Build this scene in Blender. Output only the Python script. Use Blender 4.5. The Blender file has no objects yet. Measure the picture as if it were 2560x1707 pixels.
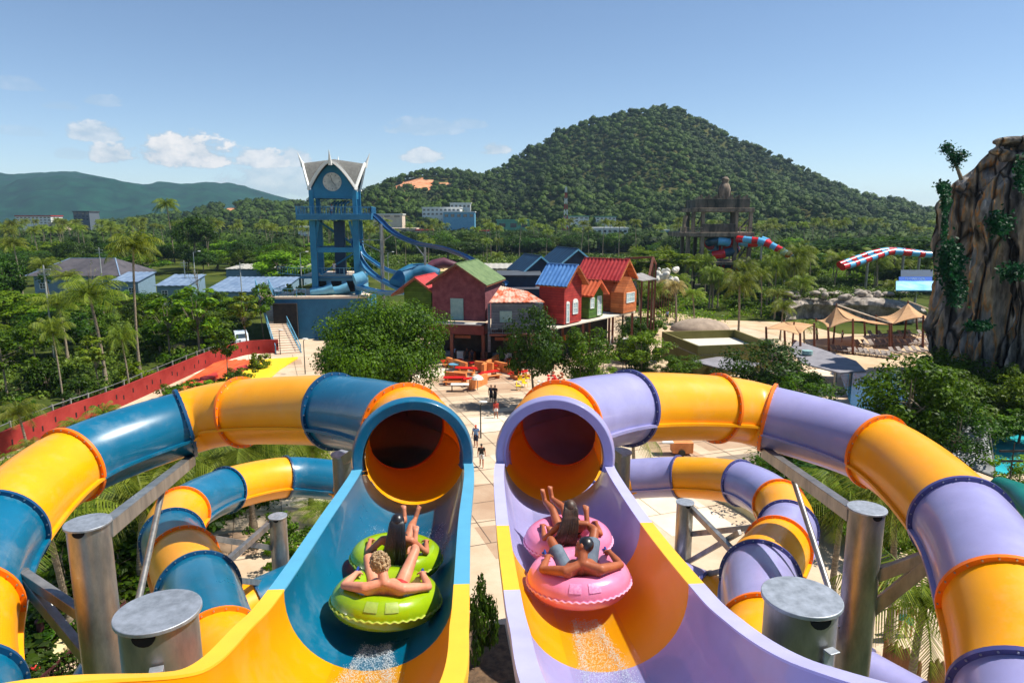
import bpy, math, random
import numpy as np
from mathutils import Vector, Matrix
R=math.radians
F=1707.0; TH=R(10.2); CT=math.cos(TH); ST=math.sin(TH); H=17.0
scene=bpy.context.scene
COL=scene.collection
def W(px,py,d):
    xr=(px-1280)/F; yr=(853.5-py)/F
    return Vector((d*xr, d*(CT+yr*ST), H+d*(yr*CT-ST)))
def dz(py,z=0.0):
    yr=(853.5-py)/F
    return (H-z)/(ST-yr*CT)
def G(px,py,z=0.0): return W(px,py,dz(py,z))
def lin(c):
    out=[]
    for v in c:
        v=v/255.0
        out.append(v/12.92 if v<=0.04045 else ((v+0.055)/1.055)**2.4)
    return (out[0],out[1],out[2],1.0)
# ---------------- materials
MATS={}
def mat(name,rgb,rough=0.6,metal=0.0,var=0.12,vs=2.0,bump=0.0,bs=20.0,coat=0.0,rgb2=None,trans=0.0,stretch=(1,1,1),coords='Object',spec=0.5,lo=0.35,hi=0.65,trgb=None,scuff=0.0,planks=0.0):
    if name in MATS: return MATS[name]
    m=bpy.data.materials.new(name); m.use_nodes=True
    nt=m.node_tree; N=nt.nodes; L=nt.links
    b=N['Principled BSDF']; out=N['Material Output']
    c=lin(rgb)
    tc=N.new('ShaderNodeTexCoord'); mp=N.new('ShaderNodeMapping'); mp.inputs['Scale'].default_value=stretch
    L.new(tc.outputs[coords],mp.inputs['Vector'])
    nz=N.new('ShaderNodeTexNoise'); nz.inputs['Scale'].default_value=vs; nz.inputs['Detail'].default_value=6; nz.inputs['Roughness'].default_value=0.65
    L.new(mp.outputs[0],nz.inputs['Vector'])
    rp=N.new('ShaderNodeValToRGB'); rp.color_ramp.elements[0].position=lo; rp.color_ramp.elements[1].position=hi
    if rgb2 is None:
        a=[max(0,x*(1-var)) for x in c[:3]]+[1]; d=[min(1,x*(1+var)) for x in c[:3]]+[1]
    else: a=c; d=lin(rgb2)
    rp.color_ramp.elements[0].color=a; rp.color_ramp.elements[1].color=d
    L.new(nz.outputs['Fac'],rp.inputs[0]); L.new(rp.outputs[0],b.inputs['Base Color'])
    b.inputs['Roughness'].default_value=rough; b.inputs['Metallic'].default_value=metal
    b.inputs['Specular IOR Level'].default_value=spec
    if planks:
        sp=N.new('ShaderNodeSeparateXYZ'); L.new(tc.outputs[coords],sp.inputs[0])
        q=N.new('ShaderNodeMath'); q.operation='MULTIPLY'; q.inputs[1].default_value=planks; L.new(sp.outputs['Z'],q.inputs[0])
        fr=N.new('ShaderNodeMath'); fr.operation='FRACT'; L.new(q.outputs[0],fr.inputs[0])
        lt=N.new('ShaderNodeMath'); lt.operation='LESS_THAN'; lt.inputs[1].default_value=0.13; L.new(fr.outputs[0],lt.inputs[0])
        fl=N.new('ShaderNodeMath'); fl.operation='FLOOR'; L.new(q.outputs[0],fl.inputs[0]); wn=N.new('ShaderNodeTexWhiteNoise'); wn.noise_dimensions='1D'; L.new(fl.outputs[0],wn.inputs['W'])
        mr=N.new('ShaderNodeMapRange'); mr.inputs['To Min'].default_value=0.78; mr.inputs['To Max'].default_value=1.08; L.new(wn.outputs['Value'],mr.inputs['Value'])
        k1=N.new('ShaderNodeMath'); k1.operation='MULTIPLY_ADD'; k1.inputs[1].default_value=-0.45; L.new(lt.outputs[0],k1.inputs[0]); L.new(mr.outputs[0],k1.inputs[2])
        mm=N.new('ShaderNodeMixRGB'); mm.blend_type='MULTIPLY'; mm.inputs[0].default_value=1; L.new(rp.outputs[0],mm.inputs[1]); L.new(k1.outputs[0],mm.inputs[2]); L.new(mm.outputs[0],b.inputs['Base Color'])
    if scuff:
        n3=N.new('ShaderNodeTexNoise'); n3.inputs['Scale'].default_value=1.3; n3.inputs['Detail'].default_value=9; n3.inputs['Roughness'].default_value=0.75; L.new(tc.outputs[coords],n3.inputs['Vector'])
        r3=N.new('ShaderNodeMapRange'); r3.inputs['From Min'].default_value=0.52; r3.inputs['From Max'].default_value=0.78; L.new(n3.outputs['Fac'],r3.inputs['Value'])
        m3=N.new('ShaderNodeMixRGB'); m3.inputs[2].default_value=(0.62,0.60,0.56,1); k3=N.new('ShaderNodeMath'); k3.operation='MULTIPLY'; k3.inputs[1].default_value=scuff; L.new(r3.outputs[0],k3.inputs[0]); L.new(k3.outputs[0],m3.inputs[0]); L.new(rp.outputs[0],m3.inputs[1]); L.new(m3.outputs[0],b.inputs['Base Color'])
        r4=N.new('ShaderNodeMapRange'); r4.inputs['To Min'].default_value=rough*0.75; r4.inputs['To Max'].default_value=rough*1.7; L.new(n3.outputs['Fac'],r4.inputs['Value']); L.new(r4.outputs[0],b.inputs['Roughness'])
    if coat: b.inputs['Coat Weight'].default_value=coat; b.inputs['Coat Roughness'].default_value=0.06
    if bump:
        n2=N.new('ShaderNodeTexNoise'); n2.inputs['Scale'].default_value=bs; n2.inputs['Detail'].default_value=5
        L.new(mp.outputs[0],n2.inputs['Vector'])
        bp=N.new('ShaderNodeBump'); bp.inputs['Strength'].default_value=bump; bp.inputs['Distance'].default_value=0.05
        L.new(n2.outputs['Fac'],bp.inputs['Height']); L.new(bp.outputs[0],b.inputs['Normal'])
    if trans:
        t=N.new('ShaderNodeBsdfTranslucent'); mx=N.new('ShaderNodeMixShader'); mx.inputs[0].default_value=trans
        if trgb: t.inputs['Color'].default_value=(*trgb,1)
        else: L.new(rp.outputs[0],t.inputs['Color'])
        L.new(b.outputs[0],mx.inputs[1]); L.new(t.outputs[0],mx.inputs[2]); L.new(mx.outputs[0],out.inputs['Surface'])
    MATS[name]=m
    return m
def leafmat(name,rgb,rgb2,trans=0.3,vs=0.5,objvar=True,attr=None,rough=0.5):
    m=bpy.data.materials.new(name); m.use_nodes=True
    nt=m.node_tree; N=nt.nodes; L=nt.links
    b=N['Principled BSDF']; out=N['Material Output']
    rp=N.new('ShaderNodeValToRGB'); rp.color_ramp.elements[0].color=lin(rgb); rp.color_ramp.elements[1].color=lin(rgb2)
    rp.color_ramp.elements[0].position=0.1; rp.color_ramp.elements[1].position=0.9
    tc=N.new('ShaderNodeTexCoord'); nz=N.new('ShaderNodeTexNoise'); nz.inputs['Scale'].default_value=vs; nz.inputs['Detail'].default_value=3
    L.new(tc.outputs['Object'],nz.inputs['Vector'])
    g=N.new('ShaderNodeNewGeometry')
    if attr:
        at=N.new('ShaderNodeAttribute'); at.attribute_name=attr; src=at.outputs['Fac']
    else: src=g.outputs['Random Per Island']
    m1=N.new('ShaderNodeMath'); m1.operation='MULTIPLY_ADD'; m1.inputs[1].default_value=0.75 if attr else 0.55
    L.new(src,m1.inputs[0])
    m2=N.new('ShaderNodeMath'); m2.operation='MULTIPLY_ADD'; m2.inputs[1].default_value=0.9; m2.inputs[2].default_value=-0.25
    L.new(nz.outputs['Fac'],m2.inputs[0]); L.new(m2.outputs[0],m1.inputs[2])
    L.new(m1.outputs[0],rp.inputs[0])
    colout=rp.outputs[0]
    if objvar:
        oi=N.new('ShaderNodeObjectInfo'); hs=N.new('ShaderNodeHueSaturation')
        mr=N.new('ShaderNodeMapRange'); mr.inputs['To Min'].default_value=0.485; mr.inputs['To Max'].default_value=0.515
        mv=N.new('ShaderNodeMapRange'); mv.inputs['To Min'].default_value=0.75; mv.inputs['To Max'].default_value=1.25
        L.new(oi.outputs['Random'],mr.inputs['Value']); L.new(oi.outputs['Random'],mv.inputs['Value'])
        L.new(mr.outputs[0],hs.inputs['Hue']); L.new(mv.outputs[0],hs.inputs['Value']); L.new(colout,hs.inputs['Color']); colout=hs.outputs[0]
    L.new(colout,b.inputs['Base Color']); b.inputs['Roughness'].default_value=rough; b.inputs['Specular IOR Level'].default_value=0.2
    t=N.new('ShaderNodeBsdfTranslucent'); mx=N.new('ShaderNodeMixShader'); mx.inputs[0].default_value=trans
    L.new(colout,t.inputs['Color']); L.new(b.outputs[0],mx.inputs[1]); L.new(t.outputs[0],mx.inputs[2]); L.new(mx.outputs[0],out.inputs['Surface'])
    MATS[name]=m
    return m
# ---------------- objects
ORG={}
def tag(o,label=None,cat=None,group=None,kind=None):
    if label: o['label']=label
    if cat: o['category']=cat
    if group: o['group']=group
    if kind: o['kind']=kind
    return o
def thing(name,label,cat,loc=(0,0,0),group=None):
    o=bpy.data.objects.new(name,None); o.empty_display_size=0.2; COL.objects.link(o); o.location=loc; ORG[o.name]=Vector(loc)
    return tag(o,label,cat,group)
class MB:
    def __init__(s): s.v=[]; s.f=[]
    def add(s,vs,fs):
        n=len(s.v); s.v.extend(tuple(p) for p in vs); s.f.extend(tuple(i+n for i in q) for q in fs); return s
    def box(s,c,size,rz=0.0,M=None):
        hx,hy,hz=size[0]/2,size[1]/2,size[2]/2
        pts=[Vector((x,y,z)) for x in(-hx,hx) for y in(-hy,hy) for z in(-hz,hz)]
        r=Matrix.Rotation(rz,3,'Z') if M is None else M
        c=Vector(c)
        return s.add([r@p+c for p in pts],[(0,1,3,2),(4,6,7,5),(0,4,5,1),(2,3,7,6),(0,2,6,4),(1,5,7,3)])
    def bar(s,p,q,w,h=None):
        p=Vector(p);q=Vector(q); h=w if h is None else h
        t=(q-p); 
        if t.length<1e-6: return s
        t.normalize(); up=Vector((0,0,1)) if abs(t.z)<0.99 else Vector((0,1,0))
        a=t.cross(up).normalized(); b=a.cross(t).normalized()
        vs=[]
        for c in(p,q):
            for sx,sy in((-1,-1),(1,-1),(1,1),(-1,1)): vs.append(c+a*(sx*w/2)+b*(sy*h/2))
        return s.add(vs,[(0,3,2,1),(4,5,6,7),(0,1,5,4),(1,2,6,5),(2,3,7,6),(3,0,4,7)])
    def path(s,pts,rad,n=10,caps=True,sx=1.0):
        pts=[Vector(p) for p in pts]; 
        if not hasattr(rad,'__len__'): rad=[rad]*len(pts)
        fr=frames(pts); base=len(s.v)
        for (p,(t,a,b)),r in zip(zip(pts,fr),rad):
            for i in range(n):
                th=2*math.pi*i/n
                s.v.append(tuple(p+a*(math.cos(th)*r*sx)+b*(math.sin(th)*r)))
        for k in range(len(pts)-1):
            for i in range(n):
                j=(i+1)%n; o=base+k*n
                s.f.append((o+i,o+j,o+n+j,o+n+i))
        if caps:
            s.f.append(tuple(base+i for i in reversed(range(n)))); o=base+(len(pts)-1)*n; s.f.append(tuple(o+i for i in range(n)))
        return s
    def cyl(s,p,q,r,r2=None,n=12,caps=True): return s.path([p,q],[r,r if r2 is None else r2],n,caps)
    def prism(s,pts,vec):
        vec=Vector(vec); pts=[Vector(p) for p in pts]; n=len(pts)
        vs=pts+[p+vec for p in pts]
        fs=[tuple(range(n)),tuple(n+i for i in reversed(range(n)))]+[(i,n+i,n+(i+1)%n,(i+1)%n) for i in range(n)]
        return s.add(vs,fs)
    def quad(s,*p): return s.add(p,[tuple(range(len(p)))])
    def ell(s,c,r,nu=14,nv=9,M=None):
        c=Vector(c); base=len(s.v)
        for j in range(nv+1):
            ph=math.pi*j/nv
            for i in range(nu):
                th=2*math.pi*i/nu
                p=Vector((r[0]*math.sin(ph)*math.cos(th),r[1]*math.sin(ph)*math.sin(th),r[2]*math.cos(ph)))
                if M is not None: p=M@p
                s.v.append(tuple(p+c))
        for j in range(nv):
            for i in range(nu):
                k=(i+1)%nu; o=base+j*nu
                s.f.append((o+i,o+nu+i,o+nu+k,o+k))
        return s
    def grid(s,fn,nu,nv):
        base=len(s.v)
        for j in range(nv+1):
            for i in range(nu+1): s.v.append(tuple(fn(i/nu,j/nv)))
        for j in range(nv):
            for i in range(nu):
                o=base+j*(nu+1)+i; s.f.append((o,o+1,o+nu+2,o+nu+1))
        return s
    def build(s,name,m,parent=None,smooth=False,bevel=0.0,label=None,ang=40,remesh=0.0,sm=4,solid=0.0):
        me=bpy.data.meshes.new(name)
        off=ORG.get(parent.name,Vector((0,0,0))) if parent else Vector((0,0,0))
        vs=s.v if off.length==0 else [(a-off.x,b-off.y,c-off.z) for a,b,c in s.v]
        me.from_pydata(vs,[],s.f); me.update()
        me.materials.append(m)
        if smooth:
            me.shade_smooth()
            if ang<180: me.set_sharp_from_angle(angle=R(ang))
        o=bpy.data.objects.new(name,me); COL.objects.link(o)
        if parent: o.parent=parent
        ORG[o.name]=off
        if solid:
            md=o.modifiers.new('s','SOLIDIFY'); md.thickness=solid; md.offset=0
        if remesh:
            md=o.modifiers.new('r','REMESH'); md.mode='VOXEL'; md.voxel_size=remesh; md.use_smooth_shade=True
            if sm:
                ms=o.modifiers.new('s','SMOOTH'); ms.iterations=sm; ms.factor=0.5
        if bevel:
            md=o.modifiers.new('b','BEVEL'); md.width=bevel; md.segments=2; md.limit_method='ANGLE'
        if label: o['label']=label
        return o
def frames(pts):
    n=len(pts); T=[]
    for i in range(n):
        a=pts[max(0,i-1)]; b=pts[min(n-1,i+1)]; T.append((b-a).normalized())
    out=[]; t=T[0]; up=Vector((0,0,1)) if abs(t.z)<0.9 else Vector((1,0,0))
    a=t.cross(up).normalized()
    for i in range(n):
        t=T[i]
        a=(a-t*a.dot(t))
        if a.length<1e-6: a=t.cross(Vector((0,0,1)))
        a.normalize(); b=a.cross(t).normalized(); b=-b if False else b
        out.append((t,a,b))
    return out
def spline(P,k=8):
    P=[Vector(p) for p in P]; out=[]; Q=[P[0]*2-P[1]]+P+[P[-1]*2-P[-2]]
    for i in range(1,len(Q)-2):
        a,b,c,d=Q[i-1],Q[i],Q[i+1],Q[i+2]
        for j in range(k):
            t=j/k
            out.append(0.5*((2*b)+(c-a)*t+(2*a-5*b+4*c-d)*t*t+(3*b-a-3*c+d)*t**3))
    out.append(P[-1].copy()); return out
def npmesh(name,V,Fc,m,parent=None,smooth=False,attr=None,label=None):
    me=bpy.data.meshes.new(name); nf,k=Fc.shape
    me.vertices.add(len(V)); me.vertices.foreach_set('co',np.ascontiguousarray(V,dtype=np.float32).ravel())
    me.loops.add(nf*k); me.loops.foreach_set('vertex_index',np.ascontiguousarray(Fc,dtype=np.int32).ravel())
    me.polygons.add(nf); me.polygons.foreach_set('loop_start',np.arange(0,nf*k,k,dtype=np.int32))
    if attr is not None:
        at=me.attributes.new('tint','FLOAT','FACE'); at.data.foreach_set('value',np.ascontiguousarray(attr,dtype=np.float32))
    me.update(calc_edges=True); me.validate()
    if smooth: me.shade_smooth()
    me.materials.append(m)
    o=bpy.data.objects.new(name,me); COL.objects.link(o)
    if parent: o.parent=parent; ORG[o.name]=ORG.get(parent.name,Vector())
    if label: o['label']=label
    return o
def leafcards(C,Nrm,size,rng,asp=0.55,jit=0.9):
    """diamond leaves at C (n,3) roughly facing Nrm"""
    n=len(C)
    d=Nrm+rng.normal(0,jit,(n,3)); d/=np.linalg.norm(d,axis=1)[:,None]+1e-9
    r=rng.normal(0,1,(n,3)); u=np.cross(d,r); u/=np.linalg.norm(u,axis=1)[:,None]+1e-9; v=np.cross(d,u)
    s=size*rng.uniform(0.6,1.35,(n,1))
    P=np.stack([C-u*s,C+v*s*asp+d*s*0.15,C+u*s,C-v*s*asp+d*s*0.15],1).reshape(-1,3)
    Fc=np.arange(4*n).reshape(n,4)
    return P,Fc
def copy_tree(o,parent=None):
    c=o.copy(); COL.objects.link(c); c.parent=parent
    for ch in [x for x in o.children]:
        copy_tree(ch,c)
    return c
def wpos(px,py,d): return W(px,py,d)
# ---------------- camera, world, sun
cam=bpy.data.cameras.new('camera'); co=bpy.data.objects.new('camera',cam); COL.objects.link(co)
cam.lens=24.0; cam.sensor_width=36.0; cam.clip_end=20000; cam.clip_start=0.05
co.location=(0,0,H); co.rotation_euler=(R(90)-TH,0,0); scene.camera=co
SD=Vector((0.995,0.05,0)).normalized(); ELEV=R(57)
sunv=Vector((SD.x*math.cos(ELEV),SD.y*math.cos(ELEV),math.sin(ELEV)))
sl=bpy.data.lights.new('sun','SUN'); so=bpy.data.objects.new('sun',sl); COL.objects.link(so)
sl.energy=5.0; sl.angle=R(0.5); sl.color=(1.0,0.94,0.84)
so.rotation_euler=sunv.to_track_quat('Z','Y').to_euler()
wd=bpy.data.worlds.new('World'); scene.world=wd; wd.use_nodes=True
nt=wd.node_tree; N=nt.nodes; L=nt.links
bg=N['Background']; wo=N['World Output']
sky=N.new('ShaderNodeTexSky'); sky.sky_type='NISHITA'; sky.sun_disc=False; sky.sun_elevation=ELEV; sky.sun_rotation=math.atan2(SD.x,SD.y)
sky.air_density=1.0; sky.dust_density=0.0; sky.ozone_density=2.2; sky.altitude=1500
L.new(sky.outputs[0],bg.inputs['Color']); bg.inputs['Strength'].default_value=0.096
tc=N.new('ShaderNodeTexCoord'); sx=N.new('ShaderNodeSeparateXYZ'); L.new(tc.outputs['Generated'],sx.inputs[0])
def mth(op,a=None,b=None,c=None,clamp=False):
    n=N.new('ShaderNodeMath'); n.operation=op; n.use_clamp=clamp
    for i,x in enumerate((a,b,c)):
        if x is None: continue
        if isinstance(x,(int,float)): n.inputs[i].default_value=x
        else: L.new(x,n.inputs[i])
    return n.outputs[0]
az=mth('ARCTAN2',sx.outputs['X'],sx.outputs['Y']); el=mth('ARCSINE',sx.outputs['Z'])
nz=N.new('ShaderNodeTexNoise'); nz.inputs['Scale'].default_value=27; nz.inputs['Detail'].default_value=9; nz.inputs['Roughness'].default_value=0.62
mp=N.new('ShaderNodeMapping'); mp.inputs['Scale'].default_value=(1,1,1.7); L.new(tc.outputs['Generated'],mp.inputs[0]); L.new(mp.outputs[0],nz.inputs['Vector'])
nz2=N.new('ShaderNodeTexNoise'); nz2.inputs['Scale'].default_value=60; nz2.inputs['Detail'].default_value=6; L.new(mp.outputs[0],nz2.inputs['Vector'])
nsum=mth('MULTIPLY_ADD',nz2.outputs['Fac'],0.26,nz.outputs['Fac'])
# (px,py,half width,half height,strength)
clouds=[(458,380,118,46,1.0),(240,332,66,24,.7),(275,384,52,28,.85),(655,398,70,26,.85),(735,396,40,24,.7),(690,455,160,44,.55),
 (1055,390,58,22,.75),(1235,372,48,18,.75),(1065,318,95,24,.3),(1170,310,50,14,.25),(255,252,40,14,.28),(45,210,50,16,.22),(150,262,45,14,.2),(60,330,60,12,.2),(180,385,40,14,.3)]
tot=None
for (px,py,hw,hh,st) in clouds:
    v=(W(px,py,1)-Vector((0,0,H))).normalized(); a0=math.atan2(v.x,v.y); e0=math.asin(v.z)
    da=mth('MULTIPLY',mth('SUBTRACT',az,a0),F/hw); de=mth('SUBTRACT',el,e0-0.3*hh/F)
    up=mth('MULTIPLY',de,F/hh*0.75); dn=mth('MULTIPLY',de,-F/hh*1.9); dd=mth('MAXIMUM',up,dn)
    r2=mth('ADD',mth('MULTIPLY',da,da),mth('MULTIPLY',dd,dd))
    q=mth('SUBTRACT',1.0,r2)
    q=mth('ADD',mth('MULTIPLY',q,1.0),mth('MULTIPLY',mth('SUBTRACT',nsum,0.665),3.1))
    mk=mth('MULTIPLY',mth('MULTIPLY',q,2.8,clamp=True),st)
    fall=mth('MULTIPLY',mth('SUBTRACT',1.7,r2),1.6,clamp=True)
    mk=mth('MULTIPLY',mk,fall)
    tot=mk if tot is None else mth('MAXIMUM',tot,mk)
tot=mth('MINIMUM',tot,1.0)
bg2=N.new('ShaderNodeBackground'); bg2.inputs['Strength'].default_value=0.72
cr=N.new('ShaderNodeValToRGB'); cr.color_ramp.elements[0].position=0.2; cr.color_ramp.elements[1].position=0.85
cr.color_ramp.elements[0].color=(0.50,0.60,0.70,1); cr.color_ramp.elements[1].color=(0.95,0.93,0.92,1)
shd=mth('MULTIPLY_ADD',mth('SUBTRACT',nsum,0.62),2.2,mth('MULTIPLY',tot,0.62)); L.new(shd,cr.inputs[0]); L.new(cr.outputs[0],bg2.inputs['Color'])
mx=N.new('ShaderNodeMixShader'); L.new(tot,mx.inputs[0]); L.new(bg.outputs[0],mx.inputs[1]); L.new(bg2.outputs[0],mx.inputs[2]); L.new(mx.outputs[0],wo.inputs['Surface'])
vs=scene.view_settings; vs.view_transform='Standard'; vs.look='None'; vs.gamma=1.0; vs.exposure=0.55; vs.use_curve_mapping=False
scene.cycles.max_bounces=6; scene.cycles.diffuse_bounces=3; scene.cycles.glossy_bounces=3; scene.cycles.transmission_bounces=4; scene.cycles.transparent_max_bounces=6; scene.cycles.volume_bounces=0
scene.cycles.use_denoising=True
scene.cycles.use_adaptive_sampling=True; scene.cycles.adaptive_threshold=0.02
# ---------------- palette
YEL=mat('slide_yellow',(255,180,0),rough=0.3,var=0.05,vs=1.5,coat=0.12,trans=0.36,trgb=(1.0,0.13,0.0),bump=0.02,bs=3,scuff=.12)
YELT=mat('slide_yellow_tube',(255,168,0),rough=0.3,var=0.05,vs=1.5,coat=0.14,trans=0.07,trgb=(1.0,0.16,0.0),bump=0.02,bs=3,scuff=.14)
TEAL=mat('slide_teal',(0,98,132),rough=0.25,var=0.10,vs=1.2,coat=0.35,bump=0.02,bs=3,scuff=.16)
PUR=mat('slide_lilac',(150,147,194),rough=0.3,var=0.08,vs=1.2,coat=0.3,bump=0.02,bs=3,scuff=.12)
YELF=mat('flange_orange',(244,118,4),rough=0.4,var=0.08)
TEALF=mat('flange_teal',(8,70,110),rough=0.35,var=0.1)
PURF=mat('flange_indigo',(72,74,130),rough=0.35,var=0.1)
BOLT=mat('bolt_steel',(170,175,180),rough=0.35,metal=0.8,var=0.1)
GALV=mat('galvanised_steel',(120,122,122),rough=0.42,metal=0.75,rgb2=(172,170,166),vs=3.5,bump=0.05,bs=14,stretch=(1,1,0.35),lo=0.3,hi=0.7)
GALVC=mat('galvanised_cap',(140,146,152),rough=0.5,metal=0.55,rgb2=(176,182,190),vs=9,bump=0.03)
# ---------------- foreground slides
TR=0.80
def seg_tube(root,pts,i0,i1,m,name,nang=40):
    """one fibreglass shell: outer and inner skins between samples i0..i1, with side seam ribs"""
    sub=pts[i0:i1+1]; fr=[frs[k] for k in range(i0,i1+1)]
    mb=MB(); n=nang
    for r in(TR,):
        base=len(mb.v)
        for p,(t,a,b) in zip(sub,fr):
            for i in range(n):
                th=2*math.pi*i/n; mb.v.append(tuple(p+a*(math.cos(th)*r)+b*(math.sin(th)*r)))
        for k in range(len(sub)-1):
            for i in range(n):
                j=(i+1)%n; o=base+k*n; q=(o+i,o+j,o+n+j,o+n+i)
                mb.f.append(q if r==TR else q[::-1])
    o=mb.build(name,m,root,smooth=True,ang=60)
    # side seams
    for sgn in(-1,1):
        sm=MB(); P=[]
        for p,(t,a,b) in zip(sub,fr):
            th=math.radians(-14); c=p+a*(sgn*math.cos(th)*(TR+0.03))+b*(math.sin(th)*(TR+0.03)); P.append((c,a*sgn,b))
        base=len(sm.v)
        for c,a,b in P:
            for (x,y) in((-0.04,0.012),(0.045,0.012),(0.045,-0.05),(-0.04,-0.05)): sm.v.append(tuple(c+a*x+b*y))
        for k in range(len(P)-1):
            for i in range(4):
                j=(i+1)%4; oo=base+k*4; sm.f.append((oo+i,oo+j,oo+4+j,oo+4+i))
        sm.build('seam_rib',m,root,smooth=True,ang=30)
    return o
def flange(root,p,t,a,b,m,bolts=26,name='joint_flange'):
    mb=MB(); n=48
    prof=[(TR-0.02,-0.036),(TR+0.078,-0.036),(TR+0.078,0.036),(TR-0.02,0.036)]
    for i in range(n):
        th=2*math.pi*i/n; d=a*math.cos(th)+b*math.sin(th)
        for r,h in prof: mb.v.append(tuple(p+d*r+t*h))
    for i in range(n):
        j=(i+1)%n
        for k in range(4):
            l=(k+1)%4; mb.f.append((i*4+k,j*4+k,j*4+l,i*4+l))
    nf=len(mb.f)
    for i in range(bolts):
        th=2*math.pi*(i+0.5)/bolts; d=a*math.cos(th)+b*math.sin(th); c=p+d*(TR+0.048)
        mb.cyl(c-t*0.054,c+t*0.054,0.015,n=6)
    f=mb.build(name,m,root,smooth=True,ang=30)
    f.data.materials.append(BOLT)
    mi=[0]*nf+[1]*(len(mb.f)-nf); f.data.polygons.foreach_set('material_index',mi)
    return f
def upframes(pts):
    out=[]; n=len(pts)
    for i in range(n):
        t=(pts[min(n-1,i+1)]-pts[max(0,i-1)]).normalized()
        a=t.cross(Vector((0,0,1))).normalized(); b=a.cross(t).normalized(); out.append((t,a,b))
    return out
PAL={'y':(YEL,YELF),'t':(TEAL,TEALF),'p':(PUR,PURF)}
def tube_slide(root,P,cols,fl):
    global frs
    K=10; pts=spline([W(*p) if len(p)==3 else Vector(p[:3]) for p in P],K); frs=upframes(pts)
    for i,c in enumerate(cols):
        if c=='.': continue
        seg_tube(root,pts,i*K,(i+1)*K,YELT if c=='y' else PAL[c][0],'tube_segment')
    for i,c in fl:
        t,a,b=frs[i*K]; flange(root,pts[i*K],t,a,b,PAL[c][1])
    return pts,frs
def V_(x,y,drop): return (x,y,H-drop,0)
def trough(root,C,cuts,cols,tint,lipcols):
    """open flume: C rim-centre samples; cuts = sample indices where the colour changes"""
    pts=spline(C,12); fr=upframes(pts)
    ra,dp,th_=0.815,0.82,0.05
    prof=[]; n=28
    for i in range(n+1):
        a=math.pi*i/n; prof.append((-math.cos(a)*ra,-math.sin(a)**0.9*dp))
    inner=prof
    lipL=[(-ra-0.15,0.0),(-ra-0.15,-0.10)]; 
    outer=[( -math.cos(math.pi*i/n)*(ra+th_),-math.sin(math.pi*i/n)**0.9*(dp+th_)-0.03) for i in range(n+1)]
    def sweep(pr,i0,i1,closed=False):
        mb=MB(); m=len(pr)
        for k in range(i0,i1+1):
            t,a,b=fr[k]; p=pts[k]
            for x,y in pr: mb.v.append(tuple(p+a*x+b*y))
        for k in range(i1-i0):
            for i in range(m-(0 if closed else 1)):
                j=(i+1)%m; o=k*m; mb.f.append((o+i,o+j,o+m+j,o+m+i))
        return mb
    idx=[0]+cuts+[len(pts)-1]
    for s in range(len(idx)-1):
        i0,i1=idx[s],idx[s+1]; m=PAL[cols[s]][0]
        mb=sweep(inner,i0,i1)
        mb.build('flume_shell',m,root,smooth=True,ang=60)
        for sg in(-1,1):
            lp=[(sg*(ra-0.005),0.004),(sg*(ra+0.15),0.004),(sg*(ra+0.15),-0.11),(sg*(ra+0.135),-0.11),(sg*(ra+0.135),-0.015),(sg*(ra-0.005),-0.015)]
            sweep(lp,i0,i1,True).build('flume_rim',lipcols[s],root,smooth=True,ang=30)
    return pts,fr
LIPT=mat('rim_teal',(84,158,190),rough=0.45,var=0.06); LIPY=mat('rim_yellow',(250,186,44),rough=0.45,var=0.05); LIPP=mat('rim_lilac',(178,176,220),rough=0.45,var=0.06)
def mouth(root,p,t,a,b,m,mf):
    """arched collar over the tube entry"""
    p=p+b*0.13; mb=MB(); n=44; prof=[(0.77,0.10),(0.80,-0.10),(0.95,-0.13),(0.98,-0.02),(0.98,0.10)]
    ks=[math.radians(-15+210*i/n) for i in range(n+1)]
    for th in ks:
        d=a*math.cos(th)+b*math.sin(th)
        for r,h in prof: mb.v.append(tuple(p+d*r+t*h))
    m_=len(prof)
    for k in range(n):
        for i in range(m_):
            j=(i+1)%m_; mb.f.append((k*m_+i,k*m_+j,k*m_+m_+j,k*m_+m_+i))
    mb.f.append(tuple(range(m_))); mb.f.append(tuple(n*m_+i for i in range(m_)))
    return mb.build('mouth_collar',m,root,smooth=True,ang=50,bevel=0.015)
# left slide
LS=thing('tube_slide','teal and yellow raft slide, open flume running into a coiling tube','water slide',(-1.5,11,0))
TL=[V_(-2.2,1.2,1.7),V_(-1.62,2.6,2.2),(775,1707,4.36),(880,1559,5.65),(924,1467,6.6),(985,1300,8.6),(1031,1180,10.7),(1030,1135,11.7)]
C=[Vector(p[:3]) if len(p)==4 else W(*p) for p in TL]
lpts,lfr=trough(LS,C,[48],['y','t'],None,[LIPY,LIPT])
e=lpts[-8]; t,a,b=lfr[-8]
mouth(LS,e-t*0.1,t,a,b,TEAL,TEALF)
P=[(1040,1140,11.0),(1014,1070,13.1),(838,1028,15.3),(605,1030,16.8),(462,1058,16.9),(178,1163,14.9),(-12,1335,12.3),(-112,1535,10.2),(-130,1760,8.8),
   V_(-5.4,5.9,6.5),V_(-3.1,6.6,6.95),V_(-3.35,8.7,7.3),(545,1640,12.0),(497,1478,14.7),(458,1400,17.3),(432,1345,19.5),(455,1283,21.8),(565,1225,25.0),(714,1193,27.3),(850,1200,28.0)]
tube_slide(LS,P,'ytyytytyt'+'yt'+'y'+'tytytyt',[(1,'y'),(2,'t'),(3,'y'),(4,'t'),(5,'y'),(6,'t'),(7,'y'),(8,'t'),(12,'y'),(13,'t'),(14,'y'),(15,'t'),(16,'y'),(17,'t'),(18,'t')])
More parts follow.
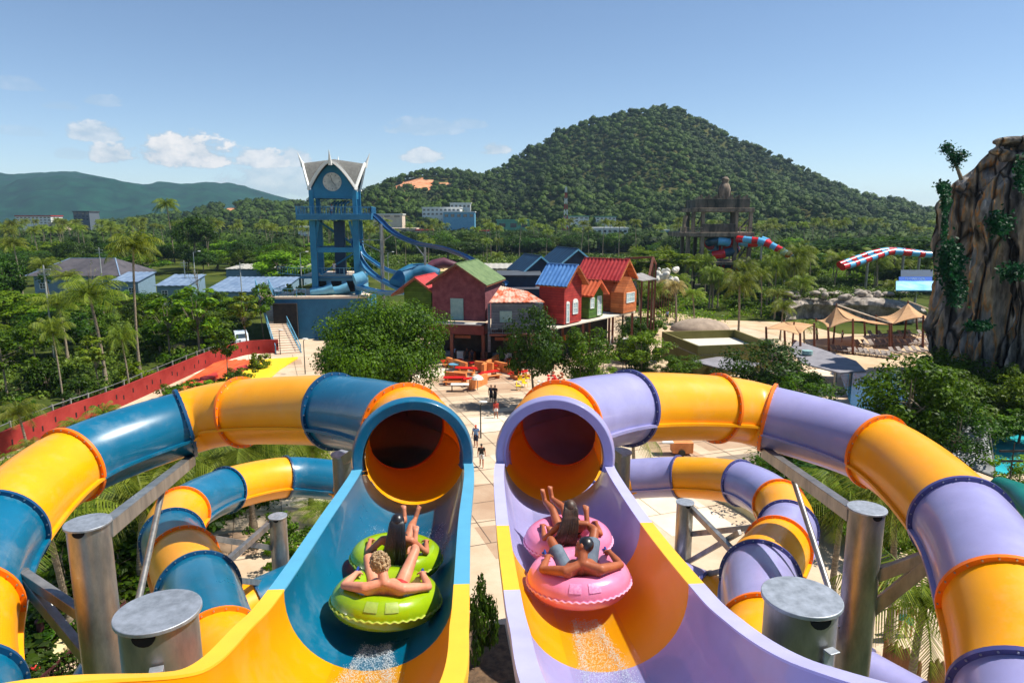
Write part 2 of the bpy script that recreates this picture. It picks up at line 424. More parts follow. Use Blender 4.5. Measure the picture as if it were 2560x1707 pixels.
P=[(850,1200,28.0),(935,1245,27.3),(925,1330,25.5),(800,1430,24.0),(640,1510,22.5),(450,1600,21),(290,1662,20.4),(225,1745,19.8),(100,1860,18.6)]
tube_slide(LS,P,'ytytyytt',[(1,'t'),(3,'y'),(4,'t'),(6,'t')])
# right slide
RS=thing('tube_slide','lilac and yellow raft slide, open flume running into a coiling tube','water slide',(0.7,11,0))
TL=[V_(1.9,0.9,1.6),V_(1.38,2.3,2.15),(1712,1707,4.1),(1568,1559,5.6),(1512,1467,6.5),(1437,1310,8.4),(1388,1175,10.8),(1393,1130,11.8)]
C=[Vector(p[:3]) if len(p)==4 else W(*p) for p in TL]
rpts,rfr=trough(RS,C,[48,60],['p','y','p'],None,[LIPP,LIPY,LIPP])
e=rpts[-8]; t,a,b=rfr[-8]
mouth(RS,e-t*0.1,t,a,b,PUR,PURF)
P=[(1381,1135,11.1),(1398,1062,13.2),(1570,1020,15.4),(1792,1020,16.9),(1920,1043,17.2),(2196,1130,15.3),(2403,1305,12.1),(2515,1520,9.8),(2570,1760,8.5),
   V_(5.0,5.6,6.5),V_(2.9,6.4,6.9),V_(3.15,8.6,7.25),(1915,1600,12.3),(1901,1448,15.0),(1944,1372,18),(1969,1322,20.2),(1948,1262,22.5),(1850,1207,25.3),(1697,1192,27.3),(1570,1197,28)]
tube_slide(RS,P,'ypyypypyp'+'yp'+'y'+'pypypyp',[(1,'y'),(2,'p'),(3,'y'),(4,'y'),(5,'y'),(6,'p'),(7,'y'),(8,'p'),(12,'y'),(13,'p'),(14,'y'),(15,'p'),(16,'y'),(17,'p'),(18,'p')])
P=[(1570,1197,28),(1480,1240,27.5),(1490,1330,25.7),(1610,1420,24.2),(1760,1490,22.5),(1900,1560,21.3),(2030,1605,20.7),(2150,1688,19.8),(2290,1770,18.6)]
tube_slide(RS,P,'ypypyypp',[(1,'p'),(3,'y'),(4,'p'),(6,'y'),(7,'p')])
# posts
def post(px,py,d,label,arms=(),r=0.3,clip=False,notch=True):
    top=W(px,py,d); t=thing('support_post',label,'steel post',(top.x,top.y,0))
    mb=MB(); mb.path([(top.x,top.y,0),(top.x,top.y,top.z*0.4),(top.x,top.y,top.z-0.02)],[r*1.06,r*1.0,r*0.97],32); mb.build('column',GALV,t,smooth=True)
    cp=MB(); cp.cyl(top-Vector((0,0,0.018)),top+Vector((0,0,0.018)),r*1.08,n=40); cp.build('cap',GALVC,t,smooth=True,bevel=0.006)
    if notch:
        nb=MB(); dark=MATS.get('notch_dark') or mat('notch_dark',(12,12,12),rough=0.9)
        for an in(-1.45,):
            c=top+Vector((math.cos(an)*r*0.955,math.sin(an)*r*0.955,-0.03))
            pts=[]
            for k in range(9):
                q=math.pi*k/8; pts.append(c+Vector((-math.sin(an)*math.cos(q)*0.085,math.cos(an)*math.cos(q)*0.085,-math.sin(q)*0.075)))
            nb.prism(pts,Vector((math.cos(an),math.sin(an),0))*0.02)
        nb.build('drain_notch',dark,t)
    fb=MB()
    z0=0.0; fb.cyl((top.x,top.y,0.0),(top.x,top.y,0.04),r*1.7,n=24); fb.build('base_plate',GALVC,t)
    if clip:
        an=-1.2; o=Vector((math.cos(an),math.sin(an),0)); s=Vector((-o.y,o.x,0)); c=top+o*(r+0.02)-Vector((0,0,0.36)); cb=MB()
        Mx=Matrix((s,o,Vector((0,0,1)))).transposed()
        cb.box(c,(0.10,0.02,0.16),M=Mx); cb.box(c+Vector((0,0,-0.19)),(0.075,0.05,0.24),M=Mx); cb.box(c+o*0.03+Vector((0,0,0.085)),(0.10,0.08,0.012),M=Mx); cb.box(c+Vector((0,0,-0.2))+s*0.055,(0.012,0.10,0.22),M=Mx)
        cb.build('bracket',GALVC,t,bevel=0.004)
    for kind,p,q,w in arms:
        ab=MB()
        if kind=='b': ab.bar(p,q,w,w*1.3)
        else: ab.cyl(p,q,w,n=14)
        ab.build('arm' if kind=='b' else 'brace',GALV,t,smooth=(kind!='b'),bevel=0.01 if kind=='b' else 0)
    return t
post(395,1530,5.45,'nearest galvanised post beside the left flume, flat cap and bracket',clip=True)
top=W(219,1307,10.3)
e=W(478,1150,16.9); 
post(219,1307,10.3,'tall galvanised post inside the left tube loop with long inclined arm',
  [('b',top+Vector((0.2,0.1,-0.15)),e,0.2),('c',top.lerp(e,0.62)-Vector((0,0,.15)),Vector((top.x+.25,top.y,top.z-2.6)),0.06),
   ('b',Vector((top.x-.2,top.y,top.z-1.55)),W(60,1438,11.0),0.14),('b',Vector((top.x-.2,top.y,top.z-2.35)),W(60,1452,11.0),0.14),('b',W(62,1447,11.0),W(-60,1440,11.2),0.22)])
top=W(694,1290,23.8)
post(694,1290,23.8,'short galvanised post near the lower yellow and teal coil',
  [('b',top+Vector((-.2,0,-.2)),W(560,1410,21),0.16),('b',top+Vector((-.2,0,-1.2)),W(535,1345,21.5),0.14),('b',top+Vector((0,0,-2.6)),W(590,1450,20.8),0.14)])
post(862,1135,16.0,'galvanised post holding up the first bend of the teal tube',[('b',W(862,1150,15.7),W(905,1120,15.2),0.16)],notch=False)
post(2004,1493,5.75,'nearest galvanised post beside the right flume, flat cap and bracket',clip=True)
top=W(2168,1271,12.0); e=W(1912,1130,17.1)
post(2168,1271,12.0,'tall galvanised post inside the right tube loop with long inclined arm',
  [('b',top+Vector((-.2,.1,-.15)),e,0.2),('c',top.lerp(e,0.66)-Vector((0,0,.15)),Vector((top.x-.25,top.y,top.z-2.3)),0.06),
   ('b',Vector((top.x+.2,top.y,top.z-1.3)),W(2335,1385,11.6),0.16),('b',Vector((top.x+.2,top.y,top.z-2.0)),W(2335,1398,11.6),0.16)])
top=W(1713,1255,24.0)
post(1713,1255,24.0,'short galvanised post near the lower yellow and lilac coil',
  [('b',top+Vector((.2,0,-.2)),W(1830,1375,21),0.16),('b',top+Vector((.2,0,-1.2)),W(1880,1318,21.5),0.14),('b',top+Vector((0,0,-2.4)),W(1850,1330,21),0.12),('b',top+Vector((0,0,-3.0)),W(1830,1420,20.8),0.12)])
post(1545,1130,16.0,'galvanised post holding up the first bend of the lilac tube',[('b',W(1545,1145,15.7),W(1500,1115,15.2),0.16)],notch=False)
# ---------------- terrain
rng=np.random.default_rng(7); random.seed(7)
RP=[(-400,548),(0,548),(250,545),(330,533),(420,522),(480,508),(560,497),(640,492),(700,496),(760,490),(830,486),(900,468),(960,446),(1000,430),(1060,415),(1120,412),(1170,420),(1210,427),(1240,412),(1290,385),(1340,350),(1400,315),(1450,300),(1520,285),(1580,270),(1640,264),(1700,272),(1750,297),(1790,320),(1850,345),(1920,375),(2000,410),(2060,437),(2120,462),(2180,478),(2230,482),(2290,500),(2340,508),(2450,530),(2600,543),(3200,548)]
RD=900.0
rx=np.array([p[0] for p in RP],float); rz=np.array([max(0.0,W(p[0],p[1],RD).z-13.0) for p in RP])
def vnoise(x,y,s,seed=0):
    r=np.random.default_rng(seed); T=r.random((64,64))
    X=np.asarray(x)/s; Y=np.asarray(y)/s
    xi=np.floor(X).astype(int); yi=np.floor(Y).astype(int); fx=X-xi; fy=Y-yi
    fx=fx*fx*(3-2*fx); fy=fy*fy*(3-2*fy)
    g=lambda a,b:T[a%64,b%64]
    return (g(xi,yi)*(1-fx)+g(xi+1,yi)*fx)*(1-fy)+(g(xi,yi+1)*(1-fx)+g(xi+1,yi+1)*fx)*fy
Y0,YR=470.0,900.0
def hz(X,Y):
    X=np.asarray(X,float); Y=np.asarray(Y,float)
    px=1280+F*X/(0.984*Y+3)
    zr=np.interp(px,rx,rz)
    t=np.clip((Y-Y0)/(YR-Y0),0,1)
    prof=np.where(Y<YR,t**1.15*(1-0.12*np.sin(t*math.pi)),1-np.clip((Y-YR)/500,0,1)**1.5*0.9)
    n=(vnoise(X,Y,110,1)-0.5)*26+(vnoise(X,Y,45,2)-0.5)*10+(vnoise(X*2.2,Y*0.5,90,5)-0.5)*34
    damp=np.clip(zr/60,0,1)*np.sin(np.clip(t,0,1)*math.pi)**0.7
    return zr*prof+n*damp*np.where(Y<YR,1,0)
GROUND=mat('scrub_ground',(40,58,18),rough=0.95,rgb2=(84,92,36),vs=0.06,bump=0.3,bs=2.0,spec=0.1)
def ground_mat():
    m=GROUND; return m
g=MB(); g.quad((-5200,-200,0),(5200,-200,0),(5200,9000,0),(-5200,9000,0)); tag(g.build('ground',GROUND),kind='structure')
nx,ny=150,60
xs=np.linspace(-900,900,nx); ys=np.concatenate([np.linspace(Y0,YR,44),np.linspace(YR+20,1400,16)])
XX,YY=np.meshgrid(xs,ys); XX=XX*(0.35+YY/YR*0.75)
ZZ=hz(XX,YY)-0.4
V=np.stack([XX,YY,ZZ],-1).reshape(-1,3)
I=np.arange(nx*ny).reshape(ny,nx); Fc=np.stack([I[:-1,:-1],I[:-1,1:],I[1:,1:],I[1:,:-1]],-1).reshape(-1,4)
FLOOR=mat('forest_floor',(40,56,24),rough=1.0,rgb2=(86,84,44),vs=0.03,spec=0.1)
hill=npmesh('hill',V,Fc,FLOOR,smooth=True); tag(hill,kind='structure')
SOIL=mat('red_soil',(176,104,66),rough=1.0,rgb2=(214,160,122),vs=0.09,bump=0.5,bs=0.8,spec=0.1)
# bare soil scars (px,py,half w,half h) in picture directions on the hillside
SC=[(1050,463,46,17),(1002,470,22,11),(1110,459,16,9),(390,538,45,10),(470,538,24,8),(575,527,20,14),(500,520,16,7),(260,528,34,6),(330,524,30,6)]
def inscar(px,py,k=1.0):
    r=np.zeros(px.shape,bool)
    for (a,b,w,h) in SC: r|=((px-a)/(w*k))**2+((py-b)/(h*k))**2<1
    return r
def topx(P):
    X,Y,Z=P[:,0],P[:,1],P[:,2]-H
    d=Y*CT-Z*ST; return 1280+F*X/d, 853.5-F*(Y*ST+Z*CT)/d
cen=V[Fc].mean(1); cx,cy=topx(cen)
mi=np.zeros(len(Fc),np.int32); mi[inscar(cx+vnoise(cen[:,0],cen[:,1],14,9)*14-7,cy,0.9)&(cen[:,1]<YR+5)]=1
hill.data.materials.append(SOIL); hill.data.polygons.foreach_set('material_index',mi)
# far ridge, distance haze blue mixed into its forest colour
FP=[(-700,455),(-300,440),(-100,438),(0,433),(50,438),(120,433),(190,430),(250,441),(310,454),(370,463),(400,458),(460,463),(520,457),(580,459),(620,466),(680,486),(720,497),(800,512),(900,530),(1100,545)]
fx_=np.array([p[0] for p in FP],float); fz_=np.array([W(p[0],p[1],3200).z for p in FP])
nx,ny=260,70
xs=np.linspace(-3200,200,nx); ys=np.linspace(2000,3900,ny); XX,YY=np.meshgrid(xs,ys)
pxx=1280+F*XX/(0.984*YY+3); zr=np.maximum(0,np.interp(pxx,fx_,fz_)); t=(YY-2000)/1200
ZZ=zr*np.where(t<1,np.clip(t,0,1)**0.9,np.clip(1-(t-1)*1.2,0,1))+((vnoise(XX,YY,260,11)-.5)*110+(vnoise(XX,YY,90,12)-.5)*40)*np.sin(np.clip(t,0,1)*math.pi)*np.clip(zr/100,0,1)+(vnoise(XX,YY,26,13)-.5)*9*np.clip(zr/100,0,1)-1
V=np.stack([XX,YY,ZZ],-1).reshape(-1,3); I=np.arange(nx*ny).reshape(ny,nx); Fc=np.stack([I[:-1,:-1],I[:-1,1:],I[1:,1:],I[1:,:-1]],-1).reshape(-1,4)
tag(npmesh('distant_hills',V,Fc,mat('far_forest_hazed',(4,40,36),rough=1.0,rgb2=(20,66,50),vs=0.02,bump=1.0,bs=0.05,spec=0.05),smooth=True),kind='structure')
# ---------------- forest stuff: many crowns in one mesh
def ico():
    t=(1+5**.5)/2; v=np.array([(-1,t,0),(1,t,0),(-1,-t,0),(1,-t,0),(0,-1,t),(0,1,t),(0,-1,-t),(0,1,-t),(t,0,-1),(t,0,1),(-t,0,-1),(-t,0,1)],float)
    f=[(0,11,5),(0,5,1),(0,1,7),(0,7,10),(0,10,11),(1,5,9),(5,11,4),(11,10,2),(10,7,6),(7,1,8),(3,9,4),(3,4,2),(3,2,6),(3,6,8),(3,8,9),(4,9,5),(2,4,11),(6,2,10),(8,6,7),(9,8,1)]
    v/=np.linalg.norm(v[0]); v=list(map(tuple,v)); mid={}
    def m(a,b):
        k=(min(a,b),max(a,b))
        if k not in mid:
            p=np.array(v[a])+np.array(v[b]); p/=np.linalg.norm(p); v.append(tuple(p)); mid[k]=len(v)-1
        return mid[k]
    nf=[]
    for a,b,c in f:
        x,y,z=m(a,b),m(b,c),m(c,a); nf+=[(a,x,z),(b,y,x),(c,z,y),(x,y,z)]
    return np.array(v),np.array(nf)
IV,IF=ico()
def crown_protos(n,cards,csize,seed):
    r=np.random.default_rng(seed); out=[]
    for k in range(n):
        v=IV*(1+r.normal(0,0.20,(len(IV),1)))*0.80*np.array([r.uniform(.8,1.15),r.uniform(.8,1.15),1]); v[:,2]=np.where(v[:,2]<0,v[:,2]*0.7,v[:,2]*0.85)
        tri=np.concatenate([IF,IF[:,:1]],1)  # degenerate quad -> keep tris separately
        d=r.normal(0,1,(cards,3)); d[:,2]=np.abs(d[:,2])*0.9-0.15; d/=np.linalg.norm(d,axis=1)[:,None]
        c=d*r.uniform(0.72,1.04,(cards,1))*np.array([1,1,0.85])
        P,Q=leafcards(c,d*1.2+np.array([0,0,0.5]),csize,r,asp=0.8,jit=0.5)
        T=np.concatenate([Q[:,[0,1,2]],Q[:,[0,2,3]]])+len(v)
        out.append((np.concatenate([v,P]),np.concatenate([IF,T])))
    return out
def forest(name,pos,rad,hgt,m,seed,cards=60,csize=0.16,label=None,cat=None):
    """pos (n,3) ground points; rad crown radius; hgt crown centre height"""
    r=np.random.default_rng(seed); pr=crown_protos(6,cards,csize,seed)
    kind=r.integers(0,6,len(pos)); VV=[];FF=[];TT=[]; off=0
    for k in range(6):
        idx=np.where(kind==k)[0]; v,f=pr[k]; n=len(idx)
        if n==0: continue
        an=r.uniform(0,6.28,n); c,s=np.cos(an)[:,None],np.sin(an)[:,None]
        rr=rad[idx][:,None]; zz=rr*r.uniform(0.8,1.2,(n,1))
        x=(v[None,:,0]*c-v[None,:,1]*s)*rr+pos[idx,0][:,None]; y=(v[None,:,0]*s+v[None,:,1]*c)*rr+pos[idx,1][:,None]; z=v[None,:,2]*zz+(pos[idx,2]+hgt[idx])[:,None]
        VV.append(np.stack([x,y,z],-1).reshape(-1,3)); FF.append((f[None]+(np.arange(n)*len(v))[:,None,None]).reshape(-1,3)+off)
        TT.append(np.repeat(r.random(n)*0.5+vnoise(pos[idx,0],pos[idx,1],55,33)*0.45+vnoise(pos[idx,0],pos[idx,1],18,34)*0.25,len(f))); off+=n*len(v)
    o=npmesh(name,np.concatenate(VV),np.concatenate(FF),m,smooth=False,attr=np.concatenate(TT)); 
    return tag(o,label,cat,kind='stuff')
FM=leafmat('forest_leaves',(5,22,3),(64,88,14),trans=0.12,vs=0.02,objvar=False,attr='tint',rough=0.7)
def scatter(x0,x1,y0,y1,step,seed):
    r=np.random.default_rng(seed); gx,gy=np.meshgrid(np.arange(x0,x1,step),np.arange(y0,y1,step)); P=np.stack([gx.ravel(),gy.ravel()],-1)+r.uniform(-.5,.5,(gx.size,2))*step*1.1; return P
P=scatter(-780,780,480,925,5.8,1); px=1280+F*P[:,0]/(0.984*P[:,1]+3); P=P[(px>-80)&(px<2650)]
Z=hz(P[:,0],P[:,1]); P3=np.concatenate([P,Z[:,None]],1); a_,b_=topx(P3); sc=inscar(a_,b_,0.95); P3=P3[~sc]
px=1280+F*P3[:,0]/(0.984*P3[:,1]+3)
r_=1.7+4.0*np.random.default_rng(3).random(len(P3))**2.4; forest('hill_forest',P3,r_,r_*1.0,FM,5,cards=34,csize=0.22,label='dense green forest covering the rounded hill and low ridges',cat='forest')
P=scatter(-480,480,330,486,8.5,2); px=1280+F*P[:,0]/(0.984*P[:,1]+3); P=P[(px>-80)&(px<2650)&(np.random.default_rng(4).random(len(P))<0.8)]
P3=np.concatenate([P,np.zeros((len(P),1))],1); r_=np.random.default_rng(5).uniform(3.5,6.5,len(P3)); forest('plain_woodland',P3,r_,r_*0.7,FM,6,cards=90,csize=0.14,label='mass of low trees on the plain in front of the hills',cat='woodland')
# ---------------- tree prototypes
BARK=mat('bark',(92,78,62),rough=0.9,rgb2=(150,138,120),vs=4,bump=0.5,bs=9,stretch=(1,1,0.4),spec=0.2)
PBARK=mat('palm_bark',(108,96,80),rough=0.9,rgb2=(164,150,128),vs=6,bump=0.6,bs=6,stretch=(0.4,0.4,3),spec=0.2)
LV={'dark':leafmat('leaf_dark',(10,38,4),(72,104,14),trans=.36),'mid':leafmat('leaf_mid',(20,54,4),(104,136,16),trans=.4),'light':leafmat('leaf_light',(42,82,6),(140,170,28),trans=.4),'palm':leafmat('leaf_palm',(40,72,10),(150,162,52),trans=0.4),'palmd':leafmat('leaf_palm_dry',(96,84,44),(190,168,100),trans=0.3),'yel':leafmat('leaf_yellow',(52,78,12),(146,158,40)),'ivy':leafmat('leaf_ivy',(8,44,26),(30,96,50))}
LIB={}
def broad(key,h,cr,ch,nclump,nleaf,ls,seed,lm,trunk=0.16,fork=0.35,open_=0.0):
    """tree: h height, cr crown radius, ch crown half-height"""
    r=np.random.default_rng(seed); root=bpy.data.objects.new('tree',None); ORG[root.name]=Vector()
    C=[]; cz=h-ch
    while len(C)<nclump:
        d=r.normal(0,1,3); d/=np.linalg.norm(d); q=r.uniform(0.35,1.0)**0.5
        lob=1+0.30*math.sin(3*math.atan2(d[1],d[0])+seed)+0.25*math.sin(5*d[2]+2*math.atan2(d[1],d[0])+seed*2)+r.normal(0,.08)
        c=np.array([d[0]*cr*q*lob,d[1]*cr*q*lob,cz+d[2]*ch*q*(0.9 if d[2]>0 else 0.8)])
        C.append(c)
    C=np.array(C)
    pts=[];nr=[]
    for c in C:
        rad=cr*r.uniform(0.2,0.36); n=max(3,int(nleaf/nclump*r.uniform(0.6,1.4)))
        d=r.normal(0,1,(n,3)); d/=np.linalg.norm(d,axis=1)[:,None]; q=r.uniform(0.25,1,(n,1))**0.5
        pts.append(c+d*q*rad*np.array([1,1,0.72])); out=(c-np.array([0,0,cz]))/cr; nr.append(d*0.6+out*0.5+np.array([0,0,0.55]))
    pts=np.concatenate(pts); nr=np.concatenate(nr)
    Pq,Q=leafcards(pts,nr,ls,r,asp=0.55,jit=0.45)
    crown=npmesh('crown',Pq,Q,LV[lm],root)
    mb=MB(); fz=h*fork; lean=r.normal(0,0.03*h,2)
    mb.path([(0,0,-0.2),(lean[0]*.3,lean[1]*.3,fz*0.6),(lean[0]*.6,lean[1]*.6,fz),(lean[0],lean[1],cz+ch*0.4)],[trunk*1.3,trunk*1.05,trunk*0.9,trunk*0.25],8)
    for i in r.choice(len(C),min(len(C),14),replace=False):
        c=C[i]; z0=r.uniform(fz*0.8,max(fz,cz)); s=Vector((lean[0]*.6,lean[1]*.6,z0)); e=Vector(c)
        m_=s.lerp(e,0.5)+Vector((0,0,-0.06*(e-s).length)); mb.path([s,m_,e],[trunk*0.5,trunk*0.3,trunk*0.08],6)
    mb.build('trunk',BARK,root,smooth=True)
    LIB[key]=root; return root
def palm(key,h,fl,nf,nl,seed,tr=0.16,lean=0.5,droop=1.0,ls=0.20,lm='palm',up=0.0):
    r=random.Random(seed); root=bpy.data.objects.new('palm_tree',None); ORG[root.name]=Vector()
    top=Vector((lean,lean*0.3,h)); mb=MB()
    if h>0.5:
        P=[Vector((0,0,-0.2)),Vector((lean*.1,0,h*.3)),Vector((lean*.45,lean*.1,h*.65)),top]; sp=spline(P,8)
        rad=[tr*(1.5-0.65*min(1,i/6) - 0.25*i/len(sp))*(1+0.10*(i%2)) for i in range(len(sp))]; mb.path(sp,rad,9)
        mb.build('trunk',PBARK,root,smooth=True,ang=180)
    V=[];Q=[]
    def quad(a,b,c,d): n=len(V); V.extend((a,b,c,d)); Q.append((n,n+1,n+2,n+3))
    for k in range(nf):
        az_=k*2.39996+r.uniform(-.2,.2); f=k/nf; el0=R(82-f*85+up)+r.uniform(-.1,.1)
        Lf=fl*r.uniform(0.85,1.1)*(0.75+0.25*min(1,f*3)); d=Vector((math.cos(az_),math.sin(az_),0)); p=top.copy(); pts=[p.copy()]; N_=12; e=el0
        for i in range(N_):
            e-=droop*(0.05+0.17*(i/N_))*(1.2-0.3*f); p=p+(d*math.cos(e)+Vector((0,0,math.sin(e))))*(Lf/N_); pts.append(p.copy())
        side=d.cross(Vector((0,0,1)))
        for i in range(N_):
            w0=0.035*(1-i/N_)+0.008; quad(pts[i]-side*w0,pts[i]+side*w0,pts[i+1]+side*w0*.9,pts[i+1]-side*w0*.9)
        for i in range(nl):
            u=(i+1.5)/(nl+1.5); q=u*N_; k0=min(N_-1,int(q)); c=pts[k0].lerp(pts[k0+1],q-k0); t=(pts[k0+1]-pts[k0]).normalized()
            ll=Lf*ls*(math.sin(math.pi*min(1,0.14+u*0.9))**0.6)*1.5
            for sg in(-1,1):
                dd=(side*sg*0.8+t*0.55+Vector((0,0,-0.35-0.25*r.random()))).normalized(); wv=t*(0.5*Lf/nl)*0.62
                tip=c+dd*ll+Vector((0,0,-ll*0.18)); quad(c-wv,c+wv,tip+wv*0.25,tip-wv*0.15)
    npmesh('crown',np.array([tuple(v) for v in V]),np.array(Q),LV[lm],root)
    LIB[key]=root; return root
def place(key,name,loc,s,rz,label,cat,group=None,sz=None,tilt=0):
    src=LIB[key]; o=bpy.data.objects.new(name,None); COL.objects.link(o); o.location=loc; o.rotation_euler=(tilt,0,rz); o.scale=(s,s,s if sz is None else sz)
    for ch in src.children:
        c=ch.copy(); COL.objects.link(c); c.parent=o
    ORG[o.name]=Vector(loc)
    return tag(o,label,cat,group)
def libdone():
    for r in list(LIB.values()):
        for ch in list(r.children): bpy.data.objects.remove(ch,do_unlink=True)
        bpy.data.objects.remove(r,do_unlink=True)
broad('b1',8,3.6,3.0,60,5200,0.20,1,'mid'); broad('b2',8,4.2,2.8,60,5200,0.22,2,'dark'); broad('b3',8,3.0,3.2,50,4200,0.20,3,'light',fork=0.3)
broad('b4',8,3.4,2.6,40,2600,0.22,4,'mid',trunk=0.12,fork=0.45); broad('b5',8,5.0,2.6,70,5600,0.24,5,'dark'); 
broad('young1',7,1.5,2.6,26,1500,0.17,6,'light',trunk=0.07,fork=0.4); broad('young2',7,1.3,2.3,22,1200,0.16,7,'yel',trunk=0.06,fork=0.45); broad('young3',7,1.8,2.2,26,1500,0.17,8,'mid',trunk=0.07,fork=0.5)
broad('plaza1',6,2.1,2.3,60,6000,0.11,9,'mid',trunk=0.09,fork=0.3); broad('plaza2',6,2.6,2.4,70,7500,0.11,10,'dark',trunk=0.1,fork=0.3); broad('plaza3',6,2.0,2.2,44,3600,0.11,12,'light',trunk=0.08,fork=0.32)
broad('big',10,6.3,5.0,260,60000,0.15,11,'mid',trunk=0.4,fork=0.22)
broad('bare',7,1.6,2.6,14,60,0.12,13,'yel',trunk=0.09,fork=0.35)
broad('shrub1',2.2,1.3,1.1,30,2200,0.10,14,'mid',trunk=0.04,fork=0.1); broad('shrub2',1.8,1.5,0.9,30,2200,0.11,15,'dark',trunk=0.04,fork=0.1); broad('shrub3',2.0,1.2,1.0,26,1500,0.12,16,'light',trunk=0.04,fork=0.1)
palm('p1',11,3.4,22,16,1); palm('p2',11,3.2,20,16,2,lean=-1.0); palm('p3',11,3.6,24,16,3,lean=1.4)
palm('pn1',5,3.2,22,30,4,tr=0.17,lean=0.3,lm='palm'); palm('pn2',4,3.0,20,30,5,tr=0.17,lean=-0.4); palm('pn3',6,3.0,18,28,6,tr=0.14,lean=0.5,up=6)
palm('pd',5,2.6,16,22,7,lm='palmd',droop=1.5)
palm('pg',0.3,3.4,18,26,8,lean=0.0,up=8,droop=0.75)
# ---------------- tree placement
PD={'b1':(8,3.6),'b2':(8,4.2),'b3':(8,3.0),'b4':(8,3.4),'b5':(8,5.0),'young1':(7,1.5),'young2':(7,1.3),'young3':(7,1.8),'plaza1':(6,2.3),'plaza2':(6,2.8),'plaza3':(6,2.2),'big':(10,6.6),'bare':(7,1.6),'p1':(11,3.4),'p2':(11,3.2),'p3':(11,3.6),'pn1':(5,3.0),'pn2':(4,2.8),'pn3':(6,2.8),'pd':(5,2.4),'pg':(2,3.0),'shrub1':(2.2,1.5),'shrub2':(1.8,1.7),'shrub3':(2.0,1.4)}
rr=random.Random(21)
def tr(key,px,pyb,pyt,wpx,label,cat='tree',group=None,name=None,d=None,z=0.0,tilt=0):
    d=dz(pyb,z) if d is None else d
    b=W(px,pyb,d); h=max(0.5,W(px,pyt,d).z-b.z); ph,pr=PD[key]
    nm=name or ('palm_tree' if key[0]=='p' and key[1] in '123nd' else 'tree')
    return place(key,nm,b,(wpx/2*d/F)/pr,rr.uniform(0,6.28),label,cat,group,sz=h/ph,tilt=tilt)
# far groves: coconut palms and round trees on the plain
placed=[]
def far(n,keys,x0,x1,d0,d1,h0,h1,label,cat,group,name,wk,ok=lambda x,d:True,mind=5):
    k=0; tries=0
    while k<n and tries<n*30:
        tries+=1
        px=rr.uniform(x0,x1); d=math.sqrt(rr.uniform(d0*d0,d1*d1)); X=d*(px-1280)/F
        if not ok(px,d): continue
        if any((X-a)**2+(d-b)**2<mind*mind for a,b in placed): continue
        placed.append((X,d)); key=rr.choice(keys); h=rr.uniform(h0,h1); ph,pr=PD[key]; w=wk*rr.uniform(0.85,1.2)
        place(key,name,(X,d*1.0,0),w/pr,rr.uniform(0,6.28),label,cat,group,sz=h/ph); k+=1
far(120,['p1','p2','p3'],-60,1000,235,420,11,16,'coconut palm in the grove on the plain left of the hill','palm','coconut palms on the plain left of the hill','palm_tree',3.4)
far(90,['p1','p2','p3'],1000,2340,300,430,11,16,'coconut palm in the grove at the foot of the hill','palm','coconut palms at the foot of the hill','palm_tree',3.4)
far(85,['b1','b2','b5','b3'],-60,900,170,330,6,10,'round green tree on the plain behind the blue roofed houses','tree','round trees on the plain behind the houses','tree',5.6,mind=9,ok=lambda x,d:not(60<x<700 and d<205))
far(75,['b1','b2','b5'],880,1760,315,430,7,11,'round green tree behind the open field','tree','round trees behind the open field','tree',6.2,mind=9)
far(50,['b1','b2','b5','b3'],1640,2420,175,330,6,10,'round green tree behind the ruined tower','tree','round trees behind the ruined tower','tree',5.6,mind=9,ok=lambda x,d:not(1680<x<1900 and d<200))
tr('b2',487,645,538,95,'large dark tree standing taller than its grove left of the clock tower',d=215)
tr('b5',2230,660,590,330,'wide dark spreading tree above the red and blue slide',d=165)
tr('p3',436,655,515,75,'tall lone coconut palm beside the large dark tree',cat='palm',d=225)
tr('b5',1120,650,600,150,'low spreading tree at the left edge of the field',d=270)
tr('b1',1850,640,618,90,'bush like tree beside the left red and blue slide',d=160)
tr('b3',1640,690,620,150,'light green tree in front of the ruined tower by the steel frame',d=140)
# left scrubland, palms and young trees beyond the red wall
tr('pn3',170,905,760,150,'young palm with upright fronds behind the red wall, leftmost large one','palm')
tr('pn3',265,960,735,190,'large bushy palm with raised fronds beyond the red wall',cat='palm')
tr('p1',350,940,618,160,'tall coconut palm with pale straight trunk behind the red wall',cat='palm')
tr('p2',180,815,690,100,'leaning coconut palm in the scrub before the dark roofed house',cat='palm')
tr('pn3',130,790,668,90,'ragged coconut palm with yellowed fronds left of the dark roofed house',cat='palm')
tr('p1',60,760,610,90,'coconut palm near the left frame edge above the white wall',cat='palm')
tr('pn2',325,985,845,90,'small dark palm between young trees behind the red wall',cat='palm')
tr('pn3',160,1022,830,110,'thin palm with bare lower trunk touching the red wall',cat='palm')
tr('young1',500,905,705,105,'tall young tree with bright leaves in front of the metal roofed shed')
tr('young1',425,900,735,95,'young tree with yellow green leaves left of the tallest young tree')
tr('young3',400,860,725,70,'young tree behind the pale palm trunk')
tr('young2',620,880,715,70,'young tree by the wall end and white vehicle')
tr('young3',570,955,810,60,'thin tree growing between the orange lanes and the red wall')
tr('young3',660,850,700,70,'slim tree before the stairs of the blue podium')
tr('young2',740,840,695,62,'slim tree in front of the blue podium wall')
tr('young2',250,990,820,80,'thin young tree against the red wall, middle of the scrub')
tr('young3',20,1000,830,120,'leafy young tree at the left frame edge behind the red wall')
tr('b3',10,820,720,140,'dark green tree at the left frame edge beside the scrub')
tr('b4',90,920,800,110,'loose bushy tree in the scrub left of the palms')
tr('b2',20,790,640,130,'dense dark tree left of the dark roofed house')
tr('b1',620,700,660,90,'round tree behind the metal roofed shed')
tr('b1',120,770,740,110,'low tree before the white compound wall')
tr('b3',310,790,735,90,'low light tree before the white compound wall')
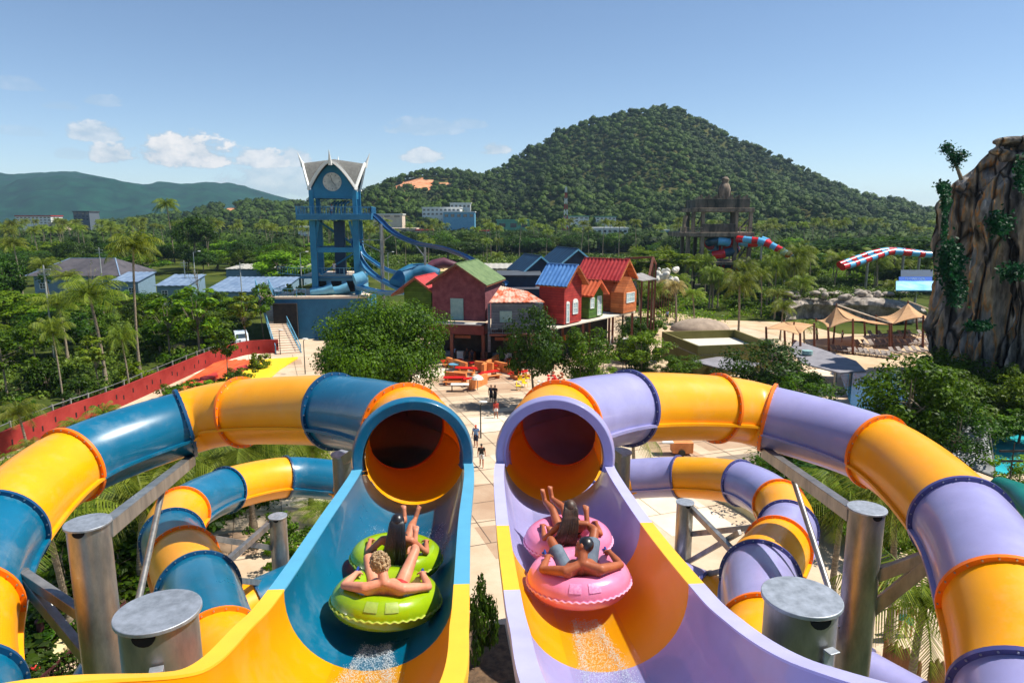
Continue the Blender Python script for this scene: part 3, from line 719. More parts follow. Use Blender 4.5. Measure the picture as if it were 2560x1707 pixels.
tr('bare',238,790,640,60,'nearly leafless tree in front of the dark roofed house')
tr('bare',495,760,635,40,'leafless pale tree between the two metal roofs')
tr('bare',262,800,700,50,'leaning bare trunk with few leaves beside the blue walled house')
for (px,yb,yt,w,k,l) in [(60,1080,985,80,'shrub1','leafy bush behind the red wall at the left frame edge'),(200,1012,945,110,'shrub2','bush with dark leaves behind the red wall under the palms'),(330,962,905,90,'shrub3','light bush behind the red wall fence'),(440,915,870,70,'shrub1','bush at the fence behind the red wall'),(540,878,845,70,'shrub3','bush near the far bend of the red wall'),(120,980,900,110,'shrub2','scrub bush below the loose bushy tree'),(390,880,820,90,'shrub1','scrub bush at the foot of the pale trunk'),(290,880,820,110,'shrub2','scrub bush behind the small dark palm'),(450,1000,955,110,'shrub1','low leafy hedge bush by the left orange lanes'),(590,975,935,90,'shrub2','low leafy hedge bush in front of the orange lanes'),(470,830,790,90,'shrub2','scrub bush beside the tallest young tree'),(190,860,800,80,'shrub3','scrub bush in the open grass')]:
    tr(k,px,yb,yt,w,l,cat='bush',name='bush')
# plaza trees
tr('big',946,1000,738,282,'very large round dense tree at the middle of the plaza',name='round_tree')
tr('plaza2',1335,1012,755,155,'leafy dark tree right of the red tables, in front of the red house')
tr('plaza1',1450,1015,800,140,'leafy tree in front of the green house deck')
tr('plaza3',1335,900,775,80,'slim tree partly hidden behind the leafy dark tree')
tr('plaza3',1605,945,825,130,'light green tree between the deck stairs and the olive building')
tr('plaza1',1690,965,880,120,'light shrub like tree in front of the olive building')
tr('plaza3',1500,980,880,110,'open branched small tree near the lamp post')
tr('plaza2',1910,1030,840,230,'dense dark tree right of the olive building')
tr('plaza1',2010,1080,915,150,'leafy tree between the grey roofs and the lilac tube')
tr('plaza1',2265,1180,865,250,'tall leafy tree in front of the pool and cliff')
tr('plaza2',2370,1190,990,220,'wide leafy tree before the grey tarpaulin')
tr('plaza1',2470,1120,1000,180,'tree at the foot of the cliff by the turquoise water')
tr('plaza3',2545,1110,930,140,'light tree at the right frame edge under the cliff')
tr('plaza1',2400,1080,930,130,'small tree in front of the cliff base')
tr('plaza3',2540,1260,1130,130,'branchy shrub at the right frame edge near the green slide',name='bush')
tr('young2',2360,690,640,60,'yellow green tree beside the blue wave ramp')
# palms in the right middle distance
for (px,yb,yt,w,k,l) in [(1630,800,722,95,'pn1','dense palm left of the withered palm'),(1690,820,715,95,'pd','withered palm with dry hanging fronds'),(1735,810,735,90,'pn3','palm just right of the withered palm'),(1845,850,710,120,'pn1','tall leaning palm behind the olive building'),
   (1935,800,735,90,'pn3','palm with raised fronds left of the tents'),(1950,850,770,80,'pn2','short palm beside the left tent'),(1985,760,640,115,'pn1','palm in front of the gap between the red and blue slides'),(2080,760,650,100,'pn3','palm right of the slide gap with upright crown'),(2190,740,645,110,'pn1','bushy palm under the right red and blue slide'),(2230,775,715,70,'pn2','short palm on the rock terrace'),(1780,770,700,90,'pn2','palm at the foot of the ruined tower'),(1690,770,700,90,'pn1','palm left of the ruined tower base'),(1890,740,670,80,'pd','palm with dry fronds right of the ruined tower'),(2010,870,815,95,'pn2','young palm beside the left tent pole'),(1610,745,690,60,'pn3','small palm behind the white flowering tree'),(2310,720,660,60,'pn3','palm by the dark cliff ivy'),(1560,760,700,60,'pn1','palm behind the brown deck columns')]:
    tr(k,px,yb,yt,w,l,cat='palm',name='palm_tree')
# palms and shrubs below the slides
def low(key,px,py,d,s,label,cat='palm',name='palm_tree'):
    """crown top seen at px,py at depth d, trunk to the ground"""
    p=W(px,py,d); ph,pr=PD[key]; return place(key,name,(p.x,p.y,0),s/pr,rr.uniform(0,6.28),label,cat,None,sz=max(0.3,p.z)/ph)
low('pn1',400,1165,33,3.6,'feathery palm under the long inclined steel arm')
low('pn1',620,1125,37,3.4,'feathery palm between the upper and lower tube on the left')
low('pn2',330,1260,30,3.2,'palm crown right behind the tall left post')
low('pn3',140,1285,27,3.4,'palm with hanging fronds between left tube and tall post')
low('pn1',770,1120,40,3.0,'small palm behind the left mouth support post')
low('pn2',540,1150,39,3.0,'low palm beneath the yellow upper tube')
low('pn1',250,1200,34,3.2,'palm below the left end of the teal tube')
low('pn1',2100,1250,30,3.0,'palm between the right brace and the tall right post')
low('pn1',2255,1290,27,3.0,'drooping palm behind the tall right post')
low('pn2',1590,1080,42,2.4,'small palm peeping above the lilac lower tube')
low('pn1',2300,1500,22,2.9,'palm with rough brown trunk beside the bamboo fence')
low('pn1',800,1270,38,2.2,'thin palm seen between the lower tube and flume')
for (px,py,d,s,k,l) in [(2020,1150,39,3.6,'plaza2','dark leafy tree under the lilac upper tube'),(2100,1180,37,3.0,'plaza1','leafy tree beside the dark tree under the tube'),(2210,1250,34,2.4,'plaza1','small leafy tree beneath the orange tube bend')]:
    low(k,px,py,d,s,l,cat='tree',name='tree')
n_=0
for (px,py,s,sz,l) in [(90,1480,3.4,2.2,'glossy shrub beside the broken branches at lower left'),(170,1560,3.2,2.0,'low green shrub behind the lowest left post'),(300,1480,3.2,2.4,'dark shrub between the two left posts'),(350,1400,3.4,2.6,'dense shrub by the lower yellow coil'),(250,1400,3.0,2.4,'shrub below the hanging palm fronds'),(60,1600,2.4,1.6,'shrub behind the dark iron railing'),(690,1370,1.5,1.6,'dark shrub at the short post near the left coil'),(120,1730,1.3,1.3,'little shrub with a red flower at the lower left'),(760,1420,1.8,1.5,'shady shrub beside the left flume'),(2080,1290,2.6,2.2,'dark shrub beside the round right post')]:
    b=G(px,py); place('shrub2' if n_%2 else 'shrub1','bush',b,s/1.6,n_,l,'bush',None,sz=sz/1.9); n_+=1
tr('shrub2',1205,1655,1432,96,'broad leaved bush growing between the two flumes',cat='bush',name='bush')

for (px,yb,yt,w,k,l) in [(505,1010,945,90,'shrub3','bush overlapping the orange lanes at their near corner'),(600,960,915,80,'shrub1','bush growing in the middle of the orange lanes'),(560,1000,950,70,'plaza3','little tree at the near edge of the orange lanes'),(650,925,880,60,'shrub3','bush between orange lanes and yellow band')]:
    tr(k,px,yb,yt,w,l,cat='bush',name='bush')
def belt(n,keys,x0,x1,y0,y1,h0,h1,w0,w1,label,cat,group,name,sd,ok=lambda x,y:True):
    q=random.Random(sd); k=0
    while k<n:
        px=q.uniform(x0,x1); y=q.uniform(y0,y1)
        if not ok(px,y): continue
        b=G(px,y); key=q.choice(keys); ph,pr=PD[key]; place(key,name,b,q.uniform(w0,w1)/2/pr,q.uniform(0,6.28),label,cat,group,sz=q.uniform(h0,h1)/ph); k+=1
okr=lambda x,y: not(1640<x<1760 and y>780) and not (2000<x and y>740) and not(1700<x<1900 and y<690)
belt(74,['pn1','pn3','pn2','pn1'],1570,2335,668,798,4.5,8.0,4.5,6.5,'palm in the dense planting between the ruined tower and the tents','palm','palms between the ruined tower and the tents','palm_tree',3,okr)
belt(60,['b1','b3','b5','shrub1','b2'],1560,2340,655,770,2.5,5.5,5,8,'bushy green tree in the planting between the ruined tower and the tents','tree','bushy trees between the ruined tower and the tents','tree',4,okr)
belt(18,['b1','b3','b2','young1','b4'],-40,640,790,900,3.5,6.5,5,8,'leafy tree in the scrub beyond the red wall','tree','leafy trees in the scrub beyond the red wall','tree',5,lambda x,y:y<1010-x*.3)
belt(16,['b1','b3','b2','b5'],-40,620,765,800,2.5,4.0,4,7,'leafy tree at the far side of the scrub near the compound wall','tree','leafy trees near the compound wall','tree',6)
belt(14,['shrub1','shrub2','plaza1','plaza2'],1560,1660,830,960,1.5,4,2.5,4,'leafy shrub in the bed beside the olive building','bush','shrubs beside the olive building','bush',7)
belt(3,['plaza1','plaza2','shrub2'],2080,2330,1080,1130,2.5,4.5,4,5.5,'leafy tree along the pool edge behind the lilac tube','tree','trees along the pool edge','tree',8)
belt(16,['plaza1','plaza2','b4'],2330,2600,1000,1130,3,6,4,6,'leafy tree at the base of the rock cliff','tree','trees at the base of the cliff','tree',9)
belt(12,['pn1','pn3'],700,1250,640,700,6,9,5,6,'palm at the edge of the open field behind the tower slides','palm','palms at the edge of the open field','palm_tree',10)
belt(14,['plaza1','plaza2','shrub1','shrub2'],1880,2180,1180,1300,1.5,3.5,3,4.5,'leafy bush in the bed beneath the right upper tube','bush','bushes beneath the right upper tube','bush',11)
belt(16,['shrub1','shrub2','pn2'],60,620,1120,1420,1.5,3.2,3,4.5,'leafy plant in the bed beneath the left upper tube','bush','plants beneath the left upper tube','bush',12,lambda x,y:y<1480-x*.5)
# dead branches at lower left
t=thing('dead_branches','tangle of bare grey brown branches beside the left tube','branches',G(70,1560))
mb=MB(); r0=random.Random(5); b0=G(70,1560)
for k in range(16):
    p=b0+Vector((r0.uniform(-1.2,1.4),r0.uniform(-1,1),0)); q=p+Vector((r0.uniform(-1.3,1.3),r0.uniform(-.6,.6),r0.uniform(1.5,3.6))); mb.path([p,p.lerp(q,.5)+Vector((r0.uniform(-.2,.2),0,.1)),q],[.05,.035,.012],6)
mb.build('branches',BARK,t,smooth=True)
# undergrowth as stuff: leaf tufts on the scrubland
UG=leafmat('undergrowth_leaves',(30,58,12),(112,134,40),trans=0.2,vs=0.12,objvar=False)
def tufts(name,P,size,nl,m,seed,label,hgt):
    r=np.random.default_rng(seed); n=len(P); C=np.repeat(P,nl,0)+np.concatenate([r.normal(0,size*1.6,(n*nl,2)),np.abs(r.normal(0,hgt,(n*nl,1)))],1)
    V,Q=leafcards(C,np.tile([0,0,1.0],(len(C),1)),size*0.38,r,asp=0.5,jit=0.7)
    return tag(npmesh(name,V,Q,m),label,'undergrowth',kind='stuff')
def region(pts,n,seed):
    r=np.random.default_rng(seed); P=np.array([G(*p)[:2] for p in pts]); lo,hi=P.min(0),P.max(0); out=[]
    while len(out)<n:
        q=r.uniform(lo,hi); c=False; j=len(P)-1
        for i in range(len(P)):
            if (P[i][1]>q[1])!=(P[j][1]>q[1]) and q[0]<(P[j][0]-P[i][0])*(q[1]-P[i][1])/(P[j][1]-P[i][1])+P[i][0]: c=not c
            j=i
        if c: out.append((q[0],q[1],0))
    return np.array(out)
keep=region([(-150,1080),(60,1060),(280,970),(520,880),(600,840),(600,775),(-150,775)],2600,1)
den=vnoise(keep[:,0],keep[:,1],7,3)
tufts('undergrowth',keep[den>0.42],0.55,34,UG,2,'rough green scrub covering the land beyond the red wall',0.35)
tufts('shade_planting',region([(-60,1180),(480,1130),(800,1120),(760,1230),(480,1330),(330,1480),(60,1620),(-60,1600)],1500,5),0.42,30,LV['mid'],4,'low green planting bed under the left tubes',0.45)
tufts('right_planting',region([(1900,1160),(2200,1200),(2330,1300),(2300,1400),(2180,1360),(2040,1280),(1960,1230)],420,6),0.42,30,LV['mid'],7,'planting bed under the right tubes',0.4)
tufts('cliff_planting',region([(2250,1100),(2330,1010),(2560,990),(2640,1060),(2480,1080),(2400,1030),(2330,1120)],320,8),0.5,30,LV['dark'],9,'dark planting along the pool in front of the cliff',0.5)
tufts('field_grass',region([(880,672),(1700,672),(1800,636),(880,636)],1500,9),1.6,20,UG,10,'pale green grass of the open field behind the clock tower',0.3)
tufts('palm_bed',region([(1600,820),(1960,800),(2000,720),(2300,700),(2300,650),(1560,650),(1560,720)],1700,10),0.7,30,LV['light'],11,'green planting under the palms in the middle distance',0.5)
libdone()
# ---------------- paving
PAV=mat('paving_pale',(188,164,136),rough=0.85,rgb2=(206,186,160),vs=0.35,bump=0.1,bs=6,spec=0.2)
PAV2=mat('paving_tan',(168,138,112),rough=0.85,rgb2=(182,156,130),vs=0.5,bump=0.1,bs=6,spec=0.2)
PAV3=mat('paving_grey',(128,114,100),rough=0.85,rgb2=(148,134,118),vs=0.5,bump=0.1,bs=6,spec=0.2)
PAV4=mat('paving_cream',(216,198,172),rough=0.85,rgb2=(228,212,190),vs=0.5,bump=0.05,bs=6,spec=0.2)
SAND=mat('sand',(186,160,128),rough=0.95,rgb2=(206,182,152),vs=0.3,bump=0.2,bs=3,spec=0.1)
def sheet(name,pts,m,z,kind='structure'):
    mb=MB(); mb.quad(*[G(x,y,z) for x,y in pts]); return tag(mb.build(name,m),kind=kind)
base=[(-300,1250),(158,1040),(300,985),(517,902),(612,880),(697,866),(697,845),(905,845),(1010,800),(1300,790),(1500,775),(1600,800),(1990,812),(2100,840),(2330,850),(2330,880),(2500,1000),(2900,1250),(3600,1900),(2900,2700),(-300,2700),(-900,1750)]
sheet('plaza_ground',base,PAV,0.004)
r0=random.Random(9)
# paving panels: quadrilaterals with tan, grey and cream tones over the plaza
mbs={0:MB(),1:MB(),2:MB()}
u=Vector((0.94,0.34,0)); v=Vector((-0.34,0.94,0)); o0=Vector((-34,22,0))
for i in range(17):
    for j in range(16):
        if r0.random()<0.36: continue
        k=r0.choice((0,0,1,2)); w=5.2
        c=o0+u*(i*w+r0.uniform(-.7,.7))+v*(j*w+r0.uniform(-.7,.7))
        if c.y>88 or c.x< -0.47*c.y-6: continue
        a,b=w*r0.uniform(.55,1.0),w*r0.uniform(.5,.95); zz=0.008+0.004*k+0.0006*((i*5+j)%5)
        mbs[k].quad(*[tuple((c+u*x*a+v*y*b)[:2])+(zz,) for x,y in((-.5,-.5),(.5,-.5+r0.uniform(-.15,.15)),(.5,.5),(-.5,.5+r0.uniform(-.15,.15)))])
for k,m in((0,PAV2),(1,PAV3),(2,PAV4)): tag(mbs[k].build('paving_panels',m),kind='structure')
sheet('shadowed_bare_soil',[(1150,1560),(1262,1560),(1300,1760),(1120,1760)],mat('soil_shadowed',(70,54,40),rough=1,rgb2=(112,88,64),vs=3,bump=.6,bs=9),0.02)  # soil between the flumes, its dark tone painting in the shadow there
sheet('sand_area',[(1500,790),(1640,775),(1800,800),(1990,806),(2100,835),(2340,835),(2345,880),(2420,965),(2290,960),(2090,905),(1990,850),(1850,815),(1640,850)],SAND,0.03)
SCR=mat('dirt_patch',(190,160,116),rough=1,rgb2=(214,186,140),vs=0.4,spec=0.1)
for q in ([(0,955),(60,950),(70,970),(0,985)],[(110,930),(180,925),(175,945),(120,950)],[(425,862),(460,858),(465,870),(430,874)],[(1050,668),(1200,664),(1240,672),(1060,680)],[(2290,582),(2340,580),(2340,612),(2310,606)]):
    sheet('path_dirt',q,SCR,0.012)
JT=mat('paving_joint',(118,100,84),rough=.95,var=.1)
mb=MB()
for i in range(34):
    for (s_,e_,w) in ((o0+u*(i*2.6-4),o0+u*(i*2.6-4)+v*84,v),(o0+v*(i*2.6)-u*4,o0+v*(i*2.6)+u*84,u)):
        if i>31: continue
        n_v=Vector((-w.y,w.x,0))*.022; P=[]
        for k in range(28):
            p0=s_.lerp(e_,k/28); p1=s_.lerp(e_,(k+1)/28); m_=(p0+p1)/2
            if m_.y>86 or m_.y<20 or m_.x< -0.45*m_.y-6+ (0 if m_.y<60 else (m_.y-60)*.35) or m_.x>0.62*m_.y+4: continue
            mb.quad((p0.x-n_v.x,p0.y-n_v.y,.0235),(p0.x+n_v.x,p0.y+n_v.y,.0235),(p1.x+n_v.x,p1.y+n_v.y,.0235),(p1.x-n_v.x,p1.y-n_v.y,.0235))
tag(mb.build('paving_joints',JT),kind='structure')
# water
WAT=mat('pool_water',(24,150,170),rough=0.08,rgb2=(70,196,205),vs=0.4,bump=0.25,bs=2.5,spec=0.6)
sheet('pool_water',[(2100,935),(2240,930),(2300,985),(2420,975),(2640,1000),(2700,1180),(2480,1185),(2380,1050),(2270,1080),(2130,1020)],WAT,0.06)
WSP=mat('white_water',(225,236,240),rough=0.6,rgb2=(250,252,252),vs=1.5,bump=1,bs=3)
t=MB(); b0=G(2345,1000); r0=random.Random(3)
for k in range(60):
    c=b0+Vector((r0.uniform(-2.3,2.2),r0.uniform(-.5,.8),r0.uniform(0,3.6))); t.ell(c,(r0.uniform(.12,.5),r0.uniform(.1,.3),r0.uniform(.3,.9)),7,5)
tag(t.build('waterfall_spray',WSP,remesh=0.14,sm=2),'white falling water at the foot of the cliff','water spray',kind='stuff')
LAW=mat('beige_kerb',(206,190,140),rough=0.8,rgb2=(222,208,162),vs=1,spec=0.2)
def kerb(name,pts,w,h,m,label,cat):
    t=MB(); P=spline([G(x,y,0) for x,y in pts],6); fr=upframes(P)
    for p,(tt,a,b) in zip(P,fr):
        for x,z in((-w/2,-.05),(-w/2,h),(w/2,h),(w/2,-.05)): t.v.append((p.x+a.x*x,p.y+a.y*x,z))
    for k in range(len(P)-1):
        for i in range(4):
            j=(i+1)%4; o=k*4; t.f.append((o+i,o+j,o+4+j,o+4+i))
    n=len(P)*4; t.f.append((0,1,2,3)); t.f.append((n-1,n-2,n-3,n-4))
    return tag(t.build(name,m,bevel=0.02),label,cat)
kerb('planter_wall',[(100,1700),(150,1640),(250,1560),(330,1490),(420,1430)],0.55,0.5,LAW,'cream curved planter wall behind the lower left post','low wall')
kerb('planter_wall',[(1800,1250),(1850,1275),(1900,1310),(1960,1390)],0.4,0.4,LAW,'cream curved planter wall under the right coil','low wall')
kerb('planter_wall',[(1700,1095),(1780,1085),(1900,1100)],0.4,0.35,LAW,'cream planter edge below the yellow upper right tube','low wall')
# red wall with slots, left
REDW=mat('red_wall',(134,36,32),rough=0.8,rgb2=(158,56,50),vs=0.5,bump=0.05,bs=3,spec=0.25)
pts=[(-120,1203),(0,1143),(158,1071),(291,1020),(420,962),(517,918),(560,903),(612,888),(650,884),(697,882)]
P=[G(x,y) for x,y in pts]; P=spline(P,6)
t=thing('boundary_wall','long red boundary wall with small dark slots curving up the left side','wall',P[0]); mb=MB(); fr=upframes(P)
for p,(tt,a,b) in zip(P,fr):
    for x,z in((-.12,0),(-.12,1.75),(.12,1.75),(.12,0)): mb.v.append((p.x+a.x*x,p.y+a.y*x,z))
for k in range(len(P)-1):
    for i in range(4):
        j=(i+1)%4; o=k*4; mb.f.append((o+i,o+j,o+4+j,o+4+i))
n=len(P)*4; mb.f.append((n-1,n-2,n-3,n-4)); mb.build('wall_panel',REDW,t)
mb=MB(); DK=mat('slot_dark',(30,16,14),rough=1)
cum=0; nxt=1.0; k=0
for i in range(len(P)-1):
    seg=(P[i+1]-P[i]).length
    while cum+seg>nxt and nxt<50:
        q=P[i].lerp(P[i+1],(nxt-cum)/seg); a=fr[i][1]; z=(1.05,0.75)[k%2]; tt=fr[i][0]
        c=Vector((q.x,q.y,z))+a*0.125; mb.box(c,(0.16,0.02,0.42),math.atan2(tt.y,tt.x)); k+=1; nxt+=(1.5,2.3,1.0)[k%3]
    cum+=seg
mb.build('slots',DK,t)
# pipe fence behind the red wall
t=thing('pipe_fence','weathered grey three rail fence behind the red wall','fence',P[0]); off=Vector((-1.8,1.6,0)); mb=MB()
for z in(0.5,1.0,1.5): mb.path([p+off+Vector((0,0,z)) for p in P[:-10:2]],0.04,5)
mb.build('rails',GALV,t); mb=MB()
for p in P[:-10:2]: mb.box(p+off+Vector((0,0,.8)),(.12,.12,1.6))
mb.build('posts',mat('concrete_post',(150,146,136),rough=.9),t)
# coloured runout lanes
t=thing('slide_lanes','orange and red sloping mat slide lanes with a yellow edge band','slide lanes',G(600,930))
OR=mat('lane_orange',(196,78,34),rough=.55,rgb2=(212,104,58),vs=.6); RDm=mat('lane_red',(176,40,34),rough=.55,rgb2=(196,66,52),vs=.6); YLm=mat('lane_yellow',(236,196,20),rough=.45,rgb2=(248,212,50),vs=.6)
def lane(pts,h,m,nm):
    mb=MB(); mb.prism([G(x,y,0.0)+Vector((0,0,0.02)) for x,y in pts],Vector((0,0,h))); mb.build(nm,m,t,bevel=0.03)
lane([(640,905),(745,897),(700,925),(645,975),(560,1010),(600,960)],0.25,YLm,'yellow_lane')
lane([(545,905),(700,902),(640,942),(480,1000),(380,1010)],0.2,OR,'orange_lane')
for k in range(6):
    a=0.12+k*0.14
    p0=(545+155*a,905-3*a); p1=(380+100*a*1.2,1010-10*a)
    lane([p0,(p0[0]+9,p0[1]),(p1[0]+14,p1[1]-2),p1],0.3,YLm if k>3 else OR,'lane_divider')
for x,y in ((500,955),(530,985),(470,975),(575,935)):
    lane([(x,y),(x+42,y-14),(x+46,y-6),(x+6,y+10)],0.5,RDm,'red_pad')
# ---------------- buildings
TB=mat('tower_blue',(16,104,144),rough=0.55,rgb2=(34,122,160),vs=0.5,spec=0.4)
TB2=mat('deck_blue',(12,88,124),rough=0.55,rgb2=(30,106,142),vs=0.5)
LB=mat('pale_blue',(78,146,178),rough=0.55,rgb2=(110,168,194),vs=0.8)
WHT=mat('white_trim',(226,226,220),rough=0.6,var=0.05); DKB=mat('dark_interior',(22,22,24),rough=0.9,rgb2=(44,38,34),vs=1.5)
SHG=mat('grey_shingle',(84,84,82),rough=0.9,rgb2=(118,118,112),vs=5,bump=0.6,bs=12)
BEI=mat('deck_beige',(206,182,158),rough=0.8,rgb2=(222,202,180),vs=0.6)
BRN=mat('brown_timber',(92,48,34),rough=0.7,rgb2=(122,70,50),vs=2,stretch=(1,1,.3))
GLS=mat('window_glass',(150,178,186),rough=0.15,rgb2=(190,212,214),vs=0.8,spec=0.8)
DGL=mat('dark_glass',(40,52,60),rough=0.1,rgb2=(60,74,84),vs=0.8,spec=0.8)
def rot(v,a): return Vector((v[0]*math.cos(a)-v[1]*math.sin(a),v[0]*math.sin(a)+v[1]*math.cos(a),v[2]))
class Fr:
    """local frame: origin o, yaw a"""
    def __init__(s,o,a): s.o=Vector(o); s.a=a
    def p(s,x,y,z): return s.o+rot((x,y,z),s.a)
    def box(s,mb,x0,x1,y0,y1,z0,z1):
        c=s.p((x0+x1)/2,(y0+y1)/2,(z0+z1)/2); mb.box(c,(x1-x0,y1-y0,z1-z0),s.a); return mb
# clock tower
o=W(848,690,102); T=thing('clock_tower','blue clock tower with open decks and a crown shaped grey roof','tower',(o.x,o.y,0))
f=Fr((o.x,o.y,0),R(7)); S=3.0
zp=16.85; zt=20.0; zg=21.0
for x,y in((-S,-S),(S,-S),(-S,S),(S,S)): cb=MB(); f.box(cb,x-.3,x+.3,y-.3,y+.3,zp,zg); cb.build('upper_column',TB,T)
for x,y in((-S,-S),(S,-S),(-S,S),(S,S),(0.2,S)): cb=MB(); f.box(cb,x-.42,x+.42,y-.42,y+.42,6,zp-.1); cb.build('lower_column',TB,T)
cb=MB()
for x in (-S,S): cb.bar(f.p(x,-S,12.6),f.p(x*0.72,-S,zp-.2),.35,.35)
f.box(cb,-S,S,-S-.25,-S+.25,12.2,12.9); f.box(cb,-S-.25,-S+.25,-S,S,12.2,12.9); f.box(cb,S-.25,S+.25,-S,S,12.2,12.9); f.box(cb,-S,S,S-.25,S+.25,12.2,12.9)
cb.bar(f.p(-S,0,8.6),f.p(S,0.5,12.4),.9,.25); cb.bar(f.p(S,1.6,12.6),f.p(-S,1.8,16.7),.9,.25)
cb.build('braces',TB,T)
cb=MB(); f.box(cb,-.6,.9,.8,2.4,6,16.6); cb.build('stair_core',mat('tower_inner_shade',(8,60,96),rough=.6),T)  # core coloured darker to stand in for the shade inside the tower
cb=MB(); f.box(cb,-S-2.0,S+2.4,-S-1.6,S+1.6,zp-.05,zp+.7); cb.build('platform',TB2,T,bevel=.04)
def rail(parent,fr,segs,h=1.1,m=LB,sp=0.35,name='railing'):
    mb=MB()
    for (p,q) in segs:
        p=Vector(p);q=Vector(q); n=max(2,int((q-p).length/sp))
        for z in(h,h*0.12): mb.bar(p+Vector((0,0,z)),q+Vector((0,0,z)),.07,.07)
        for i in range(n+1):
            c=p.lerp(q,i/n); mb.bar(c,c+Vector((0,0,h)),.035 if i%5 else .09)
    return mb.build(name,m,parent)
a=zp+.7; c=[f.p(-S-1.95,-S-1.55,a),f.p(S+2.35,-S-1.55,a),f.p(S+2.35,S+1.55,a),f.p(-S-1.95,S+1.55,a)]
rail(T,f,[(c[0],c[1]),(c[1],c[2]),(c[2],c[3]),(c[3],c[0])],m=mat('rail_blue',(60,130,170),rough=.5),sp=.4)
# crown: gable walls, roof saddles, white bargeboards
Z0=20.0
gw=MB(); rf=MB(); bb=MB()
Aax=4.15; az_=24.6; zc=20.9; O=Vector((0,0,25.6))
def arch(u): # height of pointed arch, u in -1..1
    return zc+(az_-zc)*(1-abs(u)**1.55)
dirs=[((0,-1),(1,0)),((1,0),(0,1)),((0,1),(-1,0)),((-1,0),(0,-1))]
for nx_,tx in dirs:
    n=Vector((*nx_,0)); t=Vector((*tx,0))
    P=[]; 
    for i in range(17):
        u=-1+i/8; P.append((u,arch(u)))
    # wall
    ring=[f.p(*(n*S+t*(-S)+Vector((0,0,Z0))))]+[f.p(*(n*(S+.0)+t*u*S+Vector((0,0,z)))) for u,z in P]+[f.p(*(n*S+t*S+Vector((0,0,Z0))))]
    gw.prism(ring,rot(-n*.15,f.a))
    # edge curve leaning outward
    E=[]
    for u,z in P:
        lean=(z-zc)/(az_-zc); E.append(n*(S+.15+lean*1.25)+t*(u*(S+.35))+Vector((0,0,z+.1+0.15*lean)))
    tip=n*(S+2.1)+Vector((0,0,az_+1.7))
    for i in range(16):
        bb.bar(f.p(*E[i]),f.p(*E[i+1]),.26,.36)
    bb.path([f.p(*(E[8]+Vector((0,0,-.5)))),f.p(*(n*(S+1.65)+Vector((0,0,az_+.5)))),f.p(*tip)],[.3,.2,.03],8)
    # roof surface from edge to centre
    m_=len(E); base=len(rf.v); K=6
    for e_ in E:
        for k in range(K+1):
            w=k/K; u0=e_; tgt=Vector((e_.dot(t)*0*t.x,0,0)); c_=t*(e_.dot(t)*(1-w)); 
            hor=n*(e_.dot(n)*(1-w))+t*(e_.dot(t)) 
            # follow the ridge/valley: stay at lateral offset, run back until the diagonal valley
            lat=abs(e_.dot(t)); back=max(lat,0.0); nn=e_.dot(n)+(back-e_.dot(n))*w
            zz=e_.z+(0.6*w)*(1-lat/(S+.35))
            rf.v.append(tuple(f.p(*(n*nn+t*e_.dot(t)+Vector((0,0,zz))))))
    for i in range(m_-1):
        for k in range(K):
            q=base+i*(K+1)+k; rf.f.append((q,q+1,q+K+2,q+K+1))
gw.build('gable_walls',TB,T); rf.build('roof',SHG,T,smooth=True,ang=50); bb.build('bargeboards',WHT,T,smooth=True,ang=40)
for n_,nm in (((0,-1),'clock_face'),((1,0),'clock_face')):
    n=Vector((*n_,0)); t=Vector((-n.y,n.x,0)); c_=n*(S+.03)+Vector((0,0,22.1)); 
    mb=MB(); mb.cyl(f.p(*c_),f.p(*(c_+n*.12)),1.28,n=32); cf=mb.build(nm,mat('clock_dial',(150,160,158),rough=.6,rgb2=(196,200,192),vs=1.2),T,smooth=True)
    mb=MB(); 
    for k in range(12):
        q=2*math.pi*k/12; e1=c_+n*.14+t*math.sin(q)*1.1+Vector((0,0,math.cos(q)*1.1)); e2=c_+n*.14+t*math.sin(q)*.92+Vector((0,0,math.cos(q)*.92)); mb.bar(f.p(*e1),f.p(*e2),.06,.04)
    mb.bar(f.p(*(c_+n*.15)),f.p(*(c_+n*.15+t*.45+Vector((0,0,-.5)))),.08,.04); mb.bar(f.p(*(c_+n*.15)),f.p(*(c_+n*.15+t*(-.2)+Vector((0,0,.9)))),.06,.04)
    mb.build('clock_hands',DKB,cf)
mb=MB(); f.box(mb,-S,S,-S,S,19.85,20.05); mb.build('ceiling_slab',TB,T)
mb=MB()
for k in range(5): mb.path([f.p(-.8+k*.5,-.5,zp+.7),f.p(-.7+k*.5,0,zp+2.2),f.p(-.2+k*.5,.6,zp+2.6)],.14,8)
mb.build('launch_frames',TB2,T,smooth=True)
# podium
o=W(800,745,97); D=thing('blue_podium','stepped blue podium with beige decks under the clock tower','podium',(o.x,o.y,0)); f=Fr((o.x,o.y,0),R(4))
mb=MB(); f.box(mb,-6.5,6.5,0,11,0,5.8); mb.build('lower_block',TB2,D)
mb=MB(); f.box(mb,-6.6,6.6,-.1,11,5.8,6.1); mb.build('lower_deck',BEI,D)
mb=MB(); f.box(mb,-1.8,5.2,3.5,12,6.1,8.4); mb.build('upper_block',LB,D)
mb=MB(); f.box(mb,-3.4,5.6,3.0,12,8.4,8.75); mb.build('upper_deck',TB2,D); 
mb=MB(); f.box(mb,-3.2,5.4,3.2,12,8.75,8.8); mb.build('deck_floor',BEI,D)
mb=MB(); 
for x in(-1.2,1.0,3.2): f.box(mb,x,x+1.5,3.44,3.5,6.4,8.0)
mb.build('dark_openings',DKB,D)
rail(D,f,[(f.p(-3.3,3.1,8.8),f.p(5.5,3.1,8.8)),(f.p(5.5,3.1,8.8),f.p(5.5,8,8.8)),(f.p(-3.3,3.1,8.8),f.p(-7.5,7,8.8))],sp=.6)
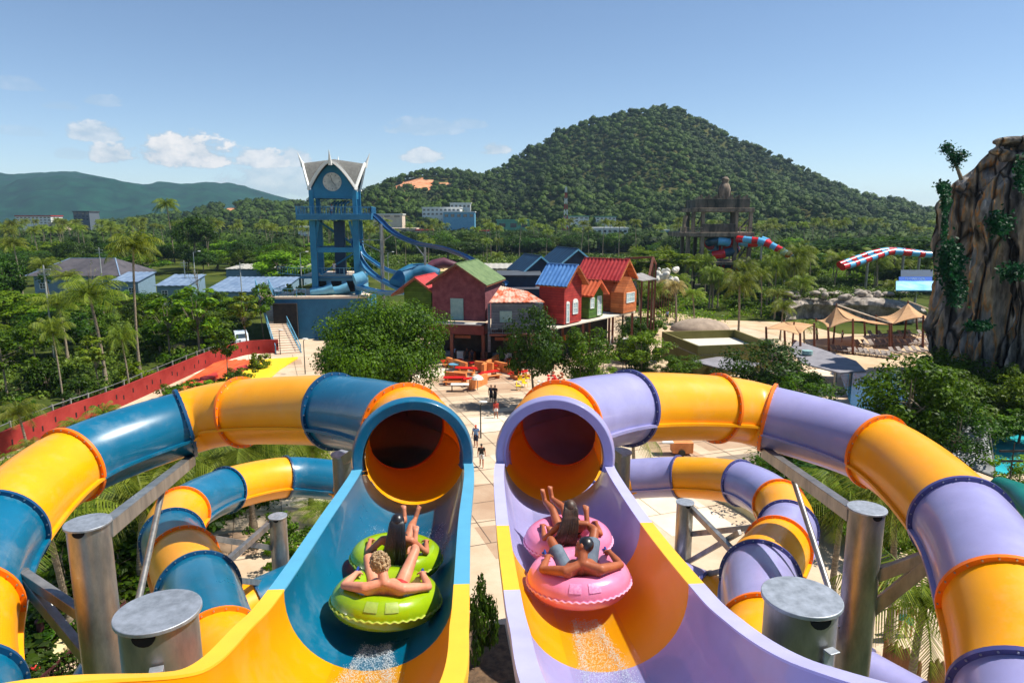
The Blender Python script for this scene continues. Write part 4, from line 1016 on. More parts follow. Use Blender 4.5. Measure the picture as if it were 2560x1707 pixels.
rail(D,f,[(f.p(-6.4,.1,6.1),f.p(-2,.1,6.1)),(f.p(-6.4,.1,6.1),f.p(-6.4,6,6.1))],sp=.6)
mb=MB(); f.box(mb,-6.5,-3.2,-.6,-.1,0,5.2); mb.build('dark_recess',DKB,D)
for (x,y,z,r_) in((.9,1.6,6.1,1.0),(3.0,2.3,6.1,.8)):
    mb=MB(); mb.path([f.p(x-2.5,y,z+.5),f.p(x-.6,y,z+.7),f.p(x+.6,y+.3,z+1.1)],[.55,.6,.8],14); mb.build('slide_tub',LB,D,smooth=True)
# stairs
t=thing('staircase','wide beige staircase climbing to the blue podium','stairs',G(725,885))
A=G(690,886); B=G(752,882); up0=(W(640,735,112),W(672,730,112))
n=34; mb=MB(); z1=6.2
for i in range(n):
    w=i/(n-1); p=A.lerp(Vector((up0[0].x,up0[0].y,0)),w); q=B.lerp(Vector((up0[1].x,up0[1].y,0)),w); z=z1*(i+1)/n
    p2=A.lerp(Vector((up0[0].x,up0[0].y,0)),min(1,w+1.05/(n-1))); q2=B.lerp(Vector((up0[1].x,up0[1].y,0)),min(1,w+1.05/(n-1)))
    mb.prism([(p.x,p.y,z-.18),(q.x,q.y,z-.18),(q2.x,q2.y,z-.18),(p2.x,p2.y,z-.18)],(0,0,.18-.001*i))
mb.build('steps',BEI,t)
U0=Vector((up0[0].x,up0[0].y,z1)); U1=Vector((up0[1].x,up0[1].y,z1))
rail(t,f,[(B,U1),(A,U0)],sp=.8)
mb=MB(); mb.prism([B,U1,Vector((U1.x,U1.y,0))],(.15,.05,0)); mb.build('side_wall',TB2,t)
# sky blue open flumes of the tower
def flume(name,P,r,m,label,d0=None):
    pts=spline([W(*p) for p in P],6); t=thing(name,label,'water slide',(pts[-1].x,pts[-1].y,0)); fr=upframes(pts); mb=MB(); n=8
    for p,(tt,a,b) in zip(pts,fr):
        for rad in(r,r*.9):
            for i in range(n+1):
                th=math.pi+math.pi*i/n
                if rad!=r: th=2*math.pi-math.pi*i/n
                mb.v.append(tuple(p+a*math.cos(th)*rad+b*math.sin(th)*rad))
    m_=2*(n+1)
    for k in range(len(pts)-1):
        for i in range(m_):
            j=(i+1)%m_; o=k*m_; mb.f.append((o+i,o+j,o+m_+j,o+m_+i))
    mb.build('flume',m,t,smooth=True,ang=50); return t,pts
FLB=mat('flume_blue',(8,60,108),rough=.4,rgb2=(22,80,130),vs=.8,coat=.3); FLB2=mat('flume_sky',(36,108,156),rough=.4,rgb2=(66,134,176),vs=.8,coat=.3)
t,_=flume('blue_flume',[(905,532,100),(932,534,100),(950,548,99),(968,566,98),(991,583,97),(1018,596,96),(1045,605,95),(1080,611,94.5),(1116,619,94),(1171,641,93),(1225,679,91),(1268,706,90)],.55,FLB,'long dark blue flume sweeping down from the tower platform to the houses')
for px,yt,yb,w in((952,560,690,.55),(1062,618,672,.4)):
    p=W(px,yt,97); mb=MB(); mb.cyl((p.x,p.y,0),p,w*.62,w*.4,14); mb.build('pylon',GALV,t,smooth=True)
for p,q in((W(952,600,97),W(884,600,102)),(W(950,628,97),W(900,604,101)),(W(952,606,97),W(985,585,97)),(W(1060,640,97),W(1035,608,95))): mb=MB(); mb.bar(p,q,.13); mb.build('tie_bar',GALV,t)
flume('blue_flume',[(884,590,102),(888,606,101),(893,633,100),(912,663,99),(939,687,98),(980,709,97),(1010,722,96)],.6,FLB2,'front one of two curved sky blue flumes beside the tower')
flume('blue_flume',[(896,588,104),(899,608,103.5),(910,633,103),(939,655,102),(966,671,101),(1005,682,100),(1030,690,99)],.5,FLB2,'rear one of two curved sky blue flumes beside the tower')
flume('blue_flume',[(895,712,96),(930,722,95.5),(965,727,95),(1010,724,94)],.7,FLB2,'short pale blue runout flume behind the large round tree')
t=thing('tunnel_slide','teal covered slide tunnel with dark red hump beside the tower','water slide',(W(1040,700,97).x,97,0))
mb=MB(); mb.path([W(990,712,96),W(1005,692,97),W(1030,680,98),W(1060,677,98),W(1095,690,98)],[1.1,1.15,1.2,1.1,1.0],14); mb.build('teal_tunnel',TB2,t,smooth=True)
mb=MB(); mb.path([W(1062,676,100),W(1085,662,101),W(1110,657,101),W(1140,664,101)],[.5,.8,.8,.5],12); mb.build('red_hump',mat('maroon',(88,40,56),rough=.5),t,smooth=True)
t=thing('tube_slide_end','short fat pale blue tube standing beside the tower foot','water slide',(W(900,700,96).x,96,0))
mb=MB(); mb.path([W(886,702,96),W(900,698,96.3),W(912,692,96.6)],[.95,.95,.9],18); mb.build('tube',LB,t,smooth=True)
# ---------------- houses
def corr(mb,a,b,c,d,n,amp,thick=.08):
    """corrugated sheet: a-b ridge, d-c eave, ribs run ridge to eave"""
    a,b,c,d=map(Vector,(a,b,c,d)); nrm=(b-a).cross(d-a).normalized(); nrm=nrm if nrm.z>0 else -nrm; base=len(mb.v); m=n*4
    for i in range(m+1):
        w=i/m; o=nrm*amp*math.sin(2*math.pi*i/4*1.0)
        for s in(0,1): mb.v.append(tuple(a.lerp(b,w)+o+nrm*thick*s)); mb.v.append(tuple(d.lerp(c,w)+o+nrm*thick*s))
    for i in range(m):
        q=base+i*4; mb.f+= [(q,q+1,q+5,q+4),(q+2,q+6,q+7,q+3),(q,q+4,q+6,q+2),(q+1,q+3,q+7,q+5)]
    mb.f+=[(base,base+2,base+3,base+1),(base+m*4,base+m*4+1,base+m*4+3,base+m*4+2)]
def window(parent,f,face,u,z,w,h,frame=WHT,pane=GLS,name='window',arched=False,nm=2,nh=2):
    """face: (origin point fn) maps (u,z,off)"""
    mb=MB()
    def bx(u0,u1,z0,z1,o0,o1): 
        P=[face(u0,z0,o0),face(u1,z0,o0),face(u1,z1,o0),face(u0,z1,o0)]; mb.prism(P,face(u0,z0,o1)-face(u0,z0,o0))
    t=.09
    bx(u-w/2,u+w/2,z,z+t,.004,.10); bx(u-w/2,u+w/2,z+h-t,z+h,.004,.10); bx(u-w/2,u-w/2+t,z+t,z+h-t,.004,.10); bx(u+w/2-t,u+w/2,z+t,z+h-t,.004,.10)
    for k in range(1,nm): x=u-w/2+w*k/nm; bx(x-.03,x+.03,z+t,z+h-t,.004,.08)
    for k in range(1,nh): x=z+h*k/nh; bx(u-w/2+t,u+w/2-t,x-.03,x+.03,.004,.075)
    if arched:
        P=[face(u-w/2,z+h,.004)]+[face(u-w/2*math.cos(math.pi*k/8),z+h+w*.38*math.sin(math.pi*k/8),.004) for k in range(1,8)]+[face(u+w/2,z+h,.004)]
        mb.prism(P,face(0,0,.09)-face(0,0,.0))
    fo=mb.build(name,frame,parent)
    mb=MB(); P=[face(u-w/2+t,z+t,.02),face(u+w/2-t,z+t,.02),face(u+w/2-t,z+h-t,.02),face(u-w/2+t,z+h-t,.02)]; mb.prism(P,face(0,0,.03)-face(0,0,.0)); mb.build('pane',pane,fo)
    return fo
def house(name,label,apex,yaw,half,drop,L,wallw,zbase,wallm,roofL,roofR,gablem,oh=.55,ribs=10,amp=.05,trim=None,trimL=None,wins=(),lift=0.0,soffit=None):
    """apex = world front ridge point; ridge runs back L; half = half width of roof, drop = ridge to eave"""
    A=Vector(apex); f=Fr((A.x,A.y,0),yaw); T=thing(name,label,'house',(A.x,A.y,zbase)); za=A.z
    hw=wallw/2; sl=drop/half; yw=oh*1.2
    mb=MB(); zt=za-.12
    pr=[(-hw,zbase),(hw,zbase),(hw,zt-sl*hw),(0,zt),(-hw,zt-sl*hw)]
    mb.prism([f.p(x,yw,z) for x,z in pr],rot((0,L-yw-.2,0),f.a)); mb.build('walls',wallm,T)
    for sg,m in((-1,roofL),(1,roofR)):
        mb=MB(); a_=f.p(0,0,za); b_=f.p(0,L,za); c_=f.p(sg*half,L,za-drop); d_=f.p(sg*half,0,za-drop); corr(mb,a_,b_,c_,d_,ribs,amp); mb.build('roof_slope',m,T,smooth=True,ang=60)
        mb=MB(); q0=f.p(0,.02,za-.13); q1=f.p(sg*half,.02,za-drop-.13); q2=f.p(sg*half,L-.02,za-drop-.13); q3=f.p(0,L-.02,za-.13); mb.quad(q0,q1,q2,q3); mb.build('soffit',soffit or gablem,T,solid=.04)
        mb=MB(); mb.bar(f.p(0,-.04,za-.06),f.p(sg*half,-.04,za-drop-.06),.07,.22); mb.build('bargeboard',trim or gablem,T)
    mb=MB(); mb.bar(f.p(0,0,za+.08),f.p(0,L,za+.08),.22,.12); mb.build('ridge_cap',roofL,T)
    front=lambda u,z,o:f.p(u,yw-o,z)
    left=lambda u,z,o:f.p(-hw-o,u,z); right=lambda u,z,o:f.p(hw+o,-u,z)
    for w in wins:
        face={'f':front,'l':left,'r':right}[w[0]]; window(T,f,face,*w[1:5],**(w[5] if len(w)>5 else {}))
    return T,f
RBLUE=mat('roof_sky_blue',(66,116,180),rough=.55,rgb2=(96,146,204),vs=1); RRED=mat('roof_red',(160,30,34),rough=.6,rgb2=(188,56,54),vs=1); ROR=mat('roof_orange',(190,72,26),rough=.6,rgb2=(210,100,54),vs=1); RGRN=mat('roof_green',(72,98,52),rough=.65,rgb2=(104,126,76),vs=1); RPRU=mat('roof_prussian',(4,40,66),rough=.55,rgb2=(12,56,86),vs=1)
WPINK=mat('plaster_maroon_pink',(96,44,54),rough=.9,rgb2=(128,72,78),vs=1.6,bump=.1,bs=6); WLIME=mat('timber_lime',(58,90,12),planks=3.2,rough=.85,rgb2=(82,112,28),vs=1.5); WRED=mat('timber_red',(150,30,28),planks=3.2,rough=.8,rgb2=(184,54,44),vs=1.2); WGRN=mat('timber_green',(56,96,16),planks=3.2,rough=.85,rgb2=(78,116,32),vs=1.5); WORG=mat('timber_orange',(140,62,26),planks=3.2,rough=.8,rgb2=(168,88,44),vs=1.5); WOR2=mat('timber_amber',(176,90,38),planks=3.2,rough=.8,rgb2=(198,116,62),vs=1.5); WSLT=mat('timber_slate',(78,92,104),planks=3.2,rough=.8,rgb2=(104,116,126),vs=1.5); WTAN=mat('soffit_brown',(120,66,40),rough=.8,rgb2=(150,90,58),vs=2)
RUST=mat('rusty_tin',(188,84,40),rough=.75,rgb2=(206,170,150),vs=.9,stretch=(1,1,.4),lo=.42,hi=.55)
TEALW=mat('shutter_teal',(120,156,156),rough=.6,rgb2=(142,176,172),vs=2)
YW=R(52)
red=W(1446,664,79); T,f=house('red_house','tall red timber house with sky blue corrugated roof and arched window',red,YW,2.35,2.3,4.4,3.7,4.9,WRED,RBLUE,RBLUE,WORG,ribs=8,amp=.06,soffit=WOR2,
  wins=[('f',.45,5.9,1.1,1.4,dict(arched=True)),('f',-1.15,5.0,.65,2.3,dict(nm=1,nh=3,name='door',arched=True))])
grn=W(1503,702,84); house('green_house','small green timber house with orange corrugated roof',grn,YW,2.0,1.75,4.6,3.3,4.9,WGRN,ROR,ROR,ROR,ribs=8,amp=.06,
  wins=[('f',.7,5.1,.95,2.4,dict(nm=2,nh=4,name='door')),('f',-1.0,6.1,.9,1.3)])
org=W(1574,650,90); T,f=house('orange_house','orange timber house with red corrugated roof, tallest of the row',org,YW,2.5,2.6,7.0,4.2,4.9,WORG,RRED,RRED,WOR2,oh=.9,ribs=12,amp=.06,soffit=WOR2)
# amber dormer front
mb=MB(); hw=1.75; zb=4.9; pr=[(-hw,zb),(hw,zb),(hw,zb+2.7),(0,zb+4.6),(-hw,zb+2.7)]; mb.prism([f.p(x-1.2,-.9,z) for x,z in pr],rot((0,1.9,0),f.a)); am=mb.build('front_bay',WOR2,T)
window(T,f,lambda u,z,o:f.p(u,-.9-o,z),-1.2,6.2,2.2,1.3,nm=4,nh=2)
# awning right of orange house
t=thing('awning','flat grey tin awning beside the orange house','awning',(f.p(4,0,0).x,f.p(4,0,0).y,0)); mb=MB(); corr(mb,f.p(2.2,2.2,9.2),f.p(6.5,1.5,9.4),f.p(6.2,-1.0,8.7),f.p(2.2,-.8,8.7),10,.04); mb.build('tin_sheet',mat('tin_grey',(130,128,126),rough=.6,rgb2=(168,164,160),vs=1),t,smooth=True)
mb=MB()
for x,y in((6.1,-.8),(6.3,1.4),(2.4,-.7)): mb.bar(f.p(x,y,0),f.p(x,y,8.8),.16)
mb.build('posts',BRN,t)
t=thing('blue_annex','narrow slate blue annex right of the orange house','building',(f.p(3,1,0).x,f.p(3,1,0).y,0)); mb=MB(); f.box(mb,2.2,3.4,.6,3,4.6,8.6); mb.build('wall',WSLT,t)
# steel frame
t=thing('steel_frame','open dark steel portal frame beyond the orange house','frame',(W(1620,700,98).x,W(1620,700,98).y,0)); mb=MB()
q=[W(1562,646,98),W(1633,643,98),W(1623,690,96),W(1560,690,96)]
for a_,b_ in((0,1),(1,2),(2,3)): mb.bar(q[a_],q[b_],.28)
for c_ in(q[1],q[2],q[3],W(1640,660,104)): mb.bar((c_.x,c_.y,0),c_,.24)
mb.bar(q[1],W(1640,660,104),.2); mb.build('beams',BRN,t)
# deck in front of the row
fd=Fr((W(1410,815,79).x,W(1410,815,79).y,0),YW); t=thing('raised_deck','long cream raised deck on brown posts before the coloured houses','deck',(fd.o.x,fd.o.y,0))
e0=W(1388,818,77.5); e1=W(1588,777,91.5); dr=(e1-e0); dr.z=0; bk=rot((0,3.5,0),YW)
mb=MB(); mb.prism([Vector((e0.x,e0.y,4.62)),Vector((e0.x,e0.y,4.62))+dr,Vector((e0.x,e0.y,4.62))+dr+bk,Vector((e0.x,e0.y,4.62))+bk],(0,0,.16)); mb.build('deck_slab',mat('deck_cream',(216,206,188),rough=.8,var=.06),t)
for w in(0.0,.33,.66,.98):
    for k in(.06,.9): p=e0+dr*w+bk*k; mb=MB(); mb.bar((p.x,p.y,0),(p.x,p.y,4.62),.28); mb.build('post',BRN,t)
mb=MB(); p=e0+dr*.5+bk*1.1; 
for w in(.1,.5,.9): 
    a_=e0+dr*w+bk*1.3; mb.bar((a_.x,a_.y,4.5),((a_+bk*1.5).x,(a_+bk*1.5).y,4.5),.2)
mb.build('joists',BRN,t)
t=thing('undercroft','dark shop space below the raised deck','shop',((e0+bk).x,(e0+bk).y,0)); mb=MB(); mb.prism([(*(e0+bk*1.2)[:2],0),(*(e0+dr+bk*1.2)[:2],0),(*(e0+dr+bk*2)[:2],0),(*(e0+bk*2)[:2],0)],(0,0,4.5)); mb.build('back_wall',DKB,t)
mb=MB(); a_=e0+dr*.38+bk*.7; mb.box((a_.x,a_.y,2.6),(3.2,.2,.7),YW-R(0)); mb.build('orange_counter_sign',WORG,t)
# deck stairs
t=thing('deck_steps','short steps with handrails near the lamp post','stairs',G(1545,900)); mb=MB(); b0=G(1542,905); 
for k in range(8): mb.box((b0.x+k*.12,b0.y+k*.38,.1+k*.19),(2.2,.42,.2),R(-18))
mb.build('steps',BEI,t); rail(t,None,[(b0+Vector((-1.1,0,.1)),b0+Vector((-.2,3,1.6))),(b0+Vector((1.1,-.3,.1)),b0+Vector((2.1,2.8,1.6)))],m=GALV,sp=.7)
# pink house with cafe
ap=W(1139,661,80); PT,f=house('pink_house','maroon pink plastered house with green corrugated roof and teal shutters',ap,R(-13),3.75,2.45,9.5,6.6,4.9,WPINK,RGRN,RGRN,WTAN,oh=.8,ribs=18,amp=.035,soffit=WTAN,trim=BRN,
  wins=[('f',-.2,5.0,1.6,2.6,dict(frame=TEALW,pane=TEALW,nm=2,nh=3,name='shutters')),('l',3.0,5.9,1.4,1.6,dict(frame=TEALW,pane=DGL))])
PT['label']='maroon pink plastered house with green corrugated roof and teal shutters'
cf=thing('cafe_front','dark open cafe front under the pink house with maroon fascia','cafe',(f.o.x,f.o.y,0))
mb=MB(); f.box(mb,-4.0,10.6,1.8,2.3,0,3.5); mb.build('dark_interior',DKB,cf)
mb=MB(); f.box(mb,-4.2,3.4,-.1,2.5,3.45,4.55); mb.build('fascia',mat('maroon_fascia',(96,38,36),rough=.7,rgb2=(118,52,48),vs=1),cf)
mb=MB(); f.box(mb,-3.2,3.2,-.4,1.0,4.62,4.78); mb.build('ledge',mat('ledge_white',(196,196,192),rough=.7),cf)
mb=MB(); 
for x in(-3.9,-.6,3.3,7.2,10.5): f.box(mb,x-.18,x+.18,-.2,.16,0,3.45)
mb.build('brown_posts',BRN,cf)
r0=random.Random(4)
for k in range(9):
    x=-3.4+k*1.5; mb=MB(); f.box(mb,x,x+.8,1.2,1.7,0,1.1); m=(WTAN,WSLT,WHT,WORG)[k%4]; mb.build('counter',m,cf)
for x,z in((0.6,3.0),(5.6,2.9)):
    mb=MB(); f.box(mb,x-1.0,x+1.0,.4,.5,z-.1,z+.25); mb.build('hanging_sign',WTAN,cf)
# rust roofed house
q=[W(1222,757,77.5),W(1362,756,77.5),W(1318,729,80.5),W(1251,716,80.5)]; 
o=W(1290,850,79); t=thing('rust_roofed_house','slate blue shed house under a rusty patched tin roof','house',(o.x,o.y,3.0))
mb=MB(); corr(mb,q[3],q[2],q[1],q[0],12,.035); mb.build('roof',RUST,t,smooth=True,ang=60)
x0=W(1228,800,78.3).x; x1=W(1358,800,78.3).x; y0=W(1290,800,78.3).y
mb=MB(); mb.box(((x0+x1)/2,y0+2,6.0),(x1-x0,4,2.9)); mb.build('walls',WSLT,t)
fa=lambda u,z,o:Vector(((x0+x1)/2+u,y0-o,z)); window(t,None,fa,-1.3,5.3,1.4,1.3,frame=TEALW,pane=TEALW,nm=2,nh=2)
mb=MB(); mb.box(((x0+x1)/2,y0+1,3.9),(x1-x0+.4,3.2,.22)); mb.build('floor_slab',BRN,t)
rail(t,None,[(Vector((x0,y0-.5,4.0)),Vector((x1,y0-.5,4.0)))],h=1.1,m=WSLT,sp=.25)
mb=MB(); mb.box((x0-.25,y0+.1,4.6),(.3,.3,5.6)); mb.build('corner_board',WSLT,t)
# lime house
ap=W(1036,695,84); house('lime_house','dark lime green house with red roof left of the pink house',ap,R(-13),3.1,2.2,7.5,3.6,2.4,WLIME,RRED,RRED,WTAN,oh=.8,ribs=12,amp=.04,soffit=WTAN,trim=WTAN,
  wins=[('f',1.2,3.6,1.2,1.6,dict(frame=TEALW,pane=GLS))])
# blue gabled halls behind
for (px,py,d,half,drop,L,lab) in((1353,641,100,2.9,2.3,7,'dark blue gabled hall with pale edges behind the red house'),(1446,623,102,3.9,2.9,8,'larger dark blue gabled hall behind the orange house')):
    ap=W(px,py,d); house('blue_hall',lab,ap,R(20),half,drop,L,half*1.7,3,RPRU,RPRU,LB,RPRU,ribs=8,amp=.03,trim=LB,soffit=RPRU)
t=thing('blue_low_hall','long low dark blue hall behind the rusty roof','building',(W(1300,730,96).x,W(1300,730,96).y,0)); a0=W(1245,735,94); a1=W(1350,735,94)
mb=MB(); mb.box(((a0.x+a1.x)/2,a0.y+4,4.6),(a1.x-a0.x,8,9.2)); mb.build('wall',RPRU,t)
mb=MB(); mb.box(((a0.x+a1.x)/2,a0.y+3.9,9.3),(a1.x-a0.x+.6,8.6,.2)); mb.build('roof_edge',mat('roof_slate',(52,58,66),rough=.7,rgb2=(78,84,90),vs=.6),t)
mb=MB(); mb.box(((a0.x+a1.x)/2-2,a0.y-.1,7.6),(a1.x-a0.x+5,.3,.25)); mb.build('white_band',WHT,t)
# olive building
OLV=mat('olive_render',(98,92,36),rough=.75,rgb2=(112,106,48),vs=.6); 
c=[G(1655,829,3.4),G(1745,865,3.4),G(1930,858,3.4),G(1838,824,3.4)]
t=thing('olive_building','flat roofed olive building with raised parapet and pale inner roof','building',(c[1].x,c[1].y,0))
mb=MB(); 
for i in range(4):
    p,q=c[i],c[(i+1)%4]; ce=sum(c,Vector())/4; n=Vector(((q-p).y,-(q-p).x,0)).normalized(); n=n if n.dot(ce-p)>0 else -n
    mb.prism([(p.x,p.y,-.1),(q.x,q.y,-.1),(q.x,q.y,3.4),(p.x,p.y,3.4)],n*.22)
mb.build('parapet_walls',OLV,t)
mb=MB(); mb.prism([(p.x,p.y,2.3) for p in c],(0,0,.15)); mb.build('inner_roof',mat('roof_pale',(196,192,182),rough=.8,var=.06),t)
mb=MB(); mb.prism([G(1730,905,2.0),G(1850,935,2.0),G(1900,910,2.0),G(1800,893,2.0)],(0,0,.12)); o=mb.build('lean_to_roof',mat('roof_grey',(118,116,122),rough=.8,rgb2=(140,138,144),vs=.8,bump=.3,bs=5),t)
RG=MATS['roof_grey']
t=thing('grey_roofed_pavilion','low pavilion with wide grey sloping roof before the sand','pavilion',G(2060,900)); mb=MB()
mb.prism([G(1985,852,2.6),G(2140,905,2.4),G(2165,930,2.3),G(2100,935,2.2),G(2010,912,2.2),G(1975,880,2.4)],(0,0,.14)); mb.build('roof',RG,t); mb=MB()
for x,y in((2000,862),(2130,912),(2090,928)): p=G(x,y,2.3); mb.cyl((p.x,p.y,0),(p.x,p.y,2.3),.15)
mb.build('posts',GALV,t)
mb=MB(); c_=G(2018,885,2.6); mb.cyl(c_,c_+Vector((0,0,.4)),.55,n=18); mb.build('roof_vent',TEALW,t)
# houses at left
HR=mat('tile_dark',(58,56,62),rough=.8,rgb2=(84,80,84),vs=.4,bump=.3,bs=2); WB=mat('wall_paleblue',(112,138,154),rough=.85,var=.1); MTL=mat('metal_roof',(104,126,154),rough=.5,metal=.2,rgb2=(140,160,182),vs=.5,stretch=(1,1,1))
def hip(name,label,px0,px1,pyr,pye,d,dep,rm,wm,py_b,ridge=.35):
    a=W(px0,pye,d); b=W(px1,pye,d); zr=W(px0,pyr,d+dep/2).z; y0=a.y; t=thing(name,label,'house',((a.x+b.x)/2,y0+dep/2,0))
    w=b.x-a.x; mx=(a.x+b.x)/2; my=y0+dep/2; ze=a.z
    P=[Vector((a.x,y0,ze)),Vector((b.x,y0,ze)),Vector((b.x,y0+dep,ze)),Vector((a.x,y0+dep,ze)),Vector((a.x+w*ridge/2+dep*.1,my,zr)),Vector((b.x-w*ridge/2-dep*.1,my,zr))]
    mb=MB(); mb.add(P,[(0,1,5,4),(2,3,4,5),(1,2,5),(3,0,4),(3,2,1,0)]); mb.build('roof',rm,t)
    mb=MB(); mb.box((mx,my,ze/2),(w*.9,dep*.86,ze-.02)); mb.build('walls',wm,t)
    mb=MB()
    for k in (4,5): mb.bar(P[k],P[0 if k==4 else 1]+Vector((0,0,.05)),.25,.15)
    mb.bar(P[4],P[5],.25,.15); mb.build('ridge_caps',MTL,t)
    for k in range(4):
        x=mx-w*.36+k*w*.24; window(t,None,lambda u,z,o:Vector((u,my-dep*.43-o,z)),x,ze*.35,1.4,1.3,pane=DGL)
    return t
hip('dark_roofed_house','large house with dark hipped tile roof and pale blue walls',62,300,645,690,150,16,HR,WB,750)
def shed(name,label,px0,px1,pyt,pye,d,dep,rm,wm):
    a=W(px0,pye,d); b=W(px1,pye,d); zt=W(px0,pyt,d+dep).z; zt=max(zt,a.z+.5); t=thing(name,label,'building',((a.x+b.x)/2,a.y,0)); mb=MB()
    corr(mb,(a.x,a.y+dep,zt),(b.x,b.y+dep,zt),(b.x+.0,b.y,a.z),(a.x,a.y,a.z),int((b.x-a.x)/1.2),.05); mb.build('roof',rm,t,smooth=True)
    mb=MB(); w=(b.x-a.x)-.6; X=(a.x+b.x)/2; hh=a.z-.15
    mb.add([(X-w/2,a.y+.4,0),(X+w/2,a.y+.4,0),(X+w/2,a.y+dep-.3,0),(X-w/2,a.y+dep-.3,0),(X-w/2,a.y+.4,hh),(X+w/2,a.y+.4,hh),(X+w/2,a.y+dep-.3,zt-.2),(X-w/2,a.y+dep-.3,zt-.2)],[(0,1,2,3),(4,7,6,5),(0,4,5,1),(1,5,6,2),(2,6,7,3),(3,7,4,0)]); mb.build('walls',wm,t)
    n=max(2,int(w/5))
    for k in range(n): window(t,None,lambda u,z,o:Vector((u,a.y+.4-o,z)),X-w/2+w*(k+.5)/n,hh*.35,1.3,1.2,pane=DGL)
    return t
shed('metal_roofed_shed','long shed with pale blue corrugated metal roof',505,700,692,730,140,14,MTL,WB)
shed('metal_roofed_house','small house with pale blue metal roof right of the tall palm',385,470,686,715,142,9,MTL,WB)
shed('metal_roofed_house','lean-to with pale metal roof joining the dark roofed house',270,345,680,705,146,8,MTL,WB)
shed('warehouse','long low grey roofed warehouse behind the blue podium',560,760,662,673,175,12,mat('roof_dull',(150,148,140),rough=.8,rgb2=(176,172,160),vs=.3),WB)
shed('warehouse','long grey wall and roof behind the coloured houses',1150,1330,664,672,150,10,MATS['roof_dull'],BEI)
# compound wall
t=thing('compound_wall','pale concrete compound wall behind the scrubland','wall',G(300,775)); mb=MB(); mp_=MB()
a=G(-60,778); b=G(640,778); n=40
for k in range(n):
    p=a.lerp(b,k/n); q=a.lerp(b,(k+1)/n); mb.box(((p.x+q.x)/2,p.y,.85),(abs(q.x-p.x)-.3,.12,1.7)); mp_.box((p.x,p.y-.05,1.0),(.3,.3,2.0))
CW=mat('concrete_pale',(140,144,140),rough=.9,rgb2=(176,178,172),vs=.5); mb.build('panels',CW,t); mp_.build('piers',CW,t)
# far buildings
def block(name,label,px0,px1,pyt,pyb,d,dep,wm,rm,floors=2,nw=6,cat='building'):
    a=W(px0,pyt,d); b=W(px1,pyt,d); zb=W(px0,pyb,d).z; X=(a.x+b.x)/2; t=thing(name,label,cat,(X,a.y+dep/2,0)); h=a.z
    mb=MB(); mb.box((X,a.y+dep/2,h/2),(b.x-a.x,dep,h)); mb.build('walls',wm,t)
    mb=MB(); mb.box((X,a.y+dep/2,h+.35),(b.x-a.x+1,dep+1,.7)); mb.build('roof',rm,t)
    fh=(h-zb)/floors
    for i in range(floors):
        for k in range(nw): x=a.x+(b.x-a.x)*(k+.5)/nw; mb=MB(); mb.box((x,a.y-.05,zb+fh*(i+.5)),((b.x-a.x)/nw*.55,.2,fh*.45)); mb.build('window',DGL,t)
    return t
block('hotel','white hotel with red roof far off at the left',38,126,541,560,520,14,WHT,RRED,3,9)
block('far_tower_block','small grey block on the horizon right of the white hotel',182,222,530,552,560,14,mat('grey_block',(90,100,108),rough=.8),HR,3,4)
block('far_shed','beige roofed shed right of the white hotel',120,146,558,572,470,14,BEI,BEI,1,2)
block('white_complex','large white modern building at the foot of the hill',1055,1150,520,540,560,26,WHT,WHT,2,9)
block('white_complex','pale turquoise hall in front of the white modern building',1108,1186,531,547,540,18,LB,WHT,1,5)
block('white_complex','upper white wing of the modern building on the slope',1125,1176,509,522,600,18,WHT,WHT,1,5)
GRF=mat('green_roof',(70,140,116),rough=.6,rgb2=(96,160,136),vs=.3)
block('green_hall','large green hall among the palms',1242,1325,552,575,440,20,GRF,GRF,1,3)
block('green_roofed_block','white block with pale green roof below the radio mast',1412,1472,542,556,500,18,WHT,GRF,2,5)
block('green_roofed_block','pale green roofed block right of the radio mast',1490,1540,543,556,500,18,WHT,GRF,2,5)
block('white_house','white house with porch among the palms',1480,1570,572,597,390,12,WHT,WHT,2,7)
block('white_shed','white roofed shed behind the tower at its left',745,778,569,580,400,12,WHT,WHT,1,2)
block('white_shed','long pale roof right of the tower platform',930,1005,537,545,480,14,BEI,WHT,1,3)
block('red_roofed_shed','low shed with reddish roof behind the open field',1040,1082,577,590,430,10,BEI,RRED,1,4)
block('long_shed','long low beige shed behind the blue flume',920,1040,573,588,440,12,BEI,BEI,1,8)
block('red_roofed_shed','tiny red roofed house right of the long beige shed',1200,1222,579,590,420,8,WHT,RRED,1,3)
block('blue_hut','pale blue hut between palms left of the ruined tower',1650,1672,577,588,400,8,LB,WHT,1,2)
# radio mast
t=thing('radio_mast','red and white lattice radio mast in front of the hill','mast',W(1414,560,480)*1.0); t.location.z=0; ORG[t.name]=Vector(t.location); p=W(1414,560,480); ztop=W(1414,468,480).z
for k in range(10):
    z0=ztop*k/10; z1=ztop*(k+1)/10; w0=3.4*(1-.75*k/10); w1=3.4*(1-.75*(k+1)/10); mb=MB(); c4=[(-1,-1),(1,-1),(1,1),(-1,1)]
    for i,(x,y) in enumerate(c4):
        mb.bar((p.x+x*w0/2,p.y+y*w0/2,z0),(p.x+x*w1/2,p.y+y*w1/2,z1),.42); x2,y2=c4[(i+1)%4]; mb.bar((p.x+x*w0/2,p.y+y*w0/2,z0),(p.x+x2*w1/2,p.y+y2*w1/2,z1),.25)
    mb.build('mast_section',(RRED,WHT)[k%2],t)
